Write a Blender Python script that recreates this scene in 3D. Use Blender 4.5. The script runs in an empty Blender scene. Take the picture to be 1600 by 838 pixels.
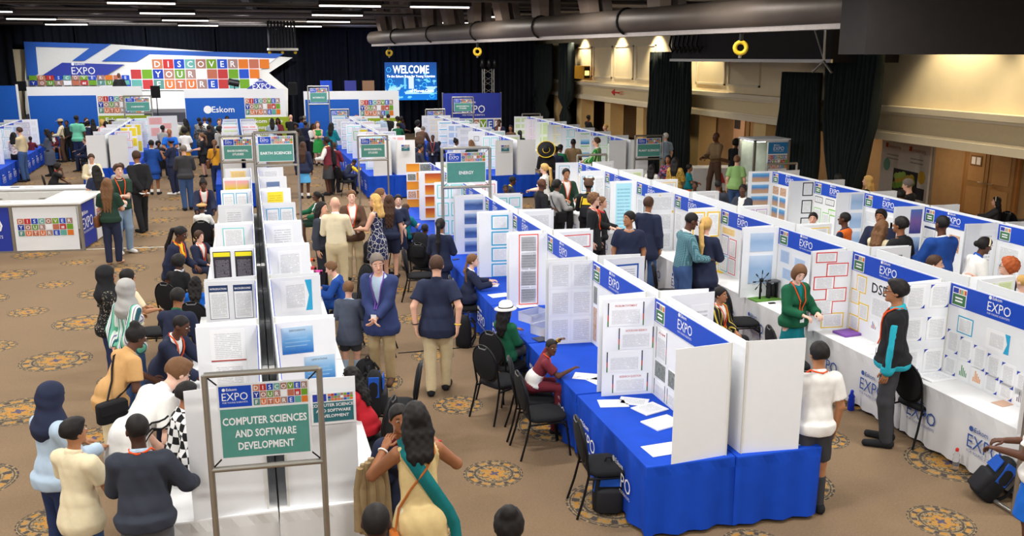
import bpy, math, random
import numpy as np
from math import sin, cos, pi, radians, atan2, atan, sqrt
from mathutils import Vector, Matrix
random.seed(7); RNG = np.random.RandomState(5)
S_ = bpy.context.scene
COL = S_.collection

# ------------------------------------------------------------------ camera
F, H = 1430.0, 4.2
def _cam_axes():
    vx, vy = 437 - 800, -(90 - 419)
    dy = np.array([vx, vy, -F], float); dy /= np.linalg.norm(dy)
    th = atan((419 - 90) / F)
    up = np.array([0, cos(th), sin(th)]); up = up - dy * (up @ dy); up /= np.linalg.norm(up)
    return np.array([np.cross(dy, up), dy, up])
RC = _cam_axes()
cd = bpy.data.cameras.new('camera'); cd.sensor_width = 36; cd.lens = F * 36 / 1600; cd.clip_end = 300
cam = bpy.data.objects.new('camera', cd); COL.objects.link(cam)
m4 = Matrix.Identity(4)
for i in range(3):
    for j in range(3): m4[i][j] = RC[i][j]
m4[2][3] = H
cam.matrix_world = m4
S_.camera = cam
S_.view_settings.view_transform = 'Standard'; S_.view_settings.look = 'None'
S_.view_settings.exposure = 0.02; S_.view_settings.gamma = 1; S_.view_settings.use_curve_mapping = False

# ------------------------------------------------------------------ world and lamps
w = bpy.data.worlds.new('hall_air'); S_.world = w; w.use_nodes = True
w.node_tree.nodes['Background'].inputs[0].default_value = (1.0, .97, .92, 1)
w.node_tree.nodes['Background'].inputs[1].default_value = .72
def area(name, loc, sx, sy, power, color=(1, .97, .92), rot=(0, 0, 0)):
    l = bpy.data.lights.new(name, 'AREA'); l.shape = 'RECTANGLE'; l.size = sx; l.size_y = sy
    l.energy = power; l.color = color
    o = bpy.data.objects.new(name, l); COL.objects.link(o); o.location = loc; o.rotation_euler = rot
    return o
def spot(name, loc, target, power, angle=60, color=(1, .85, .6), blend=.6, r=.08):
    l = bpy.data.lights.new(name, 'SPOT'); l.energy = power; l.spot_size = radians(angle); l.spot_blend = blend
    l.color = color; l.shadow_soft_size = r
    o = bpy.data.objects.new(name, l); COL.objects.link(o); o.location = loc
    o.rotation_euler = (Vector(target) - Vector(loc)).to_track_quat('-Z', 'Y').to_euler()
    return o
LAMP_XY = []
for yy in (1, 6, 11, 16, 21, 27, 33, 39, 45):
    for xx in (-9, -3.5, 2, 7.5):
        dx_ = 9.05 - (yy - 13.3) * .19            # keep clear of the long round beam
        if yy > 12 and abs(xx - dx_) < 1.6: xx = dx_ - 1.9
        LAMP_XY.append((xx, yy))
        if yy > 22: area('added_ceiling_fill', (xx, yy, 5.75), 1.6, .3, 14, rot=(pi, 0, 0))  # added upward fill to bring out the dark ceiling pipes, not a separate fixture
        area('hall_lamp', (xx, yy, 5.58), 1.7, .5, 185)
# downlights washing the cream wall, and lamps inside the side recess
for yy in (14.6, 17.2, 20, 27.5, 29.6, 31.8, 34, 38, 43): spot('wall_wash_lamp', (13.5, yy, 5.35), (14.3, yy, 3.2), 330, 100, (1, .86, .6))
for yy in (13, 17, 21, 25, 29, 33, 37, 42): area('recess_lamp', (16.2, yy, 2.26), .5, .5, 26, (1, .80, .55))
# stage lamps
for px in (-8.2, -6.3, -4.6, -2.6, -.9): spot('stage_lamp', (px, 48.4, .9), (px, 50, 3.2), 800, 75, (.62, .6, 1))
spot('stage_key_lamp', (-7, 40, 5.4), (-8, 50, 3.6), 2600, 50, (.9, .93, 1))
spot('stage_key_lamp', (-1, 40, 5.4), (-3, 50, 3.6), 2600, 50, (.9, .93, 1))
spot('curtain_lamp', (3.5, 46, 5.3), (4.5, 51.8, 3.0), 260, 80, (.4, .55, 1))

# ------------------------------------------------------------------ pixel helpers
def ray(u, v): return RC @ np.array([u - 800., -(v - 419.), -F])
def at(u, v, z=0.):
    d = ray(u, v); t = (z - H) / d[2]; return np.array([d[0] * t, d[1] * t, z])
def onY(u, v, Y):
    d = ray(u, v); t = Y / d[1]; return np.array([d[0] * t, Y, H + d[2] * t])
def onX(u, v, X):
    d = ray(u, v); t = X / d[0]; return np.array([X, d[1] * t, H + d[2] * t])
def px(p):
    c = RC.T @ (np.array(p, float) - [0, 0, H]); return 800 - F * c[0] / c[2], 419 + F * c[1] / c[2]

# ------------------------------------------------------------------ materials
def lin(c):
    return tuple((x / 255 / 12.92) if x / 255 <= .04045 else ((x / 255 + .055) / 1.055) ** 2.4 for x in c[:3]) + (1,)
MATS = {}
class N:
    """a socket with arithmetic"""
    def __init__(s, nt, k): s.nt = nt; s.k = k
    def op(s, o, *a):
        n = s.nt.nodes.new('ShaderNodeMath'); n.operation = o
        for i, x in enumerate((s,) + a):
            if isinstance(x, N): s.nt.links.new(x.k, n.inputs[i])
            else: n.inputs[i].default_value = x
        return N(s.nt, n.outputs[0])
    def __add__(s, o): return s.op('ADD', o)
    def __sub__(s, o): return s.op('SUBTRACT', o)
    def __mul__(s, o): return s.op('MULTIPLY', o)
    def __truediv__(s, o): return s.op('DIVIDE', o)
    def lt(s, o): return s.op('LESS_THAN', o)
    def gt(s, o): return s.op('GREATER_THAN', o)
    def fl(s): return s.op('FLOOR')
    def fr(s): return s.op('FRACT')
    def ab(s): return s.op('ABSOLUTE')
    def sn(s): return s.op('SINE')
def mix(nt, f, a, b):
    n = nt.nodes.new('ShaderNodeMix'); n.data_type = 'RGBA'
    for i, x in ((0, f), (6, a), (7, b)):
        if isinstance(x, N): nt.links.new(x.k, n.inputs[i])
        else: n.inputs[i].default_value = x
    return N(nt, n.outputs[2])
def coords(nt, kind='Object'):
    t = nt.nodes.new('ShaderNodeTexCoord'); s = nt.nodes.new('ShaderNodeSeparateXYZ')
    nt.links.new(t.outputs[kind], s.inputs[0]); return [N(nt, s.outputs[i]) for i in range(3)] + [t.outputs[kind]]
def noise(nt, vec, scale, detail=2):
    n = nt.nodes.new('ShaderNodeTexNoise'); n.inputs['Scale'].default_value = scale; n.inputs['Detail'].default_value = detail
    if vec is not None: nt.links.new(vec, n.inputs['Vector'])
    return N(nt, n.outputs['Fac'])
def comb(nt, x, y, z=0.):
    n = nt.nodes.new('ShaderNodeCombineXYZ')
    for i, a in enumerate((x, y, z)):
        if isinstance(a, N): nt.links.new(a.k, n.inputs[i])
        else: n.inputs[i].default_value = a
    return n.outputs[0]
def new_mat(name, rough=.7, metal=0):
    m = bpy.data.materials.new(name); m.use_nodes = True
    b = m.node_tree.nodes['Principled BSDF']; b.inputs['Roughness'].default_value = rough; b.inputs['Metallic'].default_value = metal
    b.inputs['Specular IOR Level'].default_value = .3
    MATS[name] = m; return m, m.node_tree, b
def M(name, rgb=None, rough=.7, metal=0, var=.06, scale=14, emit=0, alpha=1):
    if name in MATS: return MATS[name]
    m, nt, b = new_mat(name, rough, metal)
    c = lin(rgb)
    if var:
        x = coords(nt); n = noise(nt, x[3], scale, 3)
        k = mix(nt, n, tuple(v * (1 - var * 2) for v in c[:3]) + (1,), tuple(min(1, v * (1 + var * 2)) for v in c[:3]) + (1,))
        nt.links.new(k.k, b.inputs['Base Color'])
    else: b.inputs['Base Color'].default_value = c
    if emit:
        b.inputs['Emission Color'].default_value = c; b.inputs['Emission Strength'].default_value = emit
    if alpha < 1: b.inputs['Alpha'].default_value = alpha
    return m
def col(rgb, rough=.75):
    return M('c%02x%02x%02x' % tuple(int(x) for x in rgb), rgb, rough, var=0)
def cloth(rgb):
    return M('cloth_%02x%02x%02x' % tuple(int(x) for x in rgb), rgb, .88, var=.04, scale=30)

# ------------------------------------------------------------------ mesh builder
_TXT = {}
def text_geo(s, bold=0):
    k = (s, bold)
    if k in _TXT: return _TXT[k]
    cu = bpy.data.curves.new('t', 'FONT'); cu.body = s; cu.offset = bold; cu.resolution_u = 2
    o = bpy.data.objects.new('t', cu); me = bpy.data.meshes.new_from_object(o)
    v = np.array([x.co[:2] for x in me.vertices]) if len(me.vertices) else np.zeros((0, 2))
    f = [tuple(p.vertices) for p in me.polygons]
    bpy.data.objects.remove(o); bpy.data.curves.remove(cu); bpy.data.meshes.remove(me)
    _TXT[k] = (v, f); return _TXT[k]
def unit(v): v = np.array(v, float); return v / (np.linalg.norm(v) + 1e-12)
class MB:
    def __init__(s): s.v = []; s.f = []; s.m = []; s.mats = []; s.uv = {}; s.sm = []
    def mi(s, mat):
        if mat not in s.mats: s.mats.append(mat)
        return s.mats.index(mat)
    def add(s, vs, fs, mat, smooth=False):
        b = len(s.v); s.v += [tuple(map(float, p)) for p in vs]; k = s.mi(mat)
        for f in fs: s.f.append(tuple(int(i) + b for i in f)); s.m.append(k); s.sm.append(smooth)
        return s
    def quad(s, a, b, c, d, mat, uv=False):
        s.add([a, b, c, d], [(0, 1, 2, 3)], mat)
        if uv: s.uv[len(s.f) - 1] = ((0, 0), (1, 0), (1, 1), (0, 1))
        return s
    def box(s, lo, hi, mat):
        x0, y0, z0 = lo; x1, y1, z1 = hi
        return s.add([(x0, y0, z0), (x1, y0, z0), (x1, y1, z0), (x0, y1, z0), (x0, y0, z1), (x1, y0, z1), (x1, y1, z1), (x0, y1, z1)],
                     [(0, 3, 2, 1), (4, 5, 6, 7), (0, 1, 5, 4), (1, 2, 6, 5), (2, 3, 7, 6), (3, 0, 4, 7)], mat)
    def obox(s, o, ex, ey, ez, mat):
        o, ex, ey, ez = (np.array(q, float) for q in (o, ex, ey, ez))
        p = [o, o + ex, o + ex + ey, o + ey]; p += [q + ez for q in p]
        return s.add(p, [(0, 3, 2, 1), (4, 5, 6, 7), (0, 1, 5, 4), (1, 2, 6, 5), (2, 3, 7, 6), (3, 0, 4, 7)], mat)
    def prism(s, pts, ext, mat):
        pts = [np.array(p, float) for p in pts]; n = len(pts); e = np.array(ext, float)
        return s.add(pts + [p + e for p in pts], [tuple(range(n - 1, -1, -1)), tuple(range(n, 2 * n))] + [(i, (i + 1) % n, (i + 1) % n + n, i + n) for i in range(n)], mat)
    def tube(s, path, r, mat, n=8, closed=False):
        P = [np.array(p, float) for p in path]; R = r if hasattr(r, '__len__') else [r] * len(P)
        vs = []; u = None
        for i, p in enumerate(P):
            if closed: t = unit(P[(i + 1) % len(P)] - P[i - 1])
            else: t = unit(P[min(i + 1, len(P) - 1)] - P[max(i - 1, 0)])
            if u is None: u = unit(np.cross(t, (0, 0, 1) if abs(t[2]) < .9 else (1, 0, 0)))
            else: u = unit(u - t * (u @ t))
            w = np.cross(t, u)
            vs += [p + R[i] * (cos(2 * pi * k / n) * u + sin(2 * pi * k / n) * w) for k in range(n)]
        fs = []
        L = len(P)
        for i in range(L if closed else L - 1):
            j = (i + 1) % L
            fs += [(i * n + k, i * n + (k + 1) % n, j * n + (k + 1) % n, j * n + k) for k in range(n)]
        s.add(vs, fs, mat, True)
        if not closed: s.add(vs[:n], [tuple(range(n - 1, -1, -1))], mat); s.add(vs[-n:], [tuple(range(n))], mat)
        return s
    def lathe(s, prof, mat, c=(0, 0, 0), n=20, smooth=True):
        c = np.array(c, float); vs = []
        for r, z in prof: vs += [c + (r * cos(2 * pi * k / n), r * sin(2 * pi * k / n), z) for k in range(n)]
        L = len(prof)
        s.add(vs, [(i * n + k, i * n + (k + 1) % n, (i + 1) * n + (k + 1) % n, (i + 1) * n + k) for i in range(L - 1) for k in range(n)], mat, smooth)
        s.add(vs[:n], [tuple(range(n - 1, -1, -1))], mat); s.add(vs[-n:], [tuple(range(n))], mat)
        return s
    def ball(s, c, r, mat, n=10, m=7):
        c = np.array(c, float); r = np.array(r if hasattr(r, '__len__') else (r, r, r), float); vs = []
        for i in range(m + 1):
            a = pi * i / m
            vs += [c + r * (sin(a) * cos(2 * pi * k / n), sin(a) * sin(2 * pi * k / n), cos(a)) for k in range(n)]
        return s.add(vs, [(i * n + k, (i + 1) * n + k, (i + 1) * n + (k + 1) % n, i * n + (k + 1) % n) for i in range(m) for k in range(n)], mat, True)
    def text(s, txt, o, ex, ey, h, mat, align='l', bold=0, width=None):
        v, f = text_geo(txt, bold)
        if not len(v): return s
        ex, ey, o = unit(ex), unit(ey), np.array(o, float); k = h / .72
        kx = k; x0 = v[:, 0].min(); wd = (v[:, 0].max() - x0)
        if width: kx = width / wd
        sh = -x0 * kx - {'l': 0, 'c': wd * kx / 2, 'r': wd * kx}[align]
        return s.add([o + ex * (x * kx + sh) + ey * (y * k) for x, y in v], f, mat)
    def build(s, name, parent=None, off=None):
        me = bpy.data.meshes.new(name)
        V = np.array(s.v, float) if s.v else np.zeros((0, 3))
        if off is not None: V = V - np.array(off, float)
        me.from_pydata([tuple(p) for p in V], [], s.f)
        for m in s.mats: me.materials.append(m)
        me.polygons.foreach_set('material_index', s.m); me.polygons.foreach_set('use_smooth', s.sm)
        if s.uv:
            ul = me.uv_layers.new(name='UVMap')
            for fi, q in s.uv.items():
                for li, c in zip(me.polygons[fi].loop_indices, q): ul.data[li].uv = c
        me.update()
        return link(name, me, parent)
def link(name, me, parent=None):
    o = bpy.data.objects.new(name, me); COL.objects.link(o)
    if parent is not None: o.parent = parent
    return o
def tag(o, label=None, cat=None, group=None, kind=None):
    if label: o['label'] = label
    if cat: o['category'] = cat
    if group: o['group'] = group
    if kind: o['kind'] = kind
    return o
def thing(name, label, cat, loc=(0, 0, 0), rz=0, group=None):
    o = bpy.data.objects.new(name, None); COL.objects.link(o); o.location = tuple(map(float, loc)); o.rotation_euler = (0, 0, rz)
    o.empty_display_size = .1
    return tag(o, label, cat, group)
def struct(name, mb): return tag(mb.build(name), kind='structure')
def dup(root, loc, rz, label=None, group=None):
    r = root.copy(); COL.objects.link(r); r.location = tuple(map(float, loc)); r.rotation_euler = (0, 0, rz)
    if label: r['label'] = label
    if group: r['group'] = group
    for ch in list(root.children):
        c = ch.copy(); COL.objects.link(c); c.parent = r
        for g in list(ch.children):
            d = g.copy(); COL.objects.link(d); d.parent = c
    return r
ORD = 'nearest second third fourth fifth sixth seventh eighth ninth tenth eleventh twelfth'.split()
X, Y, Z = np.eye(3)

# shared materials
WHITE = M('white_board', (236, 238, 242), .55, var=.01)
PAPER = M('white_paper', (242, 243, 245), .8, var=0)
BLUE = M('expo_blue', (20, 72, 190), .5, var=.03)
NAVYB = M('banner_blue', (44, 60, 160), .55, var=.03)
BLUECLOTH = M('blue_tablecloth', (10, 70, 190), .85, var=.08, scale=6)
WHITECLOTH = M('white_tablecloth', (228, 228, 228), .85, var=.03, scale=6)
TEAL = M('sign_teal', (84, 150, 140), .6, var=.05)
ALU = M('brushed_aluminium', (172, 168, 160), .38, .85, var=.05)
BLACK = M('black_fabric', (26, 26, 29), .9, var=.15, scale=40)
BLACKM = M('black_metal', (22, 22, 24), .4, .3, var=.05)
DRAPE = M('black_green_drape', (24, 32, 32), .9, var=.15, scale=9)
DARKW = M('dark_paint', (34, 30, 29), .8, var=.12, scale=5)
CREAM = M('cream_wall_paint', (226, 208, 170), .8, var=.03, scale=3)
CREAM2 = M('cream_moulding', (216, 202, 174), .7, var=.03, scale=3)
BROWNW = M('tan_wallpaper', (158, 128, 92), .85, var=.08, scale=5)
WTXT = M('white_print', (244, 244, 248), .6, var=0)
DTXT = M('dark_print', (40, 42, 50), .7, var=0)
TILEC = {'D': (196, 120, 80), 'I': (190, 50, 50), 'S': (30, 70, 180), 'C': (110, 170, 160), 'O': (170, 120, 100), 'V': (120, 160, 40),
         'E': (40, 80, 190), 'R': (165, 130, 120), 'Y': (30, 60, 160), 'U': (110, 150, 60), 'F': (90, 140, 130), 'T': (190, 110, 80),
         'o': (220, 120, 40), 'g': (110, 160, 40), 'r': (190, 60, 60), 'w': (240, 240, 244), 't': (100, 170, 160), 'b': (190, 110, 85)}
def tiles(mb, o, ex, ey, w, h, letters=True, rows=('DISCOVER', 'YOURwbrg', 'FUTUREto')):
    """the DISCOVER YOUR FUTURE tile grid: one quad per tile with its letter"""
    o = np.array(o, float); ex, ey = unit(ex), unit(ey); nz = np.cross(ex, ey)
    tw = w / 8; th = h / len(rows)
    for r, row in enumerate(rows):
        for c, ch in enumerate(row):
            p = o + ex * (c * tw) + ey * (h - (r + 1) * th) + nz * .002
            k = TILEC.get(ch, (200, 200, 200)) if not (r == 2 and ch == 'U') else (214, 116, 60)
            mb.quad(p + ex * tw * .05 + ey * th * .05, p + ex * tw * .95 + ey * th * .05, p + ex * tw * .95 + ey * th * .95, p + ex * tw * .05 + ey * th * .95, col(k))
            if letters and ch.isupper():
                mb.text(ch, p + ex * tw * .5 + ey * th * .2 + nz * .002, ex, ey, th * .6, WTXT, 'c', .01)
            elif letters and ch == 'r':
                for q in (.38, .6):
                    a = p + ex * tw * q + ey * th * .2 + nz * .002
                    mb.quad(a - ex * tw * .1, a + ex * tw * .06, a + ex * tw * .06 + ey * th * .45, a - ex * tw * .1 + ey * th * .35, WTXT)
    return mb
def expo_logo(mb, o, ex, ey, h, mat, small=True, mark=True):
    """Eskom / EXPO / FOR YOUNG SCIENTISTS, o = centre of the EXPO word's foot"""
    o = np.array(o, float); ex, ey = unit(ex), unit(ey)
    mb.text('EXPO', o, ex, ey, h, mat, 'c', .0, width=h * 3.0)
    if mark:
        mb.text('Eskom', o - ex * h * .95 + ey * h * 1.22, ex, ey, h * .34, mat, 'l', .01)
        c = o - ex * h * 1.25 + ey * h * 1.36
        mb.add([c + ex * h * .2 * cos(a) + ey * h * .2 * sin(a) for a in np.linspace(0, 2 * pi, 12)[:-1]], [tuple(range(11))], mat)
    if small: mb.text('FOR YOUNG SCIENTISTS', o - ey * h * .36, ex, ey, h * .2, mat, 'c', 0, width=h * 2.9)
    return mb
# ================================================================== THE HALL
def floor_material():
    m, nt, b = new_mat('patterned_carpet', .95)
    x, y, z, vec = coords(nt)
    n1 = noise(nt, vec, 55, 3); n2 = noise(nt, vec, 9, 4); n3 = noise(nt, vec, 1.1, 2)
    base = mix(nt, n1, lin((92, 74, 56)), lin((152, 126, 98)))
    base = mix(nt, n2 * .55, base, lin((114, 93, 71)))
    base = mix(nt, n3 * .35, base, lin((136, 113, 86)))
    right = x.gt(1.93)
    cx = (x - 1.93) / (right * -.10 + 1.05)           # column coordinate
    col_ = (cx + .5).fl()
    odd = (col_ / 2).fr().gt(.25)
    fx = (cx - col_) * 1.02
    yy = (y - 8.55 - odd * 1.07) / 1.98
    row = (yy + .5).fl()
    fy = (yy - row) * 1.98
    R = odd * .155 + .315
    r = ((fx * fx + fy * fy).op('SQRT')) / R
    a = fy.op('ARCTAN2', fx)
    nz = noise(nt, vec, 26, 3)
    nb = noise(nt, vec, 44, 2)
    cream = lin((154, 132, 96)); dark = lin((58, 55, 57)); gold = lin((186, 130, 46)); grn = lin((92, 82, 62))
    def ring(lo, hi): return r.gt(lo) * r.lt(hi)
    seg = (a * 11).sn().gt(-.25)
    c = mix(nt, nz.gt(.53), cream, grn)
    c = mix(nt, ring(0, .62) * nb.gt(.56), c, dark)
    fl = r.lt((a * 6).sn() * .06 + .36) * nb.gt(.44)
    c = mix(nt, fl, c, gold)
    c = mix(nt, r.lt((a * 4).sn() * .05 + .13), c, lin((70, 70, 100)))
    c = mix(nt, ring(.42, .5) * (a * 8 + 1.).sn().gt(.35), c, gold)
    c = mix(nt, ring(.60, .655), c, dark)
    c = mix(nt, ring(.72, .85) * seg * nz.gt(.47), c, gold)
    c = mix(nt, ring(.70, .87) * (a * 11).sn().lt(-.6), c, dark)
    c = mix(nt, ring(.895, .925), c, dark)
    c = mix(nt, ring(.955, 1.0) * ((a * 26).sn().gt(-.6)), c, dark)
    base = mix(nt, r.lt(1.0), base, c)
    base = mix(nt, r.lt(1.0) * n1 * .4, base, lin((110, 90, 68)))
    nt.links.new(base.k, b.inputs['Base Color'])
    return m
mb = MB(); mb.box((-17, -4, -.1), (22, 56, 0), floor_material()); struct('floor', mb)
CEIL = M('black_ceiling', (16, 15, 16), .9, var=.1)
mb = MB(); mb.box((-17, -4, 6.6), (22, 56, 6.7), CEIL); struct('ceiling', mb)
mb = MB(); mb.box((-17.2, -4, 0), (-17, 56, 6.6), CEIL); struct('wall_left', mb)
mb = MB(); mb.box((-17, 55.8, 0), (22, 56, 6.6), CEIL); struct('wall_back', mb)
# right side: recess with tan wall, soffit band with mouldings, cream wall above
mb = MB()
mb.box((17.6, -4, 0), (17.8, 56, 2.3), BROWNW)
for y0 in np.arange(2, 54, 3.4): mb.box((17.56, y0, 0), (17.6, y0 + .9, 2.3), M('tan_panel', (140, 110, 74), .8, var=.06)); 
mb.box((17.55, -4, 0), (17.6, 56, .14), M('dark_skirting', (70, 46, 28), .6))
struct('wall_recess', mb)
mb = MB(); mb.box((14.12, -4, 2.3), (17.8, 56, 2.42), M('recess_soffit', (196, 172, 130), .8)); struct('ceiling_recess', mb)
mb = MB()
mb.box((14.25, -4, 2.95), (14.5, 56, 6.6), CREAM)
struct('wall_right', mb)
mb = MB(); mb.box((14.1, -4, 2.42), (14.45, 56, 2.95), M('soffit_band', (212, 192, 152), .8, var=.03)); struct('trim_1', mb)
mb = MB(); mb.box((13.98, -4, 2.27), (14.45, 56, 2.45), CREAM2); mb.box((14.04, -4, 2.45), (14.45, 56, 2.5), CREAM2); struct('trim_2', mb)
mb = MB(); mb.box((13.94, -4, 2.95), (14.45, 56, 3.08), CREAM2); mb.box((14.03, -4, 2.88), (14.45, 56, 2.95), CREAM2); struct('trim_3', mb)
k = 4
for u0, u1 in ((1025, 995), (990, 961), (957, 928), (925, 900), (1190, 1140), (1135, 1090), (829, 806)):
    y0, y1 = onX(u0, 100, 14.25)[1], onX(u1, 100, 14.25)[1]; mb = MB(); z0, z1 = 3.3, 4.7
    for a0, a1, b0, b1 in ((y0, y1, z0, z0 + .06), (y0, y1, z1 - .06, z1), (y0, y0 + .06, z0, z1), (y1 - .06, y1, z0, z1)):
        mb.box((14.2, a0, b0), (14.26, a1, b1), CREAM2)
    struct('trim_%d' % k, mb); k += 1
for y0 in (8.6, 11.9, 25.2, 29.8, 35.0, 38.9, 43.0, 47):
    mb = MB(); mb.box((14.12, y0, 0), (14.75, y0 + .75, 2.3), M('column_paint', (206, 176, 122), .8, var=.04)); mb.box((14.08, y0 - .04, 0), (14.79, y0 + .79, .22), M('dark_skirting', None))
    struct('column_%d' % int(y0), mb)
WOODD = M('tan_door', (146, 110, 70), .55, var=.12, scale=4)
def hall_door(n, yc, sign=None):
    d = thing('door_%d' % n, None, None, (17.55, yc, 0)); d['kind'] = 'structure'
    mb = MB(); mb.box((-.06, -.95, 0), (.02, .95, 2.12), M('door_casing', (146, 100, 52), .6)); mb.build('casing', d)
    for s in (-1, 1):
        mb = MB(); a, b_ = sorted((s * .02, s * .84)); mb.box((-.09, a, .02), (-.05, b_, 2.03), WOODD)
        for z0, z1 in ((.2, .9), (1.05, 1.9)):
            mb.box((-.105, a + .12, z0), (-.085, b_ - .12, z1), M('door_moulding', (164, 126, 82), .55))
        mb.build('door_leaf', d)
        mb = MB(); mb.tube([(-.1, s * .1, 1.05), (-.17, s * .1, 1.05), (-.17, s * .26, 1.05)], .014, ALU); mb.build('door_handle', d)
    if sign:
        mb = MB(); mb.box((-.12, .25, 1.45), (-.1, .65, 1.72), M('brown_plate', (120, 84, 44), .5)); mb.box((-.125, .29, 1.49), (-.12, .43, 1.68), WHITE); mb.box((-.125, .47, 1.49), (-.12, .61, 1.68), WHITE); mb.build('door_sign', d)
hall_door(1, onX(1548, 300, 17.5)[1] + .1, 1); hall_door(2, onX(1005, 190, 17.5)[1]); hall_door(3, onX(905, 180, 17.5)[1])
# ceiling grid of pipes
def pipe(name, a, b_, r, mat): return tag(MB().tube([a, b_], r, mat, 6).build(name), kind='structure')
PIPE = M('grey_pipe', (176, 168, 160), .5, .4)
PIPED = M('dark_pipe', (84, 78, 74), .6, .3)
for i, yy in enumerate(np.arange(20.5, 54, 1.55)):
    pipe('ceiling_pipe', (-16.5, yy, 5.72 + .12 * (i % 3)), (13, yy + .4 * (i % 2), 5.72 + .12 * (i % 3)), .035 + .02 * (i % 2), PIPE if i % 3 else PIPED)
for xx in (-13, -9, -5, -1, 3, 6.5):
    mb = MB(); mb.box((xx - .12, 18, 6.0), (xx + .12, 55.5, 6.35), PIPED); struct('ceiling_beam', mb)
for i, (xx, yy) in enumerate(LAMP_XY):
    t = thing('ceiling_light', 'strip light among the dark ceiling pipes', 'light', (xx, yy, 5.6), 0, 'strip lights in the ceiling grid')
    mb = MB(); mb.box((-.87, -.27, .03), (.87, .27, .14), DARKW); mb.build('housing', t)
    mb = MB(); mb.box((-.85, -.03, -.01), (.85, .03, .028), M('lamp_glow', (255, 246, 235), .5, var=0, emit=5)); mb.build('diffuser', t)
# ---------------------------------------------------------------- drapes
def drape(name, label, pts, z0, z1, folds=9, amp=.09, wtop=1., wmid=1., wbot=1., th=.05, mat=DRAPE, kind=None, knot=None, cat='curtain', group=None):
    """gathered curtain hung along the plan polyline pts"""
    pts = [np.array(p, float) for p in pts]; seg = [np.linalg.norm(pts[i + 1] - pts[i]) for i in range(len(pts) - 1)]; L = sum(seg)
    def P(t):
        d = t * L
        for i, s in enumerate(seg):
            if d <= s or i == len(seg) - 1:
                e = (pts[i + 1] - pts[i]) / s; return pts[i] + e * d, np.array((-e[1], e[0]))
            d -= s
    n = max(8, folds * 8); zs = np.linspace(z0, z1, 12); mid = P(.5)[0]
    rng = np.random.RandomState(len(label)); ph = np.cumsum(rng.uniform(.6, 1.4, n + 1)); ph = ph / ph[-1] * 2 * pi * folds
    V = []
    for side in (0, 1):
        for z in zs:
            q = (z - z0) / (z1 - z0)
            wk = wbot + (wmid - wbot) * min(1, q * 2) if q < .5 else wmid + (wtop - wmid) * (q - .5) * 2
            if knot: wk = max(.22, wk * (1 - knot[1] * math.exp(-((z - knot[0]) / .25) ** 2)))
            for i in range(n + 1):
                p, nn = P(i / n)
                o = sin(ph[i]) * amp * (1 - .2 * q) + .02 * sin(3 * z + i)
                p = mid + (p - mid) * wk + nn * (o * min(1, wk + .3) - side * th)
                V.append((p[0], p[1], z))
    R = len(zs); Wd = n + 1; fs = []
    for s in (0, 1):
        for j in range(R - 1):
            for i in range(n):
                a = s * R * Wd + j * Wd + i; q = (a, a + 1, a + 1 + Wd, a + Wd); fs.append(q if s == 0 else q[::-1])
    for j in range(R - 1):
        for i in (0, n):
            a = j * Wd + i; b_ = a + R * Wd; fs.append((a, a + Wd, b_ + Wd, b_) if i == 0 else (a, b_, b_ + Wd, a + Wd))
    for i in range(n):
        for j in (0, R - 1):
            a = j * Wd + i; b_ = a + R * Wd; fs.append((a, b_, b_ + 1, a + 1) if j == 0 else (a, a + 1, b_ + 1, b_))
    mb = MB(); mb.add(V, fs, mat, True); o = mb.build(name)
    return tag(o, label, cat, group, kind)
BD = M('black_stage_drape', (20, 23, 34), .95, var=.2, scale=3)
x0, x1 = -17, 14
for i in range(9):
    a = x0 + (x1 - x0) * i / 9; b_ = x0 + (x1 - x0) * (i + 1) / 9 - .05
    drape('stage_curtain', 'black pleated curtain along the end of the hall behind the stage', [(a, 52.2), (b_, 52.2)], 0, 5.75, 8, .13, mat=BD, group='black curtains across the end of the hall')
drape('side_curtain', 'black curtain hanging beside the beige wall at the stage', [(onY(-20, 90, 50)[0] - 2.0, 50.4), (onY(18, 90, 50)[0], 50.4)], 0, 5.6, 6, .12, mat=BD)
mb = MB(); a = onY(17, 90, 51)[0]; mb.box((a, 51, 0), (onY(46, 90, 51)[0], 51.2, 4.6), CREAM); struct('wall_stage', mb)
def dX(u0, u1, X_, v=150): return [(X_, onX(u0, v, X_)[1]), (X_, onX(u1, v, X_)[1])]
drape('curtain', 'long black curtain tied in a knot beside the yellow exit box', [(13.6, onX(831, 150, 13.6)[1]), (13.6, onX(863, 150, 13.6)[1])], 0, 4.9, 6, .14, knot=(1.95, .75), wbot=.5)
drape('curtain', 'narrow black curtain knotted low just past the exit box', [(13.7, onX(873, 150, 13.7)[1]), (13.7, onX(897, 150, 13.7)[1])], 0, 4.9, 5, .12, knot=(1.75, .7), wbot=.4)
drape('curtain', 'broad black curtain falling to the floor behind the plant sciences sign', [(13.45, onX(1016, 150, 13.45)[1]), (13.45, onX(1080, 150, 13.45)[1])], 0, 4.4, 14, .13, wtop=.95, wmid=1.)
drape('curtain', 'straight black curtain hanging beside the blue and white lit stand', [(13.5, onX(1216, 190, 13.5)[1]), (13.5, onX(1284, 190, 13.5)[1])], 0, 3.82, 12, .1, wtop=.85, wbot=1.02)
drape('curtain', 'wide black curtain gathered and swept sideways under the ceiling beam', [(13.2, onX(1292, 150, 13.2)[1]), (13.2, onX(1377, 150, 13.2)[1])], .9, 4.75, 13, .15, wtop=1.0, wmid=.95, wbot=.45)
drape('curtain', 'black corner curtain between the hall end and the side wall', [(11.6, 51.3), (13.6, 49.3)], 0, 5.5, 9, .14, mat=BD)
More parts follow.
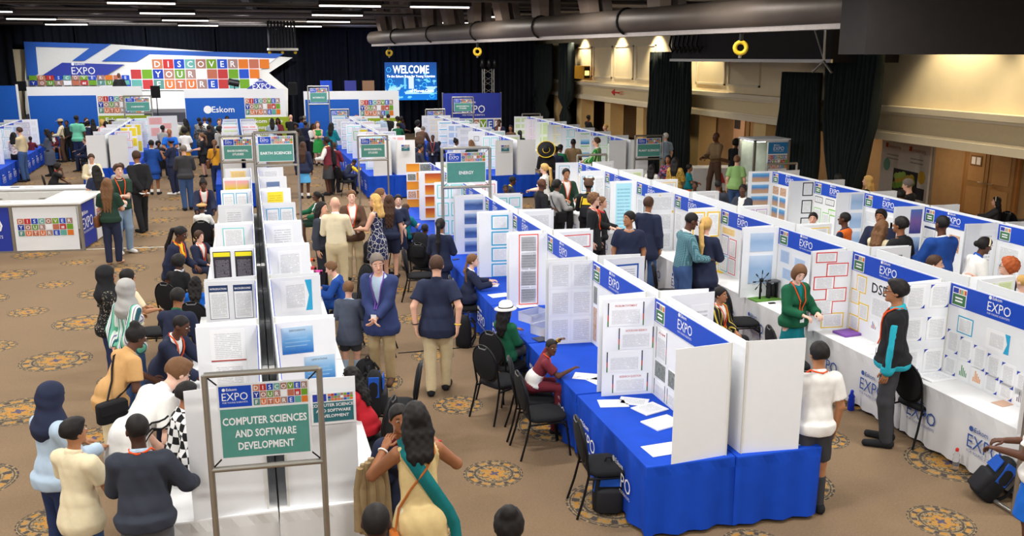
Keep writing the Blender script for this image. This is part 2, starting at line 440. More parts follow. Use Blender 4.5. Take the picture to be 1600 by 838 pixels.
# dark service bulkheads beyond the beam
ya, yb = onX(1298, 98, 12.4)[1], onX(1049, 94, 12.4)[1]; zb = onX(1170, 97, 12.4)[2]
mb = MB(); mb.box((12.4, ya, zb), (14.2, yb, 5.3), DARKW); mb.box((12.36, ya - .05, zb), (12.42, yb + .05, zb + .08), ALU); struct('ceiling_bulkhead', mb)
for i in range(7):
    y_ = yb - .25 - i * .33; mb = MB(); mb.tube([(12.3, y_, zb + 1.0), (12.2, y_ - .02, zb + .5), (12.28, y_ - .1, zb + .28), (12.34, y_ - .2, zb + .45)], .035, BLACKM, 6); tag(mb.build('cable_loop'), 'black cable loop hanging on the dark ceiling bulkhead', 'cable', 'cable loops on the dark ceiling bulkhead')
t = thing('rigging_bracket', 'pale steel rigging bracket beside the wide swept curtain', 'bracket', onX(1285, 75, 12.25))
for a_, b__ in (((0, 0, 6.62 - onX(1285, 75, 12.25)[2]), (0, -.1, -.3)), ((0, -.1, -.3), (0, .35, -.55)), ((0, -.1, -.3), (0, -.45, -.55)), ((0, .35, .4), (0, -.1, -.25))):
    mb = MB(); mb.tube([a_, b__], .03, ALU, 6); mb.build('strut', t)
mb = MB(); mb.box((onY(1353, 60, 12.6)[0], 12.6, onY(1470, 85, 12.6)[2]), (16.5, 13.3, 6.6), DARKW); struct('beam_near', mb)
# the long round beam, from the far end of the hall towards the bulkhead
A = onY(583, 63, 40.); A[2] = 5.0; B_ = np.array((9.05, 13.3, 5.0)); ax = unit(B_ - A)
t = thing('ceiling_beam_pipe', 'long dark round ceiling beam with yellow rings below', 'beam', A)
DUCT = M('dark_duct', (84, 74, 66), .5, .25, var=.15, scale=2)
DUCTL = M('duct_edge', (150, 142, 138), .45, .4, var=.08)
mb = MB(); mb.tube([(0, 0, 0), B_ - A], .27, DUCT, 14); mb.build('round_casing', t)
sd = np.cross(ax, Z)
mb = MB(); mb.obox(-sd * .1 + Z * -.34 - sd * .12, B_ - A, sd * .3, Z * .1, DUCTL); mb.build('track_rail', t)
L_ = np.linalg.norm(B_ - A)
for q in (.12, .27, .42, .58, .74):
    mb = MB(); c = ax * L_ * q; mb.tube([c + sd * .285 * cos(a) + Z * .285 * sin(a) for a in np.linspace(0, 2 * pi, 17)[:-1]], .03, BLACKM, 6, True); mb.build('clamp_band', t)
RINGY = M('yellow_hoist', (214, 176, 40), .5)
for u, v, nm in ((608, 78, 'small yellow lifting ring under the far end of the beam'), (747, 78, 'yellow lifting ring under the beam above the welcome screen'), (1163, 76, 'large yellow lifting ring under the near end of the beam')):
    best = min(np.linspace(0, 1, 200), key=lambda q: abs(px(A + (B_ - A) * q)[0] - u)); c = A + (B_ - A) * best
    r = thing('lifting_ring', nm, 'ring', c + np.array((0, 0, -.62)))
    mb = MB(); e = unit((c[1], -c[0], 0)); k_ = .105 if u > 1000 else .10
    mb.tube([e * k_ * cos(a) + Z * k_ * sin(a) for a in np.linspace(0, 2 * pi, 17)[:-1]], .042, RINGY, 8, True); mb.build('ring', r)
    mb = MB(); mb.tube([(0, 0, k_), (0, 0, .32)], .04, BLACKM); mb.build('shackle', r)
    mb = MB(); mb.tube([(0, 0, -k_ + .02), (0, .02, -k_ - .08)], .03, ALU); mb.build('hook', r)
# dark folded leaves stacked between ceiling and beam
for i, q in enumerate((.03, .10, .16, .23, .31, .39, .47, .56, .66, .77)):
    c = A + (B_ - A) * q; e = unit((c[1], -c[0], 0))
    mb = MB(); lo = c + Z * .2; hi = c + Z * 1.55 + ax * .1
    for s, wd in ((0, .22), (.38, .16)):
        b0 = lo + e * s; b1 = hi + e * (s - .35 + .2 * (i % 2))
        mb.prism([b0, b0 + e * wd, b1 + e * (wd + .12), b1], ax * .5, M('fin_dark', (84, 74, 68), .7) if s else M('fin_brown', (120, 104, 92), .7))
    tag(mb.build('folding_partition_leaf'), 'dark folded partition leaf hung between ceiling and round beam', 'partition', 'folded partition leaves above the round beam')
# straps on the beam, lighting truss and hung speaker cluster
for u, v in ((893, 35), (1000, 20)):
    best = min(np.linspace(0, 1, 300), key=lambda q: abs(px(A + (B_ - A) * q)[0] - u)); c = A + (B_ - A) * best
    mb = MB(); mb.prism([c + Z * .62 + sd * -.3, c + Z * .66 + sd * -.3 + ax * .25, c + Z * .1 - sd * .3 + ax * .1, c + Z * .05 - sd * .3], sd * -.03, M('grey_tape', (130, 128, 122), .6))
    tag(mb.build('cloth_strap'), 'grey strap tied over the beam ' + ('by the folded leaves' if u < 900 else 'nearer the yellow ring'), 'strap')
c = onY(440, 55, 42.9)
t = thing('speaker_cluster', 'black slatted loudspeaker cluster hung from the ceiling above the stage end', 'speaker', c)
mb = MB()
for i in range(9): mb.box((-.6 + i * .14, -.3, -.55), (-.52 + i * .14, .3, .6), BLACKM)
mb.build('cabinet', t)
for sx in (-.5, .5): mb = MB(); mb.tube([(sx, 0, .55), (sx, 0, 6.62 - c[2])], .02, BLACKM, 6); mb.build('hanger', t)
mb = MB(); mb.box((-.65, -.32, -.66), (.68, .32, -.56), ALU); mb.build('rig_bar', t)
for s in (-.55, 0, .55):
    mb = MB(); mb.ball((s, 0, -.74), .07, RINGY); mb.build('yellow_hook', t)
# exit and direction signs on the right wall
p = onX(914, 113, 14.0)
t = thing('exit_light_box', 'yellow and black lit exit box on the cream side wall', 'sign', p)
mb = MB(); mb.box((-.3, -.75, -.3), (.0, .75, .3), M('amber_case', (196, 140, 30), .5)); mb.build('case', t)
mb = MB(); mb.box((-.28, -.77, -.26), (-.02, -.75, .26), BLACKM); mb.box((-.26, -.785, -.13), (-.06, -.77, .08), M('amber_lit', (255, 226, 120), .5, var=0, emit=2)); mb.build('lit_face', t)
mb = MB(); mb.box((-.2, -.78, .1), (-.12, -.76, .16), BLACKM); mb.build('test_lamp', t)
p = onX(811, 108, 14.2); t = thing('green_exit_sign', 'small green exit sign by the corner curtain', 'sign', p)
mb = MB(); mb.box((-.05, -.6, -.25), (.04, .6, .25), M('exit_green', (40, 120, 70), .5)); mb.box((-.06, -.4, -.15), (-.05, -.1, .15), WTXT); mb.box((-.06, .05, -.04), (-.05, .45, .04), WTXT); mb.build('panel', t)
p = onX(965, 157.5, 14.05); mb = MB(); R_ = M('red_print', (200, 40, 36), .6, var=0)
mb.prism([(14.09, p[1] + .9, 2.72), (14.09, p[1] + .5, 2.86), (14.09, p[1] + .5, 2.58)], (-.02, 0, 0), R_); mb.box((14.07, p[1] - .1, 2.69), (14.09, p[1] + .5, 2.75), R_)
mb.text('EXIT', (14.065, p[1] - .2, 2.65), -Y, Z, .16, R_); tag(mb.build('direction_sign'), 'small red arrow sign on the cream band over the doors', 'sign')

# ================================================================== STAGE END
YS = 50.
def poly(mb, pts, mat, th=.12, dy=0.): return mb.prism([onY(u, v, YS + dy) for u, v in pts], (0, th, 0), mat)
t = thing('stage_backdrop', 'large angular blue and white stage set with lit coloured letter tiles', 'stage set', (-5, YS, 0))
SETW = M('stage_white', (236, 234, 226), .6, var=.02); SETB = M('stage_blue', (38, 92, 184), .6, var=.03)
O = (-5, YS, 0)
mb = MB(); poly(mb, [(39, 66), (172, 69), (457, 90), (420, 114), (450, 139), (450, 241), (40, 241)], SETW, .12, .3); mb.build('white_wall', t, O)
for pts in ([(37, 65), (173, 69), (132, 95), (113, 95), (140, 75), (55, 73), (59, 116), (43, 124)], [(188, 77), (444, 84), (431, 91), (232, 85), (213, 96.5), (159, 95.7)]):
    mb = MB(); poly(mb, pts, SETB, .1, .12); mb.build('blue_band', t, O)
mb = MB(); poly(mb, [(97, 98), (194, 101), (160, 121), (66, 118)], NAVYB, .1, .02); q = onY(131, 116, YS)
expo_logo(mb, q + (0, -.03, 0), X, Z, .36, WTXT); mb.build('logo_panel', t, O)
mb = MB(); poly(mb, [(234, 85), (431, 91.5), (396, 117), (420, 141), (156, 141), (156, 134)], M('lit_white', (246, 244, 250), .5, var=0), .1, .1); mb.build('lit_panel', t, O)
mb = MB()
a = onY(237.5, 108, YS); dx = (onY(372.5, 108, YS) - a)[0] / 8; hz = (onY(237, 93, YS) - onY(237, 109, YS))[2]
letters = [('DISCOVERob', 0), ('YOURwbrgS', 1), ('FUTUREt', 2)]
def bigtile(ch, c, r, lit=True):
    p = a + np.array((dx * c, .06, -hz * r)); kk = TILEC.get(ch, (190, 60, 60)) if not (r == 2 and ch == 'U') else (214, 116, 60)
    mb.box(p + (dx * .04, 0, hz * .04), p + (dx * .96, .05, hz * .96), col(kk))
    if lit and ch.isupper(): mb.text(ch, p + (dx * .5, -.01, hz * .2), X, Z, hz * .6, WTXT, 'c', .015)
for i, ch in enumerate('DISCOVER'): bigtile(ch, i, 0)
for i, ch in enumerate('obo'): bigtile(ch, 8 + i, 0)
for i, ch in enumerate('YOUR'): bigtile(ch, i, 1)
for i, ch in enumerate(('w', 'b', 'r', 'g', 'E', 'o')): bigtile(ch, 4 + i, 1, False)
for i, ch in enumerate(('r', 'g')): bigtile(ch, -2 + i, 1, False)
for i, ch in enumerate('FUTURE'): bigtile(ch, i, 2)
for i, ch in enumerate(('E', 't', 'r')): bigtile(ch, -3 + i, 2, False)
for i, ch in enumerate(('r', 't', 'g')): bigtile(ch, 6 + i, 2, False)
mb.build('letter_tiles', t, O)
mb = MB(); poly(mb, [(407, 123), (433, 139), (433, 141), (383, 141)], NAVYB, .1, .0); expo_logo(mb, onY(409, 139, YS - .06), X, Z, .3, WTXT, False); mb.build('blue_corner', t, O)
mb = MB(); q = onY(46, 134, YS); tiles(mb, q, X, Z, (onY(152, 134, YS) - q)[0], .5, True, ('gDISCOVERobE', 'YOURwbrgFUTt')[:2]); mb.build('tile_strip', t, O)
t = thing('stage_platform', 'low grey stage platform with steps under the letter tiles', 'stage', (-5, 49, 0))
mb = MB(); mb.box((onY(40, 140, 47)[0], 46.5, 0), (onY(440, 140, 47)[0], YS - .02, 1.66), M('stage_deck', (70, 72, 84), .5)); mb.build('deck', t, (-5, 49, 0))
for i in range(3):
    mb = MB(); c = onY(268, 150, 46)[0]; mb.box((c - .8, 46.4 - .3 * (i + 1), 0), (c + .8, 46.5 - .3 * i, 1.2 - .3 * i), M('step_grey', (150, 150, 160), .5)); mb.build('step', t, (-5, 49, 0))
# LED screen
p0 = onY(601, 97.5, YS); p1 = onY(683, 156, YS)
def screen_mat():
    m, nt, b = new_mat('led_picture', .4)
    x, y, z, vec = coords(nt, 'Generated')
    n = noise(nt, vec, 7, 4); g = mix(nt, z, lin((10, 130, 235)), lin((24, 74, 150)))
    g = mix(nt, (n.gt(.60) * z.lt(.75)), g, lin((130, 225, 255)))
    g = mix(nt, z.lt(.36) * z.gt(.16) * noise(nt, vec, 4, 3).gt(.5), g, lin((190, 240, 255)))
    d = (x - .5).ab(); g = mix(nt, d.lt(.05) * z.lt(.62) * z.gt(.3), g, lin((225, 245, 255)))
    g = mix(nt, ((x - .38).ab()).lt(.02) * z.lt(.6) * z.gt(.3), g, lin((120, 215, 255)))
    nt.links.new(g.k, b.inputs['Emission Color']); b.inputs['Emission Strength'].default_value = 1.0
    b.inputs['Base Color'].default_value = (0, 0, 0, 1); return m
t = thing('led_screen', 'lit blue welcome screen on the black end curtain', 'screen', (p0[0], YS, 0))
mb = MB(); mb.box((p0[0], YS, p1[2]), (p1[0], YS + .12, p0[2]), screen_mat()); mb.build('display', t, (p0[0], YS, 0))
WGLOW = M('screen_text_glow', (250, 253, 255), .5, var=0, emit=1.2)
mb = MB(); xc = (p0[0] + p1[0]) / 2
mb.text('WELCOME', (xc, YS - .01, p1[2] + 1.42), X, Z, .42, WGLOW, 'c', .02, width=1.95)
mb.text('To the Eskom Expo for Young Scientists', (xc, YS - .01, p1[2] + 1.2), X, Z, .13, WGLOW, 'c', .02, width=2.6)
mb.text('of Planet Ours', (xc + .55, YS - .01, p1[2] + .42), X, Z, .16, WGLOW, 'c', .01)
for cx_, cz_ in ((.25, 1.0), (.35, .75), (2.1, .8), (2.5, .22), (.2, 1.6), (2.3, 1.05)):
    c = np.array((p0[0] + cx_, YS - .01, p1[2] + cz_)); mb.tube([c + (.13 * cos(q), 0, .13 * sin(q)) for q in np.linspace(0, 2 * pi, 7)[:-1]], .014, M('screen_cyan_glow', (70, 190, 245), .5, var=0, emit=1), 4, True)
mb.build('screen_text', t, (p0[0], YS, 0))
mb = MB()
for xx in (p0[0] + .1, p1[0] + .12):
    mb = MB(); mb.tube([(xx, YS + .15, 0), (xx, YS + .15, p0[2] - .3)], .05, BLACKM); mb.build('screen_post', t, (p0[0], YS, 0))

# aluminium truss tower right of the screen
c = onY(763, 150, 47); t = thing('truss_tower', 'silver lattice truss tower with lamps by the corner curtain', 'truss', (c[0], 47, 0))
zt = onY(763, 108, 47)[2]
for i, (sx, sy) in enumerate(((-.25, -.25), (.25, -.25), (.25, .25), (-.25, .25))):
    mb = MB(); mb.tube([(sx, sy, 0), (sx, sy, zt)], .03, ALU); mb.build('chord', t)
    mb = MB(); tx, ty = ((.25, -.25), (.25, .25), (-.25, .25), (-.25, -.25))[i]
    pp = []
    for j in range(13): pp.append(((sx, sy, zt * j / 12) if j % 2 == 0 else (tx, ty, zt * j / 12)))
    mb.tube(pp, .016, ALU, 6); mb.build('lattice', t)
for sx in (-.3, .05, .35):
    mb = MB(); mb.lathe([(.05, 0), (.14, .1), (.12, .4), (.03, .45)], BLACKM, (sx, -.1, zt + .05)); mb.build('stage_lamp_head', t)
# exhibition panel walls before the stage
def panel_wall(name, label, u0, u1, vt, Yw, h, kind):
    a = onY(u0, vt, Yw)[0]; b_ = onY(u1, vt, Yw)[0]; O = (a, Yw, 0); W = b_ - a
    t = thing(name, label, 'display wall', O)
    mb = MB(); mb.box((a, Yw, 0), (b_, Yw + .08, h), WHITE); mb.build('panel', t, O)
    return t, a, b_, O, W
YW = 42.
h_ = onY(330, 141, YW)[2]
GRN = M('poster_green', (150, 170, 40), .6)
for lab, u0, u1, vt, bl, tl in (('white exhibition wall with blue band and letter tiles at the far aisle end', 41, 221, 136, (42, 150), (152, 219)),
                                ('white exhibition wall lettered Eskom in front of the stage', 287, 445, 140, (287, 381), (382, 437)),
                                ('white exhibition wall with blue band before the welcome screen', 474, 623, 143, (475, 560), (562, 614))):
    t, a, b_, O, W = panel_wall('exhibition_wall', lab, u0, u1, vt, YW, onY(u0, vt, YW)[2], 0)
    zt = onY(u0, vt, YW)[2]; zb = zt - .36
    x0 = onY(bl[0], 150, YW)[0]; x1 = onY(bl[1], 150, YW)[0]
    mb = MB(); mb.box((x0 + .04, YW - .015, .05), (x1, YW, zb), M('band_blue', (26, 92, 190), .5))
    if 'Eskom' in lab:
        mb.text('Eskom', (x0 + (x1 - x0) * .45, YW - .02, zb - .62), X, Z, .26, WTXT, 'l', .01)
        c = np.array((x0 + (x1 - x0) * .38, YW - .02, zb - .5)); mb.add([c + (.17 * cos(q), 0, .17 * sin(q)) for q in np.linspace(0, 2 * pi, 15)[:-1]], [tuple(range(13, -1, -1))], WTXT)
    mb.build('blue_band', t, O)
    x0 = onY(tl[0], 150, YW)[0]; x1 = onY(tl[1], 150, YW)[0]
    mb = MB(); tiles(mb, (x0, YW - .012, zb - .75), X, Z, x1 - x0, .72, True); mb.build('tile_panel', t, O)
    mb = MB(); mb.box((x0 - .03, YW - .012, zb - 2.0), (x1 + .35, YW, zb - .85), GRN)
    for i, s in enumerate(('Eskom Expo', 'for Young Scientists', 'Ideas')): mb.text(s, ((x0 + x1) / 2 + .1, YW - .02, zb - 1.1 - .27 * i), X, Z, .17, WTXT, 'c', .02, width=min(1.4, .14 * len(s)))
    mb.build('green_panel', t, O)
# EXPO banner right of the screen
a = onY(692, 146, YW); b_ = onY(783, 146, YW); O = (a[0], YW, 0)
t = thing('expo_banner', 'blue banner lettered EXPO beside the welcome screen', 'banner', O)
mb = MB(); W = b_[0] - a[0]; mb.box((0, 0, .2), (W, .05, a[2]), NAVYB); expo_logo(mb, (W * .52, -.01, a[2] - .9), X, Z, .36, WTXT); mb.build('blue_print', t)
mb = MB(); tiles(mb, (.02, -.02, a[2] - 1.68), X, Z, W - .04, .5, True, ('DISCOVER',)); mb.box((.0, -.015, a[2] - 2.3), (W, 0, a[2] - 1.15), WHITE); tiles(mb, (.02, -.02, a[2] - 2.2), X, Z, W - .04, .48, False, ('oYrwgobR',)); mb.build('tile_print', t)
mb = MB()
for q in (0, W): mb.box((q - .03, .05, 0), (q + .03, .1, a[2] + .03), ALU)
mb.box((-.4, -.2, 0), (W + .4, .35, .04), ALU); mb.build('banner_frame', t)
# smaller objects on the end of the hall
for u0, u1, v0, v1, kk, lab in ((500, 519, 126, 141, (30, 70, 190), 'small plain blue roll-up banner left of the welcome screen'), (538, 557, 126, 141, (60, 66, 150), 'navy roll-up banner with white lines between two stands'), (566, 585, 126, 141, (150, 116, 92), 'brown lectern panel nearest the welcome screen')):
    p0_ = onY(u0, v0, 47); p1_ = onY(u1, v1, 47); O = (p0_[0], 47, 0); t = thing('roll_up_banner', lab, 'banner', O)
    mb = MB(); mb.box((0, 0, .08), (p1_[0] - p0_[0], .03, p0_[2]), col(kk))
    if kk[0] != 150:
        mb.text("Let's energise" if kk[0] == 60 else 'Eskom', (.08, -.01, p0_[2] - .6), X, Z, .1, WTXT, width=.45); mb.text('Science' if kk[0] == 60 else 'Expo', (.08, -.01, p0_[2] - .78), X, Z, .1, WTXT, width=.3)
    mb.build('print', t); mb = MB(); mb.box((-.05, -.1, 0), (p1_[0] - p0_[0] + .05, .12, .08), ALU); mb.build('base', t)
for u, v0, v1, Yp, lab in ((243, 134, 153, 44, 'black loudspeaker on stand before the letter tiles'), (457, 129, 148, 44, 'black loudspeaker on stand at the end of the stage set'), (34, 127, 142, 44, 'black loudspeaker on stand by the blue panel at the hall corner')):
    a = onY(u, v0, Yp); b_ = onY(u, v1, Yp); t = thing('loudspeaker', lab, 'speaker', (a[0], Yp, 0))
    mb = MB(); mb.prism([(-.2, -.2, b_[2]), (.2, -.2, b_[2]), (.14, .2, b_[2]), (-.14, .2, b_[2])], (0, 0, a[2] - b_[2]), BLACKM); mb.build('cabinet', t)
    mb = MB(); mb.box((-.16, -.215, b_[2] + .05), (.16, -.2, a[2] - .05), BLACK); mb.build('grille', t)
    mb = MB(); mb.tube([(0, 0, b_[2]), (0, 0, .3)], .02, BLACKM); mb.build('pole', t)
    for k_ in range(3):
        mb = MB(); mb.tube([(0, 0, .7), (.45 * cos(2.1 * k_), .45 * sin(2.1 * k_), .02)], .015, BLACKM); mb.build('leg', t)
t = thing('stage_spotlight', 'black stage lamp on a stand in front of the letter tiles', 'lamp', (onY(366, 130, 45)[0], 45, 0))
z_ = onY(366, 131, 45)[2]
mb = MB(); mb.tube([(-.25, 0, z_ + .1), (.2, .1, z_)], .16, BLACKM, 10); mb.build('lamp_can', t); mb = MB(); mb.tube([(0, 0, z_ - .1), (0, 0, 0)], .025, BLACKM); mb.build('pole', t)
mb = MB(); mb.box((-.35, -.35, 0), (.35, .35, .03), BLACKM); mb.build('base', t)
t = thing('blue_panel_wall', 'plain blue panel wall at the corner beside the loudspeaker', 'display wall', (onY(-10, 140, YW)[0], YW, 0))
mb = MB(); W = onY(25, 140, YW)[0] - onY(-10, 140, YW)[0]; z_ = onY(10, 134, YW)[2]; mb.box((-2, 0, 0), (W, .08, z_), M('band_blue', None)); mb.build('panel', t); mb = MB(); mb.box((W, -.02, 0), (W + .06, .1, z_ + .05), WHITE); mb.build('post', t)
# ================================================================== EXHIBIT ROWS
TZ, BH, WL = .71, 1.06, .56
def text_mat(name, lines, paper=(242, 243, 245), ink=(120, 124, 134), cols=1):
    m, nt, b = new_mat(name, .8)
    x, y, z, vec = coords(nt, 'UV')
    u = (x * cols).fr(); ly = y * lines; row = ly.fl()
    n = noise(nt, comb(nt, x * 2.2, row * 3.7), 3., 1)
    wv = noise(nt, comb(nt, x * lines * 2.2, row * 9.1), 3., 1)
    k = (ly.fr().lt(.5)) * u.gt(.09) * u.lt(.91) * y.gt(.05) * y.lt(.93) * wv.gt(.40) * n.gt(.33)
    nt.links.new(mix(nt, k * .55, lin(paper), lin(ink)).k, b.inputs['Base Color']); return m
T_ = text_mat('text_page', 26); T2 = text_mat('text_page_large', 16, (242, 243, 245), (158, 160, 168)); TY = text_mat('text_yellow', 16, (245, 222, 60), (190, 160, 40))
TD = text_mat('text_dark', 20, (52, 46, 58), (170, 166, 176)); TC = text_mat('text_cyan', 14, (176, 226, 240), (90, 160, 190))
TP = text_mat('text_pink', 14, (246, 190, 190), (200, 120, 120)); TG = text_mat('text_green', 14, (222, 236, 190), (150, 170, 110)); TB = text_mat('text_blue', 14, (190, 210, 236), (110, 140, 190))
TK = text_mat('text_peach', 14, (246, 214, 150), (190, 150, 90))
def photo_mat(name, cols, scale=3, axis=1):
    m, nt, b = new_mat(name, .4)
    x, y, z, vec = coords(nt, 'UV'); n = noise(nt, vec, scale, 5)
    t = (y * .86 + n * .2) if axis else n
    r = nt.nodes.new('ShaderNodeValToRGB'); e = r.color_ramp.elements
    while len(e) < len(cols): e.new(.5)
    for i, c in enumerate(cols): e[i].position = .15 + .8 * i / (len(cols) - 1); e[i].color = lin(c)
    nt.links.new(t.k, r.inputs[0]); nt.links.new(r.outputs[0], b.inputs['Base Color']); return m
PH = {'blue': photo_mat('print_blue', [(40, 110, 190), (110, 170, 220), (190, 215, 235)]), 'navy': photo_mat('print_navy', [(90, 120, 180), (60, 90, 150), (170, 195, 225)]),
      'sunset': photo_mat('print_sunset', [(240, 170, 60), (214, 110, 40), (170, 70, 40)]), 'orange': photo_mat('print_orange', [(236, 160, 50), (230, 150, 40), (214, 130, 30)]),
      'grey': photo_mat('print_grey', [(60, 66, 60), (130, 136, 130), (190, 200, 206)], 6, 0), 'beach': photo_mat('print_beach', [(196, 160, 130), (190, 150, 120), (70, 140, 200), (120, 180, 225)]),
      'purple': photo_mat('print_purple', [(60, 60, 130), (120, 90, 150), (80, 110, 180)]), 'rainbow': photo_mat('print_rainbow', [(80, 200, 160), (170, 210, 60), (230, 200, 60), (240, 170, 180)], .6),
      'sky': photo_mat('print_sky', [(170, 195, 225), (150, 180, 216), (196, 212, 232)]), 'people': photo_mat('print_people', [(60, 50, 46), (190, 130, 80), (230, 220, 210), (70, 120, 190)], 8, 0)}
FR = {'r': (214, 60, 56), 'c': (60, 170, 210), 'y': (240, 200, 40), 'b': (40, 90, 170), 'k': (52, 56, 60), 'n': (40, 60, 100), 'g': (120, 200, 60), 'p': (120, 80, 170), 'o': (232, 70, 40), 't': (120, 210, 210), 'l': (190, 150, 210)}
def sheet(board, o, ex, n, w, h, s0, t0, s1, t1, st):
    """one poster sheet fixed on a panel; o, ex, n: the panel's lower left corner, run and facing"""
    o = np.array(o, float); ex = np.array(ex, float); n = np.array(n, float); mb = MB()
    def P(s, t_, d): return o + ex * w * s + Z * h * t_ + n * d
    def Q(a, b_, c, d_, dep, mat, uv=True): mb.quad(P(a, b_, dep), P(c, b_, dep), P(c, d_, dep), P(a, d_, dep), mat, uv)
    # thin card edge
    c0, c1 = P(s0, t0, 0), P(s1, t0, 0)
    k, _, arg = st.partition(':')
    bm_ = col(FR[arg[0]]) if k in ('f', 'F') else (PH[arg] if k == 'p' else PAPER)
    mb.obox(c0, c1 - c0, Z * h * (t1 - t0), n * .0025, bm_)
    d = .0032; ds = .012 / w; dt = .012 / h
    if k == 'f': ds *= 1.1; dt *= 1.1; Q(s0 + ds, t0 + dt, s1 - ds, t1 - dt, d, T_)
    elif k == 'F': ds *= 1.8; dt *= 1.8; Q(s0 + ds, t0 + dt, s1 - ds, t1 - dt, d, T2)
    elif k == 'p': Q(s0 + ds * .3, t0 + dt * .3, s1 - ds * .3, t1 - dt * .3, d, PH[arg])
    elif k == 'P': Q(s0 + ds * .8, t0 + dt * .8, s1 - ds * .8, t1 - dt * .8, d, PH[arg])
    elif k == 'h':      # dark heading band over text
        hc = {'n': (34, 56, 100), 'c': (60, 170, 210), 'g': (90, 180, 70), 'l': (110, 130, 170)}[arg[0]]
        Q(s0 + ds * .5, t0 + dt * .5, s1 - ds * .5, t1 - dt * .5, d, col(hc)); Q(s0 + ds, t0 + dt, s1 - ds, t0 + (t1 - t0) * .8, d + .001, T_)
        if len(arg) > 1: mb.text(arg[1:], P((s0 + s1) / 2, t0 + (t1 - t0) * .86, d + .001), ex, Z, .022, WTXT, 'c', .02, width=(s1 - s0) * w * .8)
    elif k == 'k':
        Q(s0 + ds * .3, t0 + dt * .3, s1 - ds * .3, t1 - dt * .3, d, col((58, 52, 62))); Q(s0 + ds, t0 + dt * 2, s1 - ds, t0 + (t1 - t0) * .76, d + .001, TD)
        Q(s0 + ds, t0 + (t1 - t0) * .82, s1 - ds, t0 + (t1 - t0) * .96, d + .001, col((240, 226, 40)))
    elif k == 'R':      # red heading, striped ends
        Q(s0 + ds, t0 + dt, s1 - ds, t0 + (t1 - t0) * .74, d, T_); 
        if arg: mb.text(arg, P((s0 + s1) / 2, t0 + (t1 - t0) * .82, d), ex, Z, .022, col((190, 60, 60)), 'c', .01, width=(s1 - s0) * w * .6)
        for q in (s0, s1 - ds * 1.1):
            for j, cc in enumerate(((70, 120, 70), (190, 70, 60), (60, 60, 110), (70, 70, 80))): Q(q, t0 + (t1 - t0) * j / 4, q + ds * 1.1, t0 + (t1 - t0) * (j + 1) / 4, d + .001, col(cc), False)
    elif k == 'C':      # blue corner ticks
        Q(s0 + ds, t0 + dt, s1 - ds, t1 - dt, d, T_); cb = col((44, 70, 170)); e = min(.05, (s1 - s0) * w * .3)
        mb.add([P(s0, t1, d + .001), P(s0, t1, d + .001) - Z * e * .9, P(s0, t1, d + .001) - Z * e * .4 + ex * e * .4, P(s0, t1, d + .001) + ex * e], [(0, 1, 2, 3)], cb)
        q = P(s1, t0, d + .001); mb.add([q, q + Z * e * .9, q + Z * e * .4 - ex * e * .4, q - ex * e], [(0, 1, 2, 3)], cb)
    elif k == 'B':      # bars of a chart
        Q(s0 + ds, t0 + dt, s1 - ds, t1 - dt, d, PAPER)
        cs = {'g': [(60, 140, 80)], 'o': [(240, 150, 40)], 'm': [(230, 120, 60), (60, 110, 190), (120, 90, 110)], 'k': [(120, 110, 120)]}[arg[0]]
        for j in range(5):
            a = s0 + (s1 - s0) * (.2 + .13 * j); hh = (t1 - t0) * (.25 + .12 * ((j * 3) % 4)); Q(a, t0 + (t1 - t0) * .2, a + (s1 - s0) * .07, t0 + (t1 - t0) * .2 + hh, d + .001, col(cs[j % len(cs)]), False)
    elif k == 'G':      # grad sheet with text on
        Q(s0, t0, s1, t1, d, PH['blue'])
        for j in range(4): Q(s0 + (s1 - s0) * .1, t1 - (t1 - t0) * (.3 + .14 * j), s1 - (s1 - s0) * (.1 + .1 * (j % 2)), t1 - (t1 - t0) * (.27 + .14 * j), d + .001, col((150, 190, 226)), False)
        if arg: mb.text(arg, P((s0 + s1) / 2, t1 - (t1 - t0) * .16, d + .001), ex, Z, .018, DTXT, 'c', 0, width=(s1 - s0) * w * .5)
    elif k == 'X':      # white page with cyan swoosh at its outer edge
        Q(s0 + ds * 3, t0 + dt * 2, s1 - ds * 5, t1 - dt * 2, d, T_); q = P(s1, t0, d + .001); e = (s1 - s0) * w * .22
        mb.add([q, q + Z * h * (t1 - t0), q + Z * h * (t1 - t0) - ex * e, q + Z * h * (t1 - t0) * .5 - ex * e * .45, q - ex * e], [(0, 1, 2, 3, 4)], col((50, 170, 215)))
    elif k == 'D':
        mb.text(arg, P(s0, t0, d), ex, Z, h * (t1 - t0), DTXT, 'l', .015, width=(s1 - s0) * w)
    elif k == 'L':      # page closed by a red rule
        Q(s0 + ds, t0 + dt, s1 - ds, t1 - dt, d, T2); Q(s0, t0, s1, t0 + .012, d + .001, col((170, 62, 50)), False)
    else: Q(s0 + ds * .4, t0 + dt * .4, s1 - ds * .4, t1 - dt * .4, d, {'y': TY, 'c': TC, 'p_': TP, 'pk': TP, 'gr': TG, 'bl': TB, 'w': T_, 'W': T2, 'pe': TK, 'd': TD}.get(k, T_))
    return mb.build('poster_sheet', board)
def grid(c, r, st, mx=.06, my=.04, g=.05, t0=.0, t1=1., gy=None):
    gy = g if gy is None else gy; out = []; w_ = (1 - 2 * mx - (c - 1) * g) / c; h_ = ((t1 - t0) - 2 * my - (r - 1) * gy) / r
    for j in range(r):
        for i in range(c):
            s = st[(j * c + i) % len(st)] if isinstance(st, (list, tuple)) else st
            a = mx + i * (w_ + g); b_ = t1 - my - (j + 1) * h_ - j * gy; out.append((a, b_, a + w_, b_ + h_, s))
    return out
def box_me(lo, hi, mat):
    o = MB().box(lo, hi, mat).build('tmp'); me = o.data; bpy.data.objects.remove(o); return me
LB_ = 1.62
_hd = {}
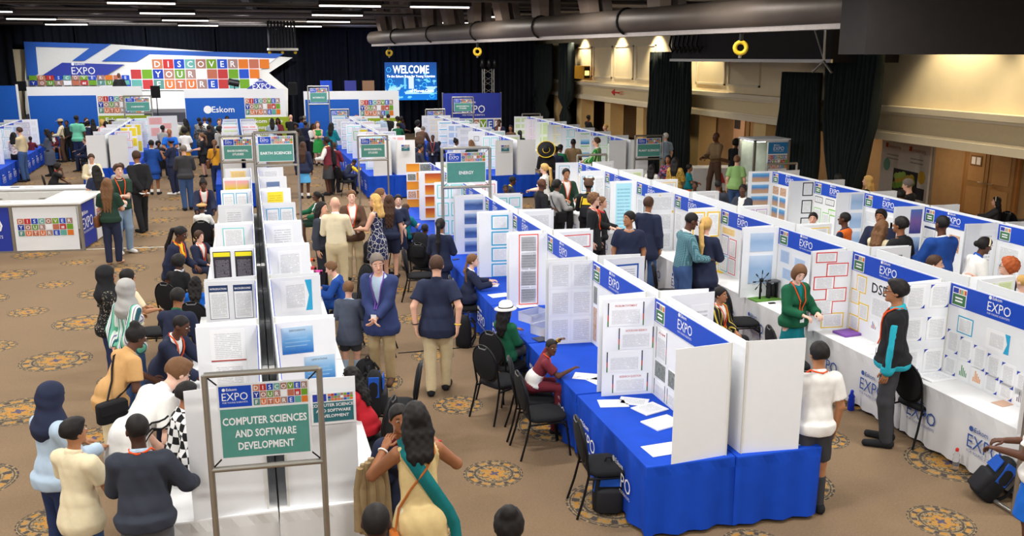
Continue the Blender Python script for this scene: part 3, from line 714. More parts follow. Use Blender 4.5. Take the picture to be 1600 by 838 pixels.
def header_me(green=(70, 120, 80)):
    if green in _hd: return _hd[green]
    mb = MB(); h0 = TZ + BH - .25; L = LB_
    mb.box((-L / 2 + .01, .004, h0), (L / 2 - .01, .012, TZ + BH - .012), BLUE)
    a = L / 2 - .05                              # viewer's left end
    def q(x0, x1, z0, z1, mat, d): mb.quad((x0, d, z0), (x1, d, z0), (x1, d, z1), (x0, d, z1), mat)
    mb.box((a - .21, .012, h0 + .01), (a, .015, h0 + .215), WHITE)
    q(a - .01, a - .09, h0 + .15, h0 + .205, NAVYB, .016); 
    for i in range(4): q(a - .10 - .027 * i, a - .123 - .027 * i, h0 + .15, h0 + .2, col(((196, 120, 80), (110, 170, 160), (240, 180, 60), (190, 70, 60))[i]), .016)
    q(a - .01, a - .2, h0 + .02, h0 + .14, col(green), .016)
    for z_ in (.09, .055): q(a - .05, a - .16, h0 + z_, h0 + z_ + .018, WTXT, .017)
    expo_logo(mb, (L / 2 - .72, .014, h0 + .075), -X, Z, .105, WTXT)
    q(-L / 2 + .24, -L / 2 + .06, h0 + .02, h0 + .1, WHITE, .014)
    for i in range(3): q(-L / 2 + .22 - .05 * i, -L / 2 + .185 - .05 * i, h0 + .04, h0 + .085, DTXT, .0155)
    o = mb.build('tmp'); _hd[green] = o.data; bpy.data.objects.remove(o); return _hd[green]
PANEL_ME = box_me((-LB_ / 2, -.006, TZ), (LB_ / 2, 0.004, TZ + BH), WHITE)
def wing_me(sgn, fl):
    mb = MB(); x0 = sgn * LB_ / 2; dx = sgn * fl
    mb.obox((x0 - .003, .0, TZ), (.006, 0, 0), (dx, WL, 0), (0, 0, BH), WHITE)
    mb.obox((x0 - .012, .0, TZ), (.024, 0, 0), (0, .012, 0), (0, 0, BH + .001), M('board_spine', (214, 212, 204), .6, var=0)); o = mb.build('tmp'); me = o.data; bpy.data.objects.remove(o); return me
WING_ME = {(s, f): wing_me(s, f) for s in (-1, 1) for f in (.05,)}
BOARDS = []
def board(x, y, rz, side, label, wing=(), main=(), group=None, header=True, near_sheets=()):
    b = thing('display_board', label, 'display board', (x, y, 0), rz, group)
    mp = link('main_panel', PANEL_ME, b); wp = {s: link('wing_panel', WING_ME[(s, .05)], b) for s in (1, -1)}
    if header: link('header_strip', header_me(), mp)
    far = 1 if side == 'L' else -1
    def frame(sg):
        # sg: +1 wing at +x ; seen from inside
        e = unit((sg * .05, WL, 0)); n = np.array((-sg * e[1], sg * e[0], 0)); wl = sqrt(WL ** 2 + .05 ** 2)
        fold = np.array((sg * LB_ / 2, 0, TZ)) + n * .004
        return (fold + e * wl, -e, n, wl, BH) if sg == 1 else (fold, e, n, wl, BH)
    f = frame(far)
    for sp in wing: sheet(wp[far], f[0], f[1], f[2], f[3], f[4], *sp)
    for sp in main: sheet(mp, (LB_ / 2, .004, TZ), (-1, 0, 0), (0, 1, 0), LB_, BH, *sp)
    BOARDS.append(b); return b
# ------------------------------------------------------------------ tables
def cloth_me(L, W, mat, inkmat):
    mb = MB(); rng = np.random.RandomState(3); pts = []
    def seg(a, b_, n):
        for i in range(n): pts.append((np.array(a) + (np.array(b_) - np.array(a)) * i / n))
    hx, hy = L / 2, W / 2
    seg((-hx, -hy), (hx, -hy), 26); seg((hx, -hy), (hx, hy), 14); seg((hx, hy), (-hx, hy), 26); seg((-hx, hy), (-hx, -hy), 14)
    n = len(pts); lev = [(TZ, 0), (TZ - .012, .006), (TZ - .1, .008), (TZ - .3, .012), (TZ - .5, .018), (.04, .026)]; vs = []
    cx = np.array(pts); out = cx / np.maximum(np.abs(cx) / np.array((hx, hy)), 1e-6).max(1)[:, None]
    nrm = np.where(np.abs(np.abs(cx[:, 0]) - hx)[:, None] < 1e-6, np.sign(cx) * (1, 0), np.sign(cx) * (0, 1))
    for li, (z, am) in enumerate(lev):
        for i in range(n):
            f = am * (sin(i * 1.35) + .6 * sin(i * .53 + 1)) * (1 if li > 1 else 0)
            p = cx[i] * (1 - (.003 if li == 0 else 0)) + nrm[i] * (f if li > 1 else 0); vs.append((p[0], p[1], z))
    fs = [tuple(range(n))] + [(l * n + i, (l + 1) * n + i, (l + 1) * n + (i + 1) % n, l * n + (i + 1) % n) for l in range(len(lev) - 1) for i in range(n)]
    mb.add(vs, fs, mat, False)
    for i in range(1 + 2 * n, len(fs)): mb.sm[i] = True
    expo_logo(mb, (.5, hy + .034, .3), -X, Z, .15, inkmat); expo_logo(mb, (-.42, hy + .034, .3), -X, Z, .15, inkmat)
    o = mb.build('tmp'); me = o.data; bpy.data.objects.remove(o); return me
_cl = {}
INKB = M('cloth_ink', (60, 90, 160), .8, var=0)
def leg_me():
    mb = MB(); mb.tube([(0, 0, 0), (0, 0, TZ - .05)], .018, BLACKM); o = mb.build('tmp'); me = o.data; bpy.data.objects.remove(o); return me
LEG_ME = leg_me(); TOPS = {}
TABLES = []
def table(x, y, rz, L, W, color, label, group=None):
    TABLES.append((x, y, rz, L, W))
    k = (round(L, 2), round(W, 2), color)
    if k not in _cl:
        _cl[k] = cloth_me(L, W, BLUECLOTH if color == 'blue' else WHITECLOTH, WTXT if color == 'blue' else INKB); TOPS[k] = box_me((-L / 2 + .02, -W / 2 + .02, TZ - .05), (L / 2 - .02, W / 2 - .02, TZ - .006), M('table_ply', (170, 140, 100), .6))
    t = thing('exhibit_table', label, 'table', (x, y, 0), rz, group)
    link('tablecloth', _cl[k], t); link('tabletop', TOPS[k], t)
    for sx in (-1, 1):
        for sy in (-1, 1):
            o = link('leg', LEG_ME, t); o.location = (sx * (L / 2 - .15), sy * (W / 2 - .1), 0)
    return t
def row(nm, x0, y0, sl, pitch, n, gap, color, left, right, W=.85, sides='LR', hdr=True):
    """a double row of trifold boards back to back on cloth covered tables"""
    a = atan(sl)
    for k in range(n):
        yc = y0 + pitch * k + LB_ / 2 + .02; xc = x0 + (yc - y0) * sl; yt = y0 + pitch * (k + .5) - .06; xt = x0 + (yt - y0) * sl
        for sd in sides:
            s = -1 if sd == 'L' else 1; rz = (pi / 2 if sd == 'L' else -pi / 2) - a
            src = left if sd == 'L' else right
            lab, wing, main = src(k)
            table(xt + s * (W / 2 + .001), yt, rz, pitch - .03, W - .01, color, '%s-clothed exhibit table, %s on %s side of %s' % (color, ORD[k], 'left' if sd == 'L' else 'right', nm.replace('the ', '')))
            board(xc + s * gap / 2, yc, rz, sd, lab, wing, main)
def lab(desc, k, sd, nm): return '%s, %s on %s side of %s' % (desc, ORD[k], 'left' if sd == 'L' else 'right', nm.replace('the ', ''))
def plain(k, seed):
    r = random.Random(seed * 31 + k)
    st = r.choice(['w', 'w', 'f:c', 'F:t', 'f:b', 'gr', 'bl', 'f:l', 'W', 'f:r', 'h:c', 'pk', 'f:y'])
    return {'w': 'plain text pages', 'f:c': 'cyan-edged pages', 'F:t': 'mint-edged pages', 'f:b': 'blue-edged pages', 'gr': 'pale green pages', 'bl': 'pale blue pages', 'f:l': 'lilac-edged pages', 'W': 'large-print pages', 'f:r': 'red-edged pages', 'h:c': 'cyan-headed pages', 'pk': 'pink pages', 'f:y': 'yellow-edged pages'}[st], grid(r.choice((1, 2)), r.choice((3, 4)), st, .08, .05, .06), grid(4, 2, r.choice([st, 'w', ['w', 'p:grey', 'w', 'p:sky']]), .04, .04, .03, 0, .72)
TW = [None] * 12
# --- computing row
nmL = 'the computing row'
def cl(k):
    d = {0: ('white trifold board with red-ruled text pages', [(.22, .68, .78, .97, 'L:'), (.22, .40, .78, .66, 'L:'), (.22, .12, .78, .37, 'L:')]),
         1: ('trifold board with navy-headed pages', [(.07, .58, .46, .96, 'h:nINTRODUCTION'), (.54, .58, .93, .96, 'h:nBACKGROUND'), (.07, .14, .46, .52, 'h:nBACKGROUND'), (.54, .14, .93, .52, 'h:nPROBLEM')]),
         2: ('trifold board with black pages headed in yellow', grid(2, 2, 'k', .05, .03, .08, .1, 1)),
         3: ('trifold board with a thin cyan box of text', [(.2, .66, .75, .95, 'f:t'), (.2, .3, .75, .6, 'f:t')]),
         4: ('trifold board with one titled page', [(.2, .4, .7, .95, 'W')]),
         5: ('trifold board with two blue-edged pages', [(.05, .35, .42, .96, 'f:c'), (.48, .35, .85, .96, 'f:c')]),
         6: ('trifold board with pink, yellow and green sheets', [(.05, .45, .46, .96, 'p:rainbow'), (.48, .45, .9, .96, 'p:rainbow')])}
    ds, w_ = d.get(k, ('trifold board with a pale boxed note', [(.2, .6, .8, .95, 'pe')])); return lab(ds, k, 'L', nmL), w_, plain(k, 1)[2]
def cr(k):
    d = {0: ('trifold board with blue shaded panels', [(.1, .70, .62, .95, 'G:DISCUSSION'), (.45, .40, .97, .66, 'G:LIMITATIONS'), (.12, .1, .64, .36, 'G:CONCLUSION')]),
         1: ('trifold board with cyan swooshes on its pages', [(.2, .62, .82, .96, 'X:'), (.2, .2, .82, .55, 'X:')]),
         2: ('trifold board with a grey text page', [(.25, .5, .8, .93, 'w'), (.25, .05, .8, .42, 'w')]), 3: ('trifold board with a pale text page', [(.2, .4, .75, .95, 'W')]),
         4: ('trifold board with two cyan-edged pages', [(.12, .3, .5, .93, 'f:c'), (.53, .3, .92, .93, 'f:c')]), 5: ('trifold board with a bright yellow sheet', [(.22, .3, .75, .96, 'y')]),
         6: ('trifold board with a single ruled page', [(.25, .4, .75, .92, 'h:l')])}
    ds, w_ = d.get(k, ('trifold board with a grey sheet', [(.2, .5, .8, .95, 'w')])); return lab(ds, k, 'R', nmL), w_, plain(k, 2)[2]
row(nmL, -.2, 6.9, -.034, 1.84, 8, .15, 'white', cl, cr)
# --- energy row
nmE = 'the energy row'
def el(k):
    R4 = [(.08, .72, .78, .96, 'R:PROBLEM STATEMENT'), (.3, .48, .98, .70, 'R:BACKGROUND RESEARCH'), (.08, .25, .78, .46, 'R:'), (.2, .03, .9, .22, 'R:RESEARCH QUESTION')]
    d = {0: ('white trifold board with red-titled pages', R4, [(.04, .40, .2, .72, 'R:AIM'), (.03, .20, .2, .38, 'P:grey'), (.23, .20, .4, .38, 'P:grey'), (.03, .02, .2, .18, 'R:'), (.23, .02, .4, .18, 'R:'), (.45, .1, .6, .7, 'w')]),
         1: ('trifold board with six grey text pages', grid(2, 3, ['w', 'w', 'w', 'w', 'w', 'p:grey'][:5] + ['w'], .03, .02, .03), [(.03, .5, .1, .7, 'p:grey'), (.03, .05, .1, .45, 'p:people')]),
         2: ('trifold board with a red column of pages', [(.25, .02, .75, .99, 'f:o')] + [(.3, .76 - .24 * i, .7, .96 - .24 * i, 'W') for i in range(4)], grid(5, 2, 'w', .03, .03, .03, 0, .72)),
         3: ('trifold board with cyan-framed pages', [(.36, .74 - .25 * i, .86, .96 - .25 * i, 'F:c') for i in range(4)], grid(5, 2, 'f:c', .03, .03, .03, 0, .72)),
         4: ('trifold board with blue shaded pictures', [(.3, .76 - .24 * i, .9, .94 - .24 * i, 'p:navy') for i in range(4)], grid(4, 2, 'p:sky', .03, .03, .03, 0, .72)),
         5: ('trifold board with mint-edged pages', grid(2, 3, 'F:t', .05, .03, .08), grid(4, 2, 'F:t', .03, .03, .03, 0, .72)),
         6: ('trifold board with orange sunset pictures', [(.2, .77 - .24 * i, .85, .97 - .24 * i, 'p:sunset') for i in range(4)], grid(4, 2, 'p:sunset', .03, .03, .03, 0, .72)),
         7: ('trifold board with black-edged orange pages', [(.0, .8, .55, .98, 'p:orange'), (.58, .82, .98, .97, 'p:grey'), (.03, .6, .4, .76, 'P:grey'), (.42, .6, .6, .78, 'p:orange'), (.0, .4, .55, .58, 'p:orange'), (.03, .2, .4, .37, 'P:people'), (.42, .2, .6, .38, 'p:orange'), (.0, .0, .55, .18, 'p:orange')], grid(4, 2, 'p:orange', .03, .03, .03, 0, .72))}[k]
    return lab(d[0], k, 'L', nmE), d[1], d[2]
def er(k):
    d = {0: ('trifold board with two grey text pages', [(.1, .15, .45, .85, 'w'), (.5, .2, .9, .88, 'W')]), 1: ('trifold board with a blue-framed page', [(.15, .45, .85, .92, 'F:b'), (.15, .05, .85, .4, 'w')])}.get(k)
    if not d: d = plain(k, 4)[:2]; d = ('trifold board with ' + d[0], d[1])
    return lab(d[0], k, 'R', nmE), d[1], plain(k, 5)[2]
row(nmE, 3.78, 6.95, -.026, 1.855, 8, .14, 'blue', el, er, W=.87)
# --- middle white row
nmM = 'the turbine row'
def ml(k):
    d = {0: ('trifold board with blue-cornered pages', grid(2, 3, 'C', .03, .02, .1), [(.10, .50, .24, .68, 'f:c'), (.36, .46, .56, .66, 'X:')] + [(.02 + .125 * i, .26 - .03 * i, .13 + .125 * i, .5 - .03 * i, 'C') for i in range(7)] + [(.02 + .125 * i, .02, .13 + .125 * i, .21 - .02 * (i > 3), ('C', 'B:g', 'B:o', 'C', 'C', 'B:k', 'C')[i]) for i in range(7)]),
         1: ('trifold board with scattered red and yellow-edged pages', [(.08, .86, .6, .99, 'f:r'), (.36, .68, .9, .85, 'f:r'), (.06, .52, .58, .69, 'f:r'), (.38, .36, .9, .54, 'f:r'), (.04, .2, .58, .4, 'f:r'), (.32, .03, .88, .22, 'f:y')],
             [(.08, .52, .2, .73, 'f:y'), (.02, .36, .13, .54, 'f:y'), (.13, .2, .25, .4, 'f:y'), (.02, .03, .15, .22, 'f:y'), (.27, .58, .5, .7, 'D:DSES'), (.27, .3, .5, .54, 'w'), (.28, .12, .38, .26, 'B:m'), (.42, .12, .54, .26, 'B:m'), (.6, .05, .75, .7, 'w'), (.8, .05, .95, .7, 'w')]),
         2: ('trifold board behind a wind turbine model', [(.2, .66, .85, .92, 'p:sky'), (.2, .2, .85, .6, 'p:sky')], [(.05, .52, .2, .7, 'bl'), (.28, .5, .45, .66, 'bl'), (.1, .3, .25, .46, 'bl'), (.3, .24, .45, .42, 'bl'), (.5, .1, .75, .7, 'w')]),
         3: ('trifold board with four yellow-framed pages', [(.12, .55, .48, .95, 'F:y'), (.55, .55, .95, .95, 'F:y'), (.1, .1, .48, .5, 'F:y'), (.55, .1, .95, .5, 'F:y')], [(.04, .62, .3, .73, 'pe'), (.04, .3, .18, .6, 'f:p'), (.04, .03, .18, .28, 'f:c'), (.2, .3, .34, .58, 'f:r'), (.2, .03, .34, .28, 'f:r'), (.4, .1, .6, .7, 'w')]),
         4: ('trifold board with yellow-dotted text pages', [(.05, .7, .95, .96, 'w'), (.05, .36, .95, .66, 'w'), (.05, .05, .95, .32, 'w'), (.45, .95, .5, .98, 'f:y'), (.1, .66, .15, .7, 'f:y'), (.9, .66, .95, .7, 'f:y')], grid(5, 2, 'W', .03, .03, .03, 0, .72)),
         5: ('trifold board with a pale cyan column of text', [(.2, .03, .8, .97, 'c')], grid(5, 2, ['w', 'p:grey'], .03, .03, .03, 0, .72)),
         6: ('trifold board with blue-framed picture sheets', [(.05, .6, .5, .9, 'f:c'), (.05, .1, .5, .5, 'f:c'), (.55, .3, .95, .9, 'w')], grid(4, 2, 'f:c', .02, .03, .03, 0, .72)),
         7: ('trifold board with tall cyan-edged pages', [(.15, .55, .6, .93, 'f:c'), (.15, .1, .6, .5, 'f:c')], grid(4, 2, 'f:y', .03, .03, .03, 0, .72))}[k]
    return lab(d[0], k, 'L', nmM), d[1], d[2]
def mr(k):
    d = plain(k, 6); d0 = 'trifold board with ' + d[0]
    if k == 1: return lab('trifold board with one dark picture', k, 'R', nmM), [(.3, .45, .75, .9, 'p:grey'), (.1, .05, .9, .35, 'w')], d[2]
    return lab(d0, k, 'R', nmM), d[1], d[2]
row(nmM, 7.34, 6.78, -.028, 1.765, 8, .35, 'white', ml, mr, W=.64)
# --- wall-side row
nmW = 'the recess row'
def wl_(k):
    d = {0: ('trifold board with bare pages', [(.1, .1, .9, .9, 'W')], grid(5, 2, 'W', .03, .03, .03, 0, .72)),
         1: ('trifold board with a blank grey wing', [(.1, .1, .9, .9, 'W')], [(.03, .42, .3, .7, 'W'), (.03, .1, .3, .4, 'w'), (.4, .1, .9, .7, 'w')]),
         2: ('trifold board with purple and blue pictures', [(.08, .56, .45, .95, 'p:purple'), (.55, .56, .92, .95, 'p:purple'), (.08, .1, .45, .5, 'p:sky'), (.55, .1, .92, .5, 'p:navy')], [(.02, .5, .2, .7, 'h:n'), (.02, .3, .2, .46, 'w'), (.02, .05, .2, .27, 'p:purple'), (.4, .4, .55, .66, 'p:people'), (.6, .4, .7, .66, 'f:k'), (.75, .1, .95, .65, 'w')]),
         3: ('trifold board with six pale blue sheets', grid(2, 3, 'p:sky', .05, .03, .06), [(.02, .5, .3, .7, 'w'), (.35, .4, .6, .7, 'w'), (.02, .05, .3, .45, 'w'), (.5, .1, .9, .6, 'w')]),
         4: ('trifold board with six black-framed pages', grid(2, 3, 'F:k', .06, .03, .08), [(.03, .6, .2, .72, 'f:k'), (.27, .6, .45, .72, 'f:k'), (.5, .6, .68, .72, 'f:k'), (.34, .42, .5, .54, 'F:g'), (.03, .2, .18, .5, 'f:g'), (.22, .1, .38, .45, 'f:g'), (.5, .1, .9, .5, 'w')]),
         5: ('trifold board with blue and sand beach pictures', [(.15, .78 - .24 * i, .85, .96 - .24 * i, 'p:beach') for i in range(4)], [(.03, .54, .18, .7, 'p:people'), (.22, .54, .37, .7, 'p:people'), (.03, .3, .18, .5, 'p:beach'), (.22, .3, .37, .5, 'p:beach'), (.03, .05, .18, .26, 'p:beach'), (.22, .05, .37, .26, 'p:beach'), (.5, .1, .9, .7, 'w')])}[k]
    return lab(d[0], k, 'L', nmW), d[1], d[2]
def wr_(k): d = plain(k, 8); return lab('trifold board with ' + d[0], k, 'R', nmW), d[1], d[2]
row(nmW, 10.45, 8.12, 0, 1.67, 6, .12, 'white', wl_, wr_, W=.8)
# --- rows of the farther block
def mk(nm, sd, seed, over=None):
    def f(k):
        if over and k in over: return lab(over[k][0], k, sd, nm), over[k][1], over[k][2]
        d = plain(k, seed); return lab('trifold board with ' + d[0], k, sd, nm), d[1], d[2]
    return f
nmP = 'the plant sciences row'
G3 = grid(2, 3, 'f:g', .05, .03, .05)
row(nmP, 10.12, 26.2, 0, 1.68, 7, .14, 'white', mk(nmP, 'L', 11, {0: ('trifold board with green-ruled pages', G3, grid(4, 2, 'f:g', .02, .03, .03, 0, .72)), 1: ('trifold board with green and blue bands', [(.1, .8, .9, .95, 'h:g'), (.1, .6, .9, .76, 'p:blue'), (.1, .4, .9, .56, 'h:g'), (.1, .2, .9, .36, 'p:blue')], grid(4, 2, 'gr', .02, .03, .03, 0, .72)), 3: ('trifold board with yellow-edged pages', grid(2, 3, 'f:y', .05, .03, .05), grid(4, 2, 'gr', .02, .03, .03, 0, .72)), 4: ('trifold board with pale green pages', grid(2, 2, 'gr', .05, .03, .05), grid(4, 2, 'gr', .02, .03, .03, 0, .72)), 5: ('trifold board with pale pink pages', grid(2, 3, 'f:l', .05, .03, .05), grid(4, 2, 'pk', .02, .03, .03, 0, .72))}), mk(nmP, 'R', 12), W=.8)
nmG = 'the row behind the energy sign'
row(nmG, 6.78, 27.0, -.03, 1.8, 7, .14, 'blue', mk(nmG, 'L', 13, {1: ('trifold board with black blocks of print', [(.3, .7, .6, .85, 'f:k'), (.3, .4, .7, .55, 'f:k'), (.1, .1, .8, .3, 'w')], grid(4, 2, 'w', .02, .03, .03, 0, .72))}), mk(nmG, 'R', 14), W=.8)
nmV = 'the central far row'
row(nmV, 3.2, 27.8, -.045, 1.75, 7, .16, 'blue', mk(nmV, 'L', 15, {0: ('trifold board with mint pages', grid(2, 3, 'F:t', .05, .03, .06), grid(4, 2, 'F:t', .02, .03, .03, 0, .72)), 1: ('trifold board with red, yellow, purple frames', [(.5, .76, .98, .97, 'f:r'), (.5, .53, .98, .74, 'f:y'), (.5, .3, .98, .5, 'f:p'), (.5, .06, .98, .27, 'f:g'), (.1, .5, .3, .7, 'p:people')], grid(4, 2, 'w', .02, .03, .03, 0, .72)), 2: ('trifold board with a yellow and cyan sheet', [(.1, .6, .4, .9, 'F:g'), (.5, .7, .95, .95, 'y'), (.5, .4, .95, .6, 'f:c')], [(.1, .1, .5, .7, 'w')])}),
    mk(nmV, 'R', 16, {4: ('trifold board with a red-headed page', [(.1, .75, .9, .95, 'f:r'), (.1, .2, .9, .7, 'w')], ()), 3: ('trifold board with cyan-headed sheets', [(.05, .5, .45, .9, 'c'), (.5, .5, .95, .9, 'c')], ())}), W=.8)
nmA = 'the row behind earth sciences'
row(nmA, -1.15, 27.0, -.05, 1.75, 7, .12, 'blue', mk(nmA, 'L', 17, {0: ('trifold board with a peach note', [(.2, .5, .8, .9, 'f:o')], ()), 2: ('trifold board with pale pages in threes', grid(3, 3, 'w'), ())}), mk(nmA, 'R', 18), W=.8)
nmS = 'the row ending in blank panels'
row(nmS, -5.55, 31.9, -.05, 1.75, 5, .1, 'blue', mk(nmS, 'L', 19), mk(nmS, 'R', 20, {0: ('trifold board with red-framed pages', [(.15, .74, .85, .96, 'f:o'), (.4, .46, .98, .7, 'f:o'), (.2, .1, .7, .4, 'w')], ()), 1: ('trifold board with yellow sheets', grid(2, 3, ['y', 'y', 'W', 'y', 'y', 'W'], .04, .02, .06), ()), 2: ('trifold board with broad yellow blocks', grid(2, 2, 'y', .05, .03, .2), ())}), W=.8)
nmH = 'the leftmost far row'
row(nmH, -9.65, 32.2, -.07, 1.75, 5, .1, 'blue', mk(nmH, 'L', 21), mk(nmH, 'R', 22, {1: ('trifold board with cyan-edged sheets', grid(2, 3, 'f:c', .04, .02, .06), ()), 3: ('trifold board with lilac-edged sheets', grid(1, 4, 'f:l', .04, .02, .06), ())}), W=.8)
t = thing('display_board', 'tall white panel with pink sheets beside the blue Eskom wall', 'display board', (*onY(252, 172, 38)[:2], 0), .1)
mb = MB(); mb.box((-.55, 0, .71), (.55, .02, 2.0), WHITE); mb.box((-.5, .03, 0), (.5, .06, .9), BLUE); mb.build('main_panel', t)
for s0, t0, s1, t1 in ((.06, .7, .5, .95), (.5, .55, .8, .75), (.5, .3, .8, .48), (.1, .3, .4, .6)): sheet(t, (-.55, 0, .9), X, -Y, 1.1, 1.1, s0, t0, s1, t1, 'pk')
# ------------------------------------------------------------------ category signs on stands
def sign(label, x, y, h, lines, rz=0., w=.9, feet=True, panel=True, ph=.62):
    t = thing('sign_stand', label, 'sign', (x, y, 0), rz)
    hw = w / 2; r = .022 if y < 15 else .028
    for s in (-1, 1):
        mb = MB(); mb.tube([(s * hw, 0, 0), (s * hw, 0, h)], r, ALU); mb.build('post', t)
        if not feet: continue
        mb = MB(); mb.tube([(s * hw, -.25, .025), (s * hw, .25, .025)], r, ALU); mb.build('foot', t)
    mb = MB(); mb.tube([(-hw, 0, h), (hw, 0, h)], r, ALU); mb.build('rail', t)
    zb = h - ph - .08
    mb = MB(); mb.tube([(-hw, 0, zb), (hw, 0, zb)], r, ALU); mb.build('rail', t)
    if panel:
        a, b_ = -hw + .075, hw - .075; z0, z1 = zb + .075, h - .075; W = b_ - a; Hh = z1 - z0
        mb = MB(); mb.box((a, -.008, z0), (b_, .008, z1), WHITE)
        zs = z0 + Hh * .70; mb.quad((a + .012, -.01, zs), (a + W * .37, -.01, zs), (a + W * .37, -.01, z1 - .012), (a + .012, -.01, z1 - .012), BLUE)
        expo_logo(mb, (a + W * .19, -.012, zs + Hh * .09), X, Z, Hh * .105, WTXT)
        tiles(mb, (a + W * .385, -.009, zs), X, Z, W * .6, Hh * .285, y < 24)
        mb.quad((a + .012, -.01, z0 + .012), (b_ - .012, -.01, z0 + .012), (b_ - .012, -.01, zs - .015), (a + .012, -.01, zs - .015), TEAL)
        n = len(lines); hh = Hh * (.1 if n > 1 else .105)
        for i, s in enumerate(lines):
            zc = z0 + Hh * .34 + (n - 1) * hh * .85 - i * hh * 1.7 - hh / 2
            mb.text(s, (0, -.012, zc), X, Z, hh, WTXT, 'c', .025, width=min(W * .92, W * (.056 if n > 1 else .062) * len(s)))
        sp_ = mb.build('sign_panel', t)
        for sx, sz in ((-1, 0), (1, 0), (-1, 1), (1, 1)):
            mb = MB(); mb.tube([(sx * hw, 0, h if sz else zb), (b_ - .01 if sx > 0 else a + .01, 0, z1 - .01 if sz else z0 + .01)], .006, BLACKM, 5); mb.build('cable_tie', sp_)
    return t
sign('large teal sign reading COMPUTER SCIENCES AND SOFTWARE DEVELOPMENT', -.235, 6.25, 2.08, ['COMPUTER SCIENCES', 'AND SOFTWARE', 'DEVELOPMENT'], -.04, .77)
sign('teal sign reading ENERGY over the blue-clothed row', 3.15, 16.165, 2.62, ['ENERGY'], 0, .87, feet=False)
sign('teal sign reading EARTH SCIENCES over the white-clothed row', -.18, 19.72, 2.69, ['EARTH SCIENCES'], 0, .87, ph=.6, feet=False)
sign('teal sign reading ENVIRONMENTAL STUDIES left of the earth sciences sign', -1.24, 26.05, 2.12, ['ENVIRONMENTAL', 'STUDIES'])
sign('teal sign reading ENVIRONMENTAL STUDIES in front of the blue-clothed table end', 2.46, 26.6, 2.02, ['ENVIRONMENTAL', 'STUDIES'], 0, .84)
sign('teal sign reading PLANT SCIENCES before the broad black curtain', 10.62, 25.8, 1.92, ['PLANT SCIENCES'], 0, .9)
c = onY(214, 150, 41.1); sign('teal sign with one small white word over the far left row', c[0], 41.1, c[2], ['CHEMISTRY'], 0, 1.08)
c = onY(497, 135, 40); sign('small teal sign before the blue band of the exhibition wall', c[0], 40, c[2], ['MATHEMATICS'], 0, .86, ph=.66)
c = onY(680, 171, 40.2); sign('half-hidden sign stand under the welcome screen', c[0], 40.2, c[2], ['PHYSICS'], 0, .85)
c = onY(723, 152, 40.6); sign('teal sign reading ENVIRONMENTAL STUDIES in front of the EXPO banner', c[0], 40.6, c[2], ['ENVIRONMENTAL', 'STUDIES'], 0, .95)
c = onY(530, 171, 40.6); sign('sign stand half hidden by boards in front of the white exhibition wall', c[0], 40.6, c[2], ['GEOGRAPHY'], 0, .8)
for u, v, Yp, w_, lb in ((925, 242, 21.3, .75, 'empty silver sign frame at the far end of the middle white row'), (830, 178, 38.3, .8, 'empty silver sign frame beyond the pink pages'), (1222, 256, 18.6, .75, 'empty silver sign frame at the far end of the recess row')):
    c = onY(u, v, Yp); sign(lb, c[0], Yp, c[2], [], 0, w_, panel=False)
c = at(1570, 797, 0); sign('silver sign stand at the edge of the white table by the backpack', c[0] + .42, c[1] - .1, 2.2, [], 0, .84, panel=False)
# small category cards on end wings
for p, nm, sc in (((.26, 6.87), 'COMPUTER SCIENCES', 1.), ((6.45, 26.93), 'ENVIRONMENTAL', .8), ((3.55, 27.775), 'ENVIRONMENTAL', .8)):
    t = thing('category_card', 'small teal category card on end panel ' + {'C': 'behind the computing sign', 'E': ('beyond the energy sign' if p[0] > 6 else 'by the bending brown jacket')}[nm[0]], 'card', (p[0], p[1], 1.53))
    mb = MB(); mb.box((-.17 * sc, -.004, -.13 * sc), (.17 * sc, .0, .13 * sc), WHITE); mb.quad((-.155 * sc, -.005, -.11 * sc), (.155 * sc, -.005, -.11 * sc), (.155 * sc, -.005, .05 * sc), (-.155 * sc, -.005, .05 * sc), M('teal_dark', (50, 110, 120), .6))
    mb.quad((-.155 * sc, -.005, .06 * sc), (-.05 * sc, -.005, .06 * sc), (-.05 * sc, -.005, .12 * sc), (-.155 * sc, -.005, .12 * sc), NAVYB); tiles(mb, (-.04 * sc, -.004, .06 * sc), X, Z, .195 * sc, .06 * sc, False)
    for i, s in enumerate(['COMPUTER SCIENCES', 'AND SOFTWARE', 'DEVELOPMENT'] if nm[0] == 'C' else ['ENVIRONMENTAL', 'STUDIES']): mb.text(s, (0, -.0065, (.015 - .045 * i) * sc), X, Z, .025 * sc, WTXT, 'c', .02)
    mb.build('card', t)
# ================================================================== RECEPTION COUNTER
Fc = at(131, 392, 0); BC = M('counter_white', (230, 230, 226), .5, var=.02)
dirx = unit(at(137, 390, 0) - at(0, 394, 0)); dirx[2] = 0; diry = np.array((-dirx[1], dirx[0], 0)); ang = atan2(dirx[1], dirx[0])
t = thing('reception_counter', 'white reception counter with blue EXPO panel and letter tiles on its front', 'counter', Fc, ang)
CH = 1.05
def cpanel(x0, x1, mat, nm, fn=None):
    mb = MB(); mb.box((x0 + .03, 0, .04), (x1 - .03, .04, CH - .04), mat)
    if fn: fn(mb, x0, x1)
    mb.build(nm, t)
cpanel(-1.42, -.04, WHITE, 'tile_panel', lambda m, a, b_: tiles(m, (a + .1, -.004, .36), X, Z, 1.16, .4, True, ('DISCOVER', 'YOURwbrg', 'FUTUREto')))
cpanel(-2.85, -1.44, NAVYB, 'logo_panel', lambda m, a, b_: expo_logo(m, (a + .72, -.006, .45), X, Z, .34, WTXT))
cpanel(-4.3, -2.87, WHITE, 'plain_panel')
for xx in (-4.3, -2.86, -1.43, 0):
    mb = MB(); mb.box((xx - .03, -.01, 0), (xx + .03, .05, CH), ALU); mb.build('post', t)
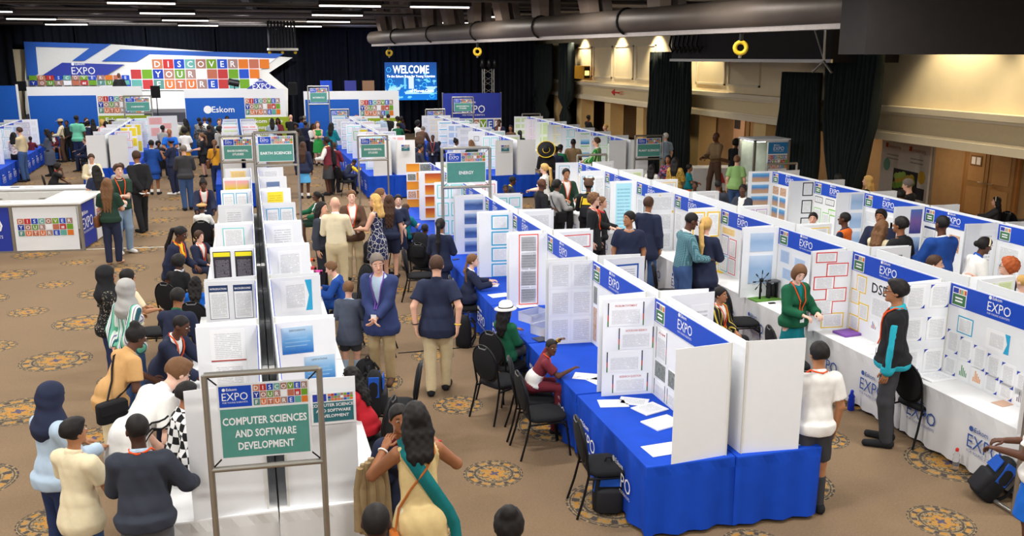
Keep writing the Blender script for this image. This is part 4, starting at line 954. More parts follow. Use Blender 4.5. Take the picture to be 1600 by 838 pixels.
mb = MB(); mb.box((-4.33, -.012, 0), (.03, .05, .04), ALU); mb.box((-4.33, -.012, CH - .04), (.03, .05, CH), ALU); mb.build('rail', t)
mb = MB(); mb.box((-.04, .05, .04), (0, 1.05, CH - .04), NAVYB); expo_logo(mb, (.002, .5, .45), Y, Z, .26, WTXT); mb.build('end_panel', t)
mb = MB(); mb.box((-.04, 1.1, .04), (0, 1.95, CH - .04), WHITE); tiles(mb, (.002, 1.2, .4), Y, Z, .7, .35, True); mb.build('end_panel', t)
mb = MB(); mb.box((-.04, 1.05, 0), (.01, 1.1, CH), ALU); mb.box((-.04, 1.95, 0), (.01, 2.0, CH), ALU); mb.build('post', t)
mb = MB(); mb.box((-4.35, -.03, CH), (.04, .55, CH + .035), BC); mb.box((-.9, .55, CH), (.04, 2.02, CH + .035), BC); mb.build('counter_top', t)
c2 = at(128, 313, 0.9)
t = thing('back_counter', 'long white storage counter behind the reception counter', 'counter', (Fc[0] - .2, Fc[1] + 2.9, 0), ang)
mb = MB(); mb.box((-5.2, 0, 0), (0, .5, 1.0), BC); mb.build('body', t); mb = MB(); mb.box((-5.25, -.03, 1.0), (.03, .55, 1.04), WHITE); mb.build('counter_top', t)
for i in range(5):
    mb = MB(); mb.box((-.98 - i * 1.02, -.012, .08), (-.04 - i * 1.02, 0, .94), BC); mb.tube([(-.12 - i * 1.02, -.03, .8), (-.3 - i * 1.02, -.03, .8)], .008, ALU, 6); mb.build('cupboard_door', t)
for i in range(9):
    mb = MB(); mb.box((-.1, -.07, 0), (.1, .07, .008), col(((200, 180, 180), (90, 100, 120), (230, 220, 210))[i % 3])); o = mb.build('leaflet_stack'); o.location = Vector(np.array((Fc[0] - .2, Fc[1] + 2.9, 1.041)) + dirx * (-1.6 - .34 * i) + diry * .25); o.rotation_euler = (0, 0, ang + .1 * (i % 3))
    tag(o, 'small leaflet stack lying on the back counter', 'leaflets', 'leaflet stacks on the back counter')
for i, (q, s_) in enumerate(((-1.3, .1), (-1.6, -.2))):
    mb = MB(); mb.box((-.15, -.1, 0), (.15, .1, .004), PAPER); mb.box((-.1, -.06, .004), (.12, .06, .005), col((190, 170, 170))); o = mb.build('leaflet'); o.location = Vector(Fc + dirx * q + diry * (.2 + .1 * i) + Z * (CH + .037)); o.rotation_euler = (0, 0, s_)
    tag(o, 'printed leaflet lying on the reception counter, ' + ('nearer its corner' if i == 0 else 'farther from its corner'), 'leaflet')
# ================================================================== STANDS IN THE RECESS
a = onX(1372, 232, 15.9); b_ = onX(1463, 240, 15.9)
t = thing('pop_up_banner', 'white pop-up display wall with green and gold pictures in the recess', 'banner', (15.9, (a[1] + b_[1]) / 2, 0), -pi / 2 - .12)
W = a[1] - b_[1]
mb = MB(); mb.box((-W / 2, -.02, .1), (W / 2, .04, 2.12), M('banner_cloth', (206, 196, 184), .7))
for i, xx in enumerate((-W * .25, W * .25)):
    mb.box((xx - .38, -.028, 1.82), (xx - .26, -.02, 1.94), col((176, 70, 40))); mb.text('simulator.org', (xx - .22, -.026, 1.82), X, Z, .1, col((170, 90, 60)), width=.6)
    for z_ in (1.62, 1.52): mb.box((xx - .3, -.024, z_), (xx + .3, -.02, z_ + .03), col((150, 140, 134)))
mb.box((-W * .2, -.026, .7), (W * .3, -.02, 1.3), col((40, 36, 36)))
for i in range(16): mb.ball((-W * .15 + .06 * i * W * .4, -.028, .85 + .35 * ((i * 7) % 10) / 10), (.13, .01, .1), col(((110, 150, 50), (150, 180, 80), (180, 150, 50))[i % 3]))
mb.ball((-W * .36, -.03, 1.36), (.17, .01, .17), col((110, 160, 140)), 16); mb.ball((W * .38, -.03, 1.2), (.17, .01, .17), col((200, 160, 50)), 16)
mb.box((W * .25, -.026, .62), (W * .45, -.02, .92), col((50, 48, 50))); mb.build('printed_cloth', t)
for s in (-1, 1):
    mb = MB(); mb.box((s * W / 2 - .03, .04, 0), (s * W / 2 + .03, .1, 2.12), ALU); mb.build('frame_post', t)
mb = MB(); mb.box((-W / 2, -.15, 0), (W / 2, .2, .1), BLACKM); mb.build('base', t)
# lit EXPO kiosk
a = at(1214, 330, 0)
c = onY(1180, 222, 21.6); e = onY(1233, 222, 21.6)
t = thing('expo_kiosk', 'lit white kiosk with blue EXPO header and letter tiles by the curtains', 'kiosk', (c[0], 21.6, 0)); W = e[0] - c[0]; zt = onY(1205, 219, 21.6)[2]
for xx in (0, W):
    for yy in (0, .8):
        mb = MB(); mb.box((xx - .03, yy - .03, 0), (xx + .03, yy + .03, zt), ALU); mb.build('post', t)
mb = MB(); mb.box((W * .38, 0, .6), (W, .02, zt - .04), WHITE); mb.quad((W * .4, -.004, zt - .36), (W - .02, -.004, zt - .36), (W - .02, -.004, zt - .06), (W * .4, -.004, zt - .06), M('kiosk_blue', (50, 130, 190), .5)); expo_logo(mb, (W * .7, -.008, zt - .27), X, Z, .1, WTXT)
tiles(mb, (W * .4, -.004, zt - .75), X, Z, W * .58, .36, True); mb.build('front_panel', t)
mb = MB(); mb.box((0, .8, 0), (W, .82, zt - .04), M('kiosk_picture', (190, 200, 190), .5, var=.3, scale=3)); mb.build('back_panel', t)
mb = MB(); mb.box((-.03, -.03, zt - .03), (W + .03, .85, zt + .03), WHITE); mb.build('roof', t)
for z_ in (.5, .9):
    mb = MB(); mb.box((.03, .03, z_), (W - .03, .77, z_ + .03), WHITE); mb.build('shelf', t)
mb = MB(); mb.box((.05, .1, zt - .06), (W * .36, .7, zt - .035), M('kiosk_lamp', (255, 250, 230), .5, var=0, emit=6)); mb.build('lamp', t)
# table and posters in the recess opening
for u, v0, v1, lb in ((1104, 180, 232, 'tall dark photo poster on the recess wall beside the brown jacket'), (1148, 182, 235, 'dark photo poster on the recess wall above the person in black')):
    a = onX(u, v0, 17.3); mb = MB(); zt = min(a[2], 2.2); mb.box((-.03, -.45, 0), (.0, .45, 1.35), PH['people']); mb.box((-.035, -.1, .9), (-.03, .4, 1.3), col((60, 56, 56))); o = mb.build('poster'); o.location = (17.545, a[1], zt - 1.4); tag(o, lb, 'poster')
# ================================================================== PEOPLE
def nets(fn, lo, hi, vox):
    """surface of fn = 0 on a grid (surface nets)"""
    lo = np.array(lo) - vox * 2; n = np.ceil((np.array(hi) + vox * 2 - lo) / vox).astype(int) + 1
    nb = (n + 3) // 4; n = nb * 4
    bc = [lo[i] + vox * (1.5 + 4 * np.arange(nb[i])) for i in range(3)]
    B = np.stack(np.meshgrid(*bc, indexing='ij'), -1).reshape(-1, 3); D0 = fn(B); near = np.abs(D0) < 6.2 * vox + .02
    o4 = np.stack(np.meshgrid(*[np.arange(4) - 1.5] * 3, indexing='ij'), -1).reshape(1, 64, 3) * vox
    full = np.repeat(D0[:, None], 64, 1)
    if near.any(): full[near] = fn((B[near][:, None, :] + o4).reshape(-1, 3)).reshape(-1, 64)
    D = full.reshape(nb[0], nb[1], nb[2], 4, 4, 4).transpose(0, 3, 1, 4, 2, 5).reshape(n)
    s = D < 0
    c = [s[:-1, :-1, :-1], s[1:, :-1, :-1], s[:-1, 1:, :-1], s[1:, 1:, :-1], s[:-1, :-1, 1:], s[1:, :-1, 1:], s[:-1, 1:, 1:], s[1:, 1:, 1:]]
    cnt = sum(q.astype(np.int8) for q in c); act = (cnt > 0) & (cnt < 8); I = np.argwhere(act)
    if not len(I): return np.zeros((0, 3)), []
    off = np.array([(0, 0, 0), (1, 0, 0), (0, 1, 0), (1, 1, 0), (0, 0, 1), (1, 0, 1), (0, 1, 1), (1, 1, 1)])
    d = np.stack([D[I[:, 0] + o[0], I[:, 1] + o[1], I[:, 2] + o[2]] for o in off], 1)
    P = np.zeros((len(I), 3)); K = np.zeros(len(I))
    for a, b_ in ((0, 1), (2, 3), (4, 5), (6, 7), (0, 2), (1, 3), (4, 6), (5, 7), (0, 4), (1, 5), (2, 6), (3, 7)):
        m_ = (d[:, a] < 0) != (d[:, b_] < 0); t = np.where(m_, d[:, a] / np.where(m_, d[:, a] - d[:, b_], 1), 0)
        P += np.where(m_[:, None], off[a] + t[:, None] * (off[b_] - off[a]), 0); K += m_
    V = lo + vox * (I + P / K[:, None])
    idx = -np.ones(act.shape, int); idx[tuple(I.T)] = np.arange(len(I)); F_ = []
    for a in range(3):
        b_, c_ = (a + 1) % 3, (a + 2) % 3
        sl0 = [slice(1, -1)] * 3; sl1 = [slice(1, -1)] * 3; sl0[a] = slice(0, -1); sl1[a] = slice(1, None)
        A0, A1 = s[tuple(sl0)], s[tuple(sl1)]
        for w_, fl in ((A0 & ~A1, False), (~A0 & A1, True)):
            E = np.argwhere(w_)
            if not len(E): continue
            E[:, b_] += 1; E[:, c_] += 1
            q = []
            for db, dc in ((-1, -1), (0, -1), (0, 0), (-1, 0)):
                e = E.copy(); e[:, b_] += db; e[:, c_] += dc; q.append(idx[tuple(e.T)])
            q = np.stack(q, 1); q = q[(q >= 0).all(1)]
            F_.append(q[:, ::-1] if fl else q)
    return V, np.concatenate(F_) if F_ else []
def s_cone(P, a, b_, ra, rb):
    ab = b_ - a; q = P - a; t = np.clip(q @ ab / max(ab @ ab, 1e-9), 0, 1); r = q - t[:, None] * ab
    return np.sqrt((r * r).sum(1)) - (ra + (rb - ra) * t)
def s_ell(P, c, r, R=None):
    q = P - c
    if R is not None: q = q @ R
    k0 = np.sqrt(((q / r) ** 2).sum(1)); k1 = np.sqrt(((q / (r * r)) ** 2).sum(1)); return k0 * (k0 - 1) / np.maximum(k1, 1e-9)
def s_flat(P, o, R, a, b_, ra, rb, ratio):
    """cone in frame R (columns x, y, z), squashed in y by ratio"""
    q = (P - o) @ R; q = q * np.array((1, 1 / ratio, 1)); return s_cone(q, a, b_, ra, rb) * (ratio * .5 + .5)
def smin(a, b_, k):
    h = np.clip(.5 + .5 * (b_ - a) / k, 0, 1); return b_ * (1 - h) + a * h - k * h * (1 - h)
def rx(a): c, s = cos(a), sin(a); return np.array(((1, 0, 0), (0, c, s), (0, -s, c)))      # forward bend: z tips to +y
def rzm(a): c, s = cos(a), sin(a); return np.array(((c, -s, 0), (s, c, 0), (0, 0, 1)))
SKIN = {'d': (92, 58, 42), 'D': (70, 44, 34), 'm': (150, 98, 66), 'M': (176, 122, 86), 'l': (224, 172, 146), 'L': (234, 188, 166)}
CC = {'navy': (36, 42, 66), 'black': (30, 30, 33), 'white': (236, 234, 230), 'cream': (226, 212, 178), 'beige': (206, 188, 150), 'khaki': (186, 164, 124), 'grey': (88, 90, 96), 'dgrey': (62, 62, 66), 'lgrey': (170, 168, 166), 'blue': (30, 84, 180), 'royal': (20, 100, 200),
      'jeans': (60, 86, 130), 'ljeans': (140, 164, 190), 'djeans': (40, 54, 92), 'maroon': (110, 36, 48), 'red': (190, 34, 46), 'green': (24, 92, 62), 'dgreen': (34, 58, 46), 'teal': (16, 124, 134), 'mint': (110, 196, 164), 'tan': (206, 160, 104), 'mustard': (222, 158, 44),
      'pink': (226, 160, 160), 'brown': (88, 64, 50), 'orange': (236, 112, 40), 'lblue': (176, 196, 216), 'yellow': (236, 200, 50), 'slate': (78, 84, 100), 'gold': (190, 150, 60), 'olive': (100, 92, 60), 'lgreen': (150, 190, 120), 'skyb': (90, 170, 220), 'pyellow': (218, 192, 136), 'nblue': (50, 62, 108), 'bluesuit': (30, 72, 150), 'brownk': (128, 104, 76), 'charcoal': (54, 58, 70), 'bgreen': (50, 150, 70)}
HAIRC = {'k': (24, 20, 20), 'b': (70, 46, 32), 'B': (112, 78, 50), 'y': (206, 164, 96), 'r': (170, 84, 40), 'g': (116, 106, 98), 'w': (200, 198, 194)}
def pat(kind):
    """patterned cloths"""
    if 'pat_' + kind in MATS: return MATS['pat_' + kind]
    m, nt, b = new_mat('pat_' + kind, .88); x, y, z, vec = coords(nt)
    if kind == 'stripe':
        u = (x * 14 + z * 1.5).fr(); c = mix(nt, u.lt(.3), lin((226, 232, 224)), lin((112, 190, 160))); c = mix(nt, u.gt(.82), c, lin((52, 96, 110))); c = mix(nt, u.gt(.55) * u.lt(.66), c, lin((140, 120, 170)))
    elif kind == 'checker': c = mix(nt, ((x * 16).fl() + (y * 16).fl() + (z * 16).fl()).op('MODULO', 2.).ab().gt(.5), lin((235, 235, 235)), lin((25, 25, 28)))
    elif kind == 'plaid': c = mix(nt, ((x * 40).fr().gt(.5) * .5 + (z * 40).fr().gt(.5) * .5), lin((40, 92, 104)), lin((120, 160, 168)))
    elif kind == 'lplaid': c = mix(nt, ((x * 20).fr().gt(.7) * .5 + (z * 20).fr().gt(.7) * .5), lin((160, 180, 200)), lin((110, 140, 170)))
    elif kind == 'dots': c = mix(nt, noise(nt, vec, 60, 1).gt(.64), lin((28, 28, 30)), lin((170, 160, 140)))
    elif kind == 'floral': c = mix(nt, noise(nt, vec, 22, 2).gt(.55), lin((60, 50, 80)), lin((200, 70, 70))); c = mix(nt, noise(nt, vec, 30, 1).gt(.62), c, lin((120, 150, 200)))
    elif kind == 'leaf':
        n = nt.nodes.new('ShaderNodeTexVoronoi'); n.feature = 'DISTANCE_TO_EDGE'; n.inputs['Scale'].default_value = 12; nt.links.new(vec, n.inputs['Vector']); c = mix(nt, N(nt, n.outputs['Distance']).lt(.035), lin((38, 44, 82)), lin((225, 222, 216)))
    elif kind == 'bstripe': c = mix(nt, (x * 17).fr().lt(.22), lin((28, 28, 34)), lin((214, 190, 70)))
    elif kind == 'gstripe': c = mix(nt, (x * 17).fr().lt(.3), lin((40, 130, 62)), lin((196, 214, 150)))
    elif kind == 'wfloral': c = mix(nt, noise(nt, vec, 26, 2).gt(.58), lin((232, 226, 218)), lin((190, 90, 90)))
    elif kind == 'camo': c = mix(nt, noise(nt, vec, 14, 2).gt(.5), lin((110, 110, 108)), lin((60, 62, 64)))
    elif kind == 'sequin': c = mix(nt, noise(nt, vec, 50, 2).gt(.5), lin((150, 112, 40)), lin((226, 190, 96))); b.inputs['Roughness'].default_value = .4
    elif kind == 'check2': c = mix(nt, ((x * 26).fl() + (z * 26).fl()).op('MODULO', 2.).ab().gt(.5), lin((190, 190, 190)), lin((60, 62, 70)))
    nt.links.new(c.k, b.inputs['Base Color']); return m
def cmat(c): return cloth(CC[c]) if c in CC else pat(c)
# arm targets in the upright body (wrist), x outward
ARM = {'down': (.235, .03, .87), 'front': (.13, .33, 1.10), 'cross': (-.06, .25, 1.17), 'behind': (.05, -.2, .93), 'chest': (.04, .28, 1.25), 'chin': (.05, .2, 1.48), 'head': (.13, .06, 1.72), 'hip': (.2, .05, .98), 'phone': (.08, .32, 1.3), 'reach': (.2, .5, 1.12), 'table': (.16, .46, .80), 'lap': (.08, .3, .68), 'side': (.32, .22, 1.15), 'swing': (.26, -.12, .9), 'pocket': (.21, .08, .9), 'lean': (.2, .46, .88), 'up': (.28, .4, 1.32), 'hold': (.0, .32, 1.15), 'hug': (.16, .42, 1.4), 'offer': (.33, .30, 1.06), 'hug2': (.2, .27, 1.36), 'clasp': (.02, .26, .98)}
PEOPLE = []; SPOTS = []
def P_(u, v, h, f, label, top='shirt white', bot='trousers black', skin='d', hair='short k', arms='down down', bend=0, sit=0, turn=0, nod=0, ex='', w=1., zf=None, stride=0., name='person', dxy=None):
    dist = 0
    if h > 10:                                   # feet row given
        p = at(u, h, 0); lo, hi = .5, 2.6
        for _ in range(40):
            mid = (lo + hi) / 2
            if px((p[0], p[1], mid))[1] > v: lo = mid
            else: hi = mid
        h = min(1.98, max(1.25, lo)); 
    elif not sit and bend < 15 and 'stage' not in ex:
        def bad(hh):
            p = at(u, v, hh); c = sum(.5 - np.hypot(*(q[:2] - p[:2])) for q in SPOTS if np.hypot(*(q[:2] - p[:2])) < .5)
            for tx, ty, tr, tl_, tw in TABLES:
                dx, dy = p[0] - tx, p[1] - ty; a_, b__ = abs(dx * cos(tr) + dy * sin(tr)), abs(-dx * sin(tr) + dy * cos(tr))
                if a_ < tl_ / 2 + .1 and b__ < tw / 2 + .16: c += .3 + (tw / 2 + .16 - b__)
            return c
        h = min((h + q * .03 for q in (0, 1, -1, 2, -2, 3, -3, 4, -4, 5, -5)), key=lambda hh: bad(hh) + abs(hh - h) * .25)
    S = h / 1.75; kid = max(0, (1.55 - h)) * .35
    hs = S * (1 + kid) * 1.04
    b = radians(bend); Rb = rx(b); dz = (.545 - .93 * S) if sit else 0.
    if sit: dz = .60 - .93 * S
    piv = np.array((0, 0, 1.0 * S + dz))
    def U(p, bent=True):
        q = np.array(p, float) * S + (0, 0, dz)
        return piv + Rb @ (q - piv) if bent else q
    female = 'F' in ex
    shx = .152 if female else .172
    sh = [U((s * shx, 0, 1.39)) for s in (1, -1)]
    neck0, neck1 = U((0, -.01, 1.43)), U((0, .012, 1.55))
    Rh = Rb @ rx(radians(nod) - b * .55) @ rzm(-radians(turn))
    hc = neck1 + Rh @ np.array((0, .012, .085)) * hs
    def Hd(p): return hc + Rh @ (np.array(p, float) * hs)
    # legs
    hip = [U((s * .085, 0, .92), False) for s in (1, -1)]; knee = []; ank = []
    for i, s in enumerate((1, -1)):
        if sit:
            knee.append(hip[i] + np.array((s * .05, .43, -.01)) * S); ank.append(np.array((knee[i][0], knee[i][1] + (.02 if i else -.06), .09)))
        else:
            st = stride * (1 if s > 0 else -1) * .5
            a_ = np.array((s * (.10 if not stride else .08) * S, st * S - .02, .085 * S)); k_ = (hip[i] + a_) / 2 + np.array((s * .012, .035, .0)) * S; knee.append(k_); ank.append(a_)
    toe = [a_ + np.array((.035 * s, .15, -.055)) * S for a_, s in zip(ank, (1, -1))]
    # arms
    an = arms.split(); elbow = []; wrist = []; 
    for i, s in enumerate((1, -1)):
        k_ = an[i]; t_ = np.array(ARM[k_], float)
        if k_ in ('table', 'lap') or (k_ == 'lean'):
            g = np.array((s * t_[0] * S, t_[1] * S, t_[2] if k_ != 'lap' else t_[2] * 1.0)); 
            if bend > 20 and k_ != 'lap': g[1] += .30 * sin(b) * S
        else: g = U((s * t_[0], t_[1], t_[2]))
        if k_ in ('head', 'chin'): g = Hd((s * (.10 if k_ == 'head' else .04), .03 if k_ == 'head' else .13, .12 if k_ == 'head' else -.12))
        L1, L2 = .285 * S, .25 * S; d = g - sh[i]; D = np.linalg.norm(d)
        if D > (L1 + L2) * .985: d = d / D * (L1 + L2) * .985; D = np.linalg.norm(d); g = sh[i] + d
        e = d / D; ca = (L1 * L1 + D * D - L2 * L2) / (2 * L1 * D); hgt = L1 * sqrt(max(0, 1 - ca * ca))
        pole = np.array((s * .55, -.5, -.75)) if k_ not in ('head', 'side', 'hug2') else np.array((s * 1., .2, .2)) if k_ != 'hug2' else np.array((s * .75, 0, -.8)); pole = pole - e * (pole @ e); pole = unit(pole)
        elbow.append(sh[i] + e * L1 * ca + pole * hgt); wrist.append(g)
    T3 = Rb; I3 = np.eye(3); ch0 = U((0, 0, 0)) - 0
    o_up = piv - Rb @ (piv - np.array((0, 0, dz)))       # origin of the bent frame
    def flat(P, bent, a, b__, ra, rb, ratio): return s_flat(P, o_up if bent else np.array((0, 0, dz)), Rb if bent else I3, np.array(a) * S, np.array(b__) * S, ra * S, rb * S, ratio)
    hipr, waistr, chr_ = (.155, .118, .142) if female else (.145, .13, .152)
    hipr *= w; waistr *= w; chr_ *= (w * .5 + .5)
    def torso(P, t=0., k=.05, lowcut=False):
        d = flat(P, True, (0, .0, 1.03), (0, .01, 1.30), waistr + t, chr_ + t, .70)
        d = smin(d, flat(P, False, (0, -.01, .91), (0, 0, 1.02), hipr + t, waistr + t, .74), k * S)
        
        for i in (0, 1): d = smin(d, s_cone(P, U((0, -.012, 1.405)), sh[i] * .9 + U((0, -.01, 1.395)) * .1, (.066 + t * .8) * S, (.052 + t) * S), .04 * S)
        if female: 
            for s in (1, -1): d = smin(d, s_ell(P, U((s * .07, .095 * w, 1.25)), np.array((.065, .06, .07)) * S * (1 + t * 4), Rb), .03 * S)
        return d
    def arm(P, i, t=0., fore=1., fr=0.):
        d = s_cone(P, sh[i], elbow[i], (.054 + t) * S, (.043 + t) * S)
        if fore > 0:
            e = elbow[i] + (wrist[i] - elbow[i]) * fore; d = smin(d, s_cone(P, elbow[i], e, (.042 + t) * S, (.029 + .011 * (1 - fore) + t + fr) * S), .02 * S)
        return d
    def leg(P, i, t=0., lo=0.):
        d = s_cone(P, hip[i], knee[i], (.088 * w + t * .7) * S, (.058 + t) * S)
        return smin(d, s_cone(P, knee[i], ank[i], (.057 + t) * S, (.040 + t * 1.2) * S), .03 * S)
    def head(P):
        d = smin(s_ell(P, Hd((0, -.012, .03)), np.array((.073, .094, .088)) * hs, Rh), s_ell(P, Hd((0, .018, -.04)), np.array((.056, .068, .07)) * hs, Rh), .03 * hs)
        d = smin(d, s_cone(P, Hd((0, .082, .012)), Hd((0, .104, -.022)), .010 * hs, .014 * hs), .012 * hs)
        for s in (1, -1):
            d = smin(d, s_ell(P, Hd((s * .075, -.008, -.004)), np.array((.012, .022, .03)) * hs, Rh), .006 * hs)
            d = np.maximum(d, -(s_ell(P, Hd((s * .031, .098, .014)), np.array((.018, .016, .011)) * hs, Rh)))
        d = smin(d, s_cone(P, Hd((0, .078, -.085)), Hd((0, .07, -.085)), .018 * hs, .018 * hs), .02 * hs)
        return d
    # hands: palm frames
    HF = []
    for i, s in enumerate((1, -1)):
        e = unit(wrist[i] - elbow[i]); hint = Rb @ np.array((-s, .25, -.1)) if e[2] < -.55 else np.array((0, .1, -1.))
        n_ = unit(hint - e * (hint @ e)); HF.append((e, n_, unit(np.cross(e, n_)) * (1 if s > 0 else -1)))
    def palm(P, i):
        e, n_, wv = HF[i]; R = np.stack((wv, n_, e), 1); c = wrist[i] + e * .048 * S; return s_ell(P, c, np.array((.041, .017, .056)) * S, R)
    def body(P):
        d = torso(P); 
        for i in (0, 1):
            d = smin(d, leg(P, i), .03 * S); d = smin(d, arm(P, i), .03 * S); d = smin(d, palm(P, i), .015 * S)
            d = smin(d, s_cone(P, ank[i] + (0, -.01 * S, -.035 * S), toe[i], .036 * S, .026 * S), .03 * S)
        d = smin(d, s_cone(P, neck0, neck1 + (hc - neck1) * .3, .058 * S, .05 * S), .03 * S)
        return smin(d, head(P), .02 * S)
    # place: the head is where the photo has it
    topz = hc[2] + .118 * hs
    pos = at(u, v, topz); zb = 0.
    if 'stage' in ex: pos = onY(u, v, 48.2); zb = pos[2] - topz
    elif pos[1] > 41.2 or pos[1] < 0: pos = onY(u, v, 41.0 + (u % 7) * .04)
    base = atan2(pos[0], pos[1]); rz = -(base + radians(f))
    c_, s_ = cos(rz), sin(rz); hx, hy = hc[0], hc[1]
    root = np.array((pos[0] - (c_ * hx - s_ * hy), pos[1] - (s_ * hx + c_ * hy), zb))
    dist = np.linalg.norm(root)
    vox = min(.034, max(.0125, dist / 1430 * 1.05)); big = dist < 16
    R_ = thing(name, label, 'person', root, rz); SPOTS.append(root)
    allp = np.array(sh + elbow + wrist + hip + knee + ank + toe + [hc, neck0]); lo = allp.min(0) - .2; hi = allp.max(0) + .2; lo[2] = max(lo[2], -.03)
    skm = M('skin_' + skin, SKIN[skin], .55, var=.05, scale=20)
    def put(nm, V, Fq, mat, sm=True, extra=None, fold=0):
        if not len(V): return None
        me = bpy.data.meshes.new(nm); vs = V; fs = [tuple(q) for q in Fq]
        mats = [mat]; mi = [0] * len(fs)
        if extra:
            b0 = len(vs); vs = np.concatenate([vs, np.array(extra.v)]) if extra.v else vs
            for q, k_ in zip(extra.f, extra.m):
                fs.append(tuple(j + b0 for j in q)); mm = extra.mats[k_]
                if mm not in mats: mats.append(mm)
                mi.append(mats.index(mm))
        me.from_pydata([tuple(p) for p in vs], [], fs)
        for mm in mats: me.materials.append(mm)
        me.polygons.foreach_set('material_index', mi); me.polygons.foreach_set('use_smooth', [sm] * len(fs)); me.update(); return link(nm, me, R_)
    # body with fingers, eyes and lips
    E_ = MB()
    for i, s in enumerate((1, -1)):
        e, n_, wv = HF[i]; curl = .95 if an[i] in ('hold', 'phone', 'front', 'chest', 'hip', 'cross') else .45
        for j, (ox, ln) in enumerate(((-.029, .058), (-.010, .071), (.010, .077), (.029, .068))):
            q = wrist[i] + (e * .088 + wv * ox * 1.0) * S; pts = [q - e * .012 * S, q]
            dcur = e
            for st_ in (.42, .32, .26):
                a_ = curl * (.5 if st_ == .42 else .8); dcur = unit(dcur * cos(a_) + (n_ - dcur * (n_ @ dcur)) * sin(a_)); q = q + dcur * ln * st_ * S * 1.15; pts.append(q)
            E_.tube(pts, [.0092 * S, .0095 * S, .0088 * S, .0078 * S, .006 * S], skm, 6 if big else 4)
        q = wrist[i] + (e * .03 + wv * .032) * S; tdir = unit(e * .6 + wv * .75 + n_ * .25)
        E_.tube([q, q + tdir * .03 * S, q + (tdir * .03 + unit(e + n_ * .3 + wv * .2) * .035) * S, q + (tdir * .03 + unit(e + n_ * .5) * .058) * S], [.012 * S, .0115 * S, .010 * S, .007 * S], skm, 6 if big else 4)
    if dist < 34:
        ew, ed, lp = M('eye_white', (206, 196, 188), .4, var=0), M('eye_dark', (34, 24, 20), .3, var=0), M('lips_' + skin, tuple(int(x * (.78 if k_ else .92)) for k_, x in enumerate(SKIN[skin])), .5, var=0)
        bm_ = MB()
        for s in (1, -1):
            E_.ball(Hd((s * .031, .0785, .013)), (.0115 * hs, .0125 * hs, .0068 * hs), ew, 8, 6); E_.ball(Hd((s * .031, .0845, .013)), .0072 * hs, ed, 8, 5)
            E_.tube([Hd((s * .014, .086, .036)), Hd((s * .032, .088, .041)), Hd((s * .05, .078, .035))], [.003 * hs, .0042 * hs, .0025 * hs], M('brow_' + hair.split()[-1][0], tuple(int(c * .8) for c in HAIRC.get(hair.split()[-1], (24, 20, 20))), .9, var=0), 5)
        E_.tube([Hd((-.024, .078, -.052)), Hd((-.008, .0875, -.05)), Hd((.008, .0875, -.05)), Hd((.024, .078, -.052))], [.003 * hs, .0075 * hs, .0075 * hs, .003 * hs], lp, 6)
    V, Fq = nets(body, lo, hi, vox); put('body', V, Fq, skm, True, E_)
    fold = (lambda P: .0042 * S * np.sin(P[:, 2] * 26 / S + P[:, 0] * 30 / S + 2 * np.sin(P[:, 1] * 17)) * np.sin(P[:, 0] * 23 / S + P[:, 1] * 15 + 1)) if big else (lambda P: 0)
    def cut(P, p, n_): return (P - p) @ n_
    kind, c1 = top.split()[:2]; c2 = (top.split() + [None])[2] if len(top.split()) > 2 else None
    fwd = Rb @ np.array((0, 1., 0)); upv = Rb @ np.array((0, 0, 1.))
    # ---- garments
    JK = kind in ('blazer', 'jacket', 'cardigan', 'vest')
    sl = {'tee': .0, 'polo': .0, 'blouse': .05, 'shirt': .97, 'sweater': .97, 'blazer': .96, 'jacket': .98, 'hoodie': .98, 'cardigan': .95, 'dress': -1, 'ldress': .95, 'tunic': -1, 'vest': -1, 'gown': .96}[kind]
    hemz = {'tee': .86, 'polo': .88, 'blouse': .90, 'shirt': .95, 'sweater': .87, 'blazer': .80, 'jacket': .86, 'hoodie': .84, 'cardigan': .62, 'dress': .9, 'ldress': .9, 'tunic': .9, 'vest': .92, 'gown': .78}[kind]
    if 'tuck' in ex: hemz = .96
    if 'long' in ex: hemz -= .12
    def topfn(P, t, sleeve, hem, nk=1.475, cuffr=0.):
        d = torso(P, t)
        if hem < .9: 
            dd = flat(P, False, (0, -.005, min(.95, hem + .1)), (0, 0, 1.0), hipr + t + .042 + (.9 - hem) * .08, hipr + t + .006, .84); d = smin(d, dd, .04 * S)
            if sit: 
                for i in (0, 1): pass
        d = smin(d, s_cone(P, U((0, -.012, 1.40)), U((0, -.006, 1.49)), (.072 + t * .5) * S, (.06 + t * .5) * S), .03 * S)
        d = np.maximum(d, cut(P, U((0, -.03, nk + .008)), unit(upv + .42 * fwd)))
        d = np.maximum(d, -cut(P, U((0, 0, hem), hem > 1.0), upv if hem > 1.0 else np.array((0, 0, 1.))))
        for i in (0, 1):
            if sleeve is None: continue
            if sleeve < 0: d = np.maximum(d, -(s_cone(P, sh[i] + (sh[i] - sh[1 - i]) * .12, elbow[i], .075 * S, .07 * S))) if kind not in ('vest',) else d; continue
            if sleeve < .5:
                e = elbow[i] * (.72 if sleeve == 0 else .95) + sh[i] * (.28 if sleeve == 0 else .05); a_ = np.maximum(s_cone(P, sh[i], elbow[i], (.062 + t) * S, (.058 + t * 1.6) * S), cut(P, e, unit(elbow[i] - sh[i])))
            else:
                a_ = arm(P, i, t + .002, sleeve, .004); a_ = np.maximum(a_, cut(P, elbow[i] + (wrist[i] - elbow[i]) * sleeve, unit(wrist[i] - elbow[i])))
            d = smin(d, a_, .025 * S)
        return d + fold(P)
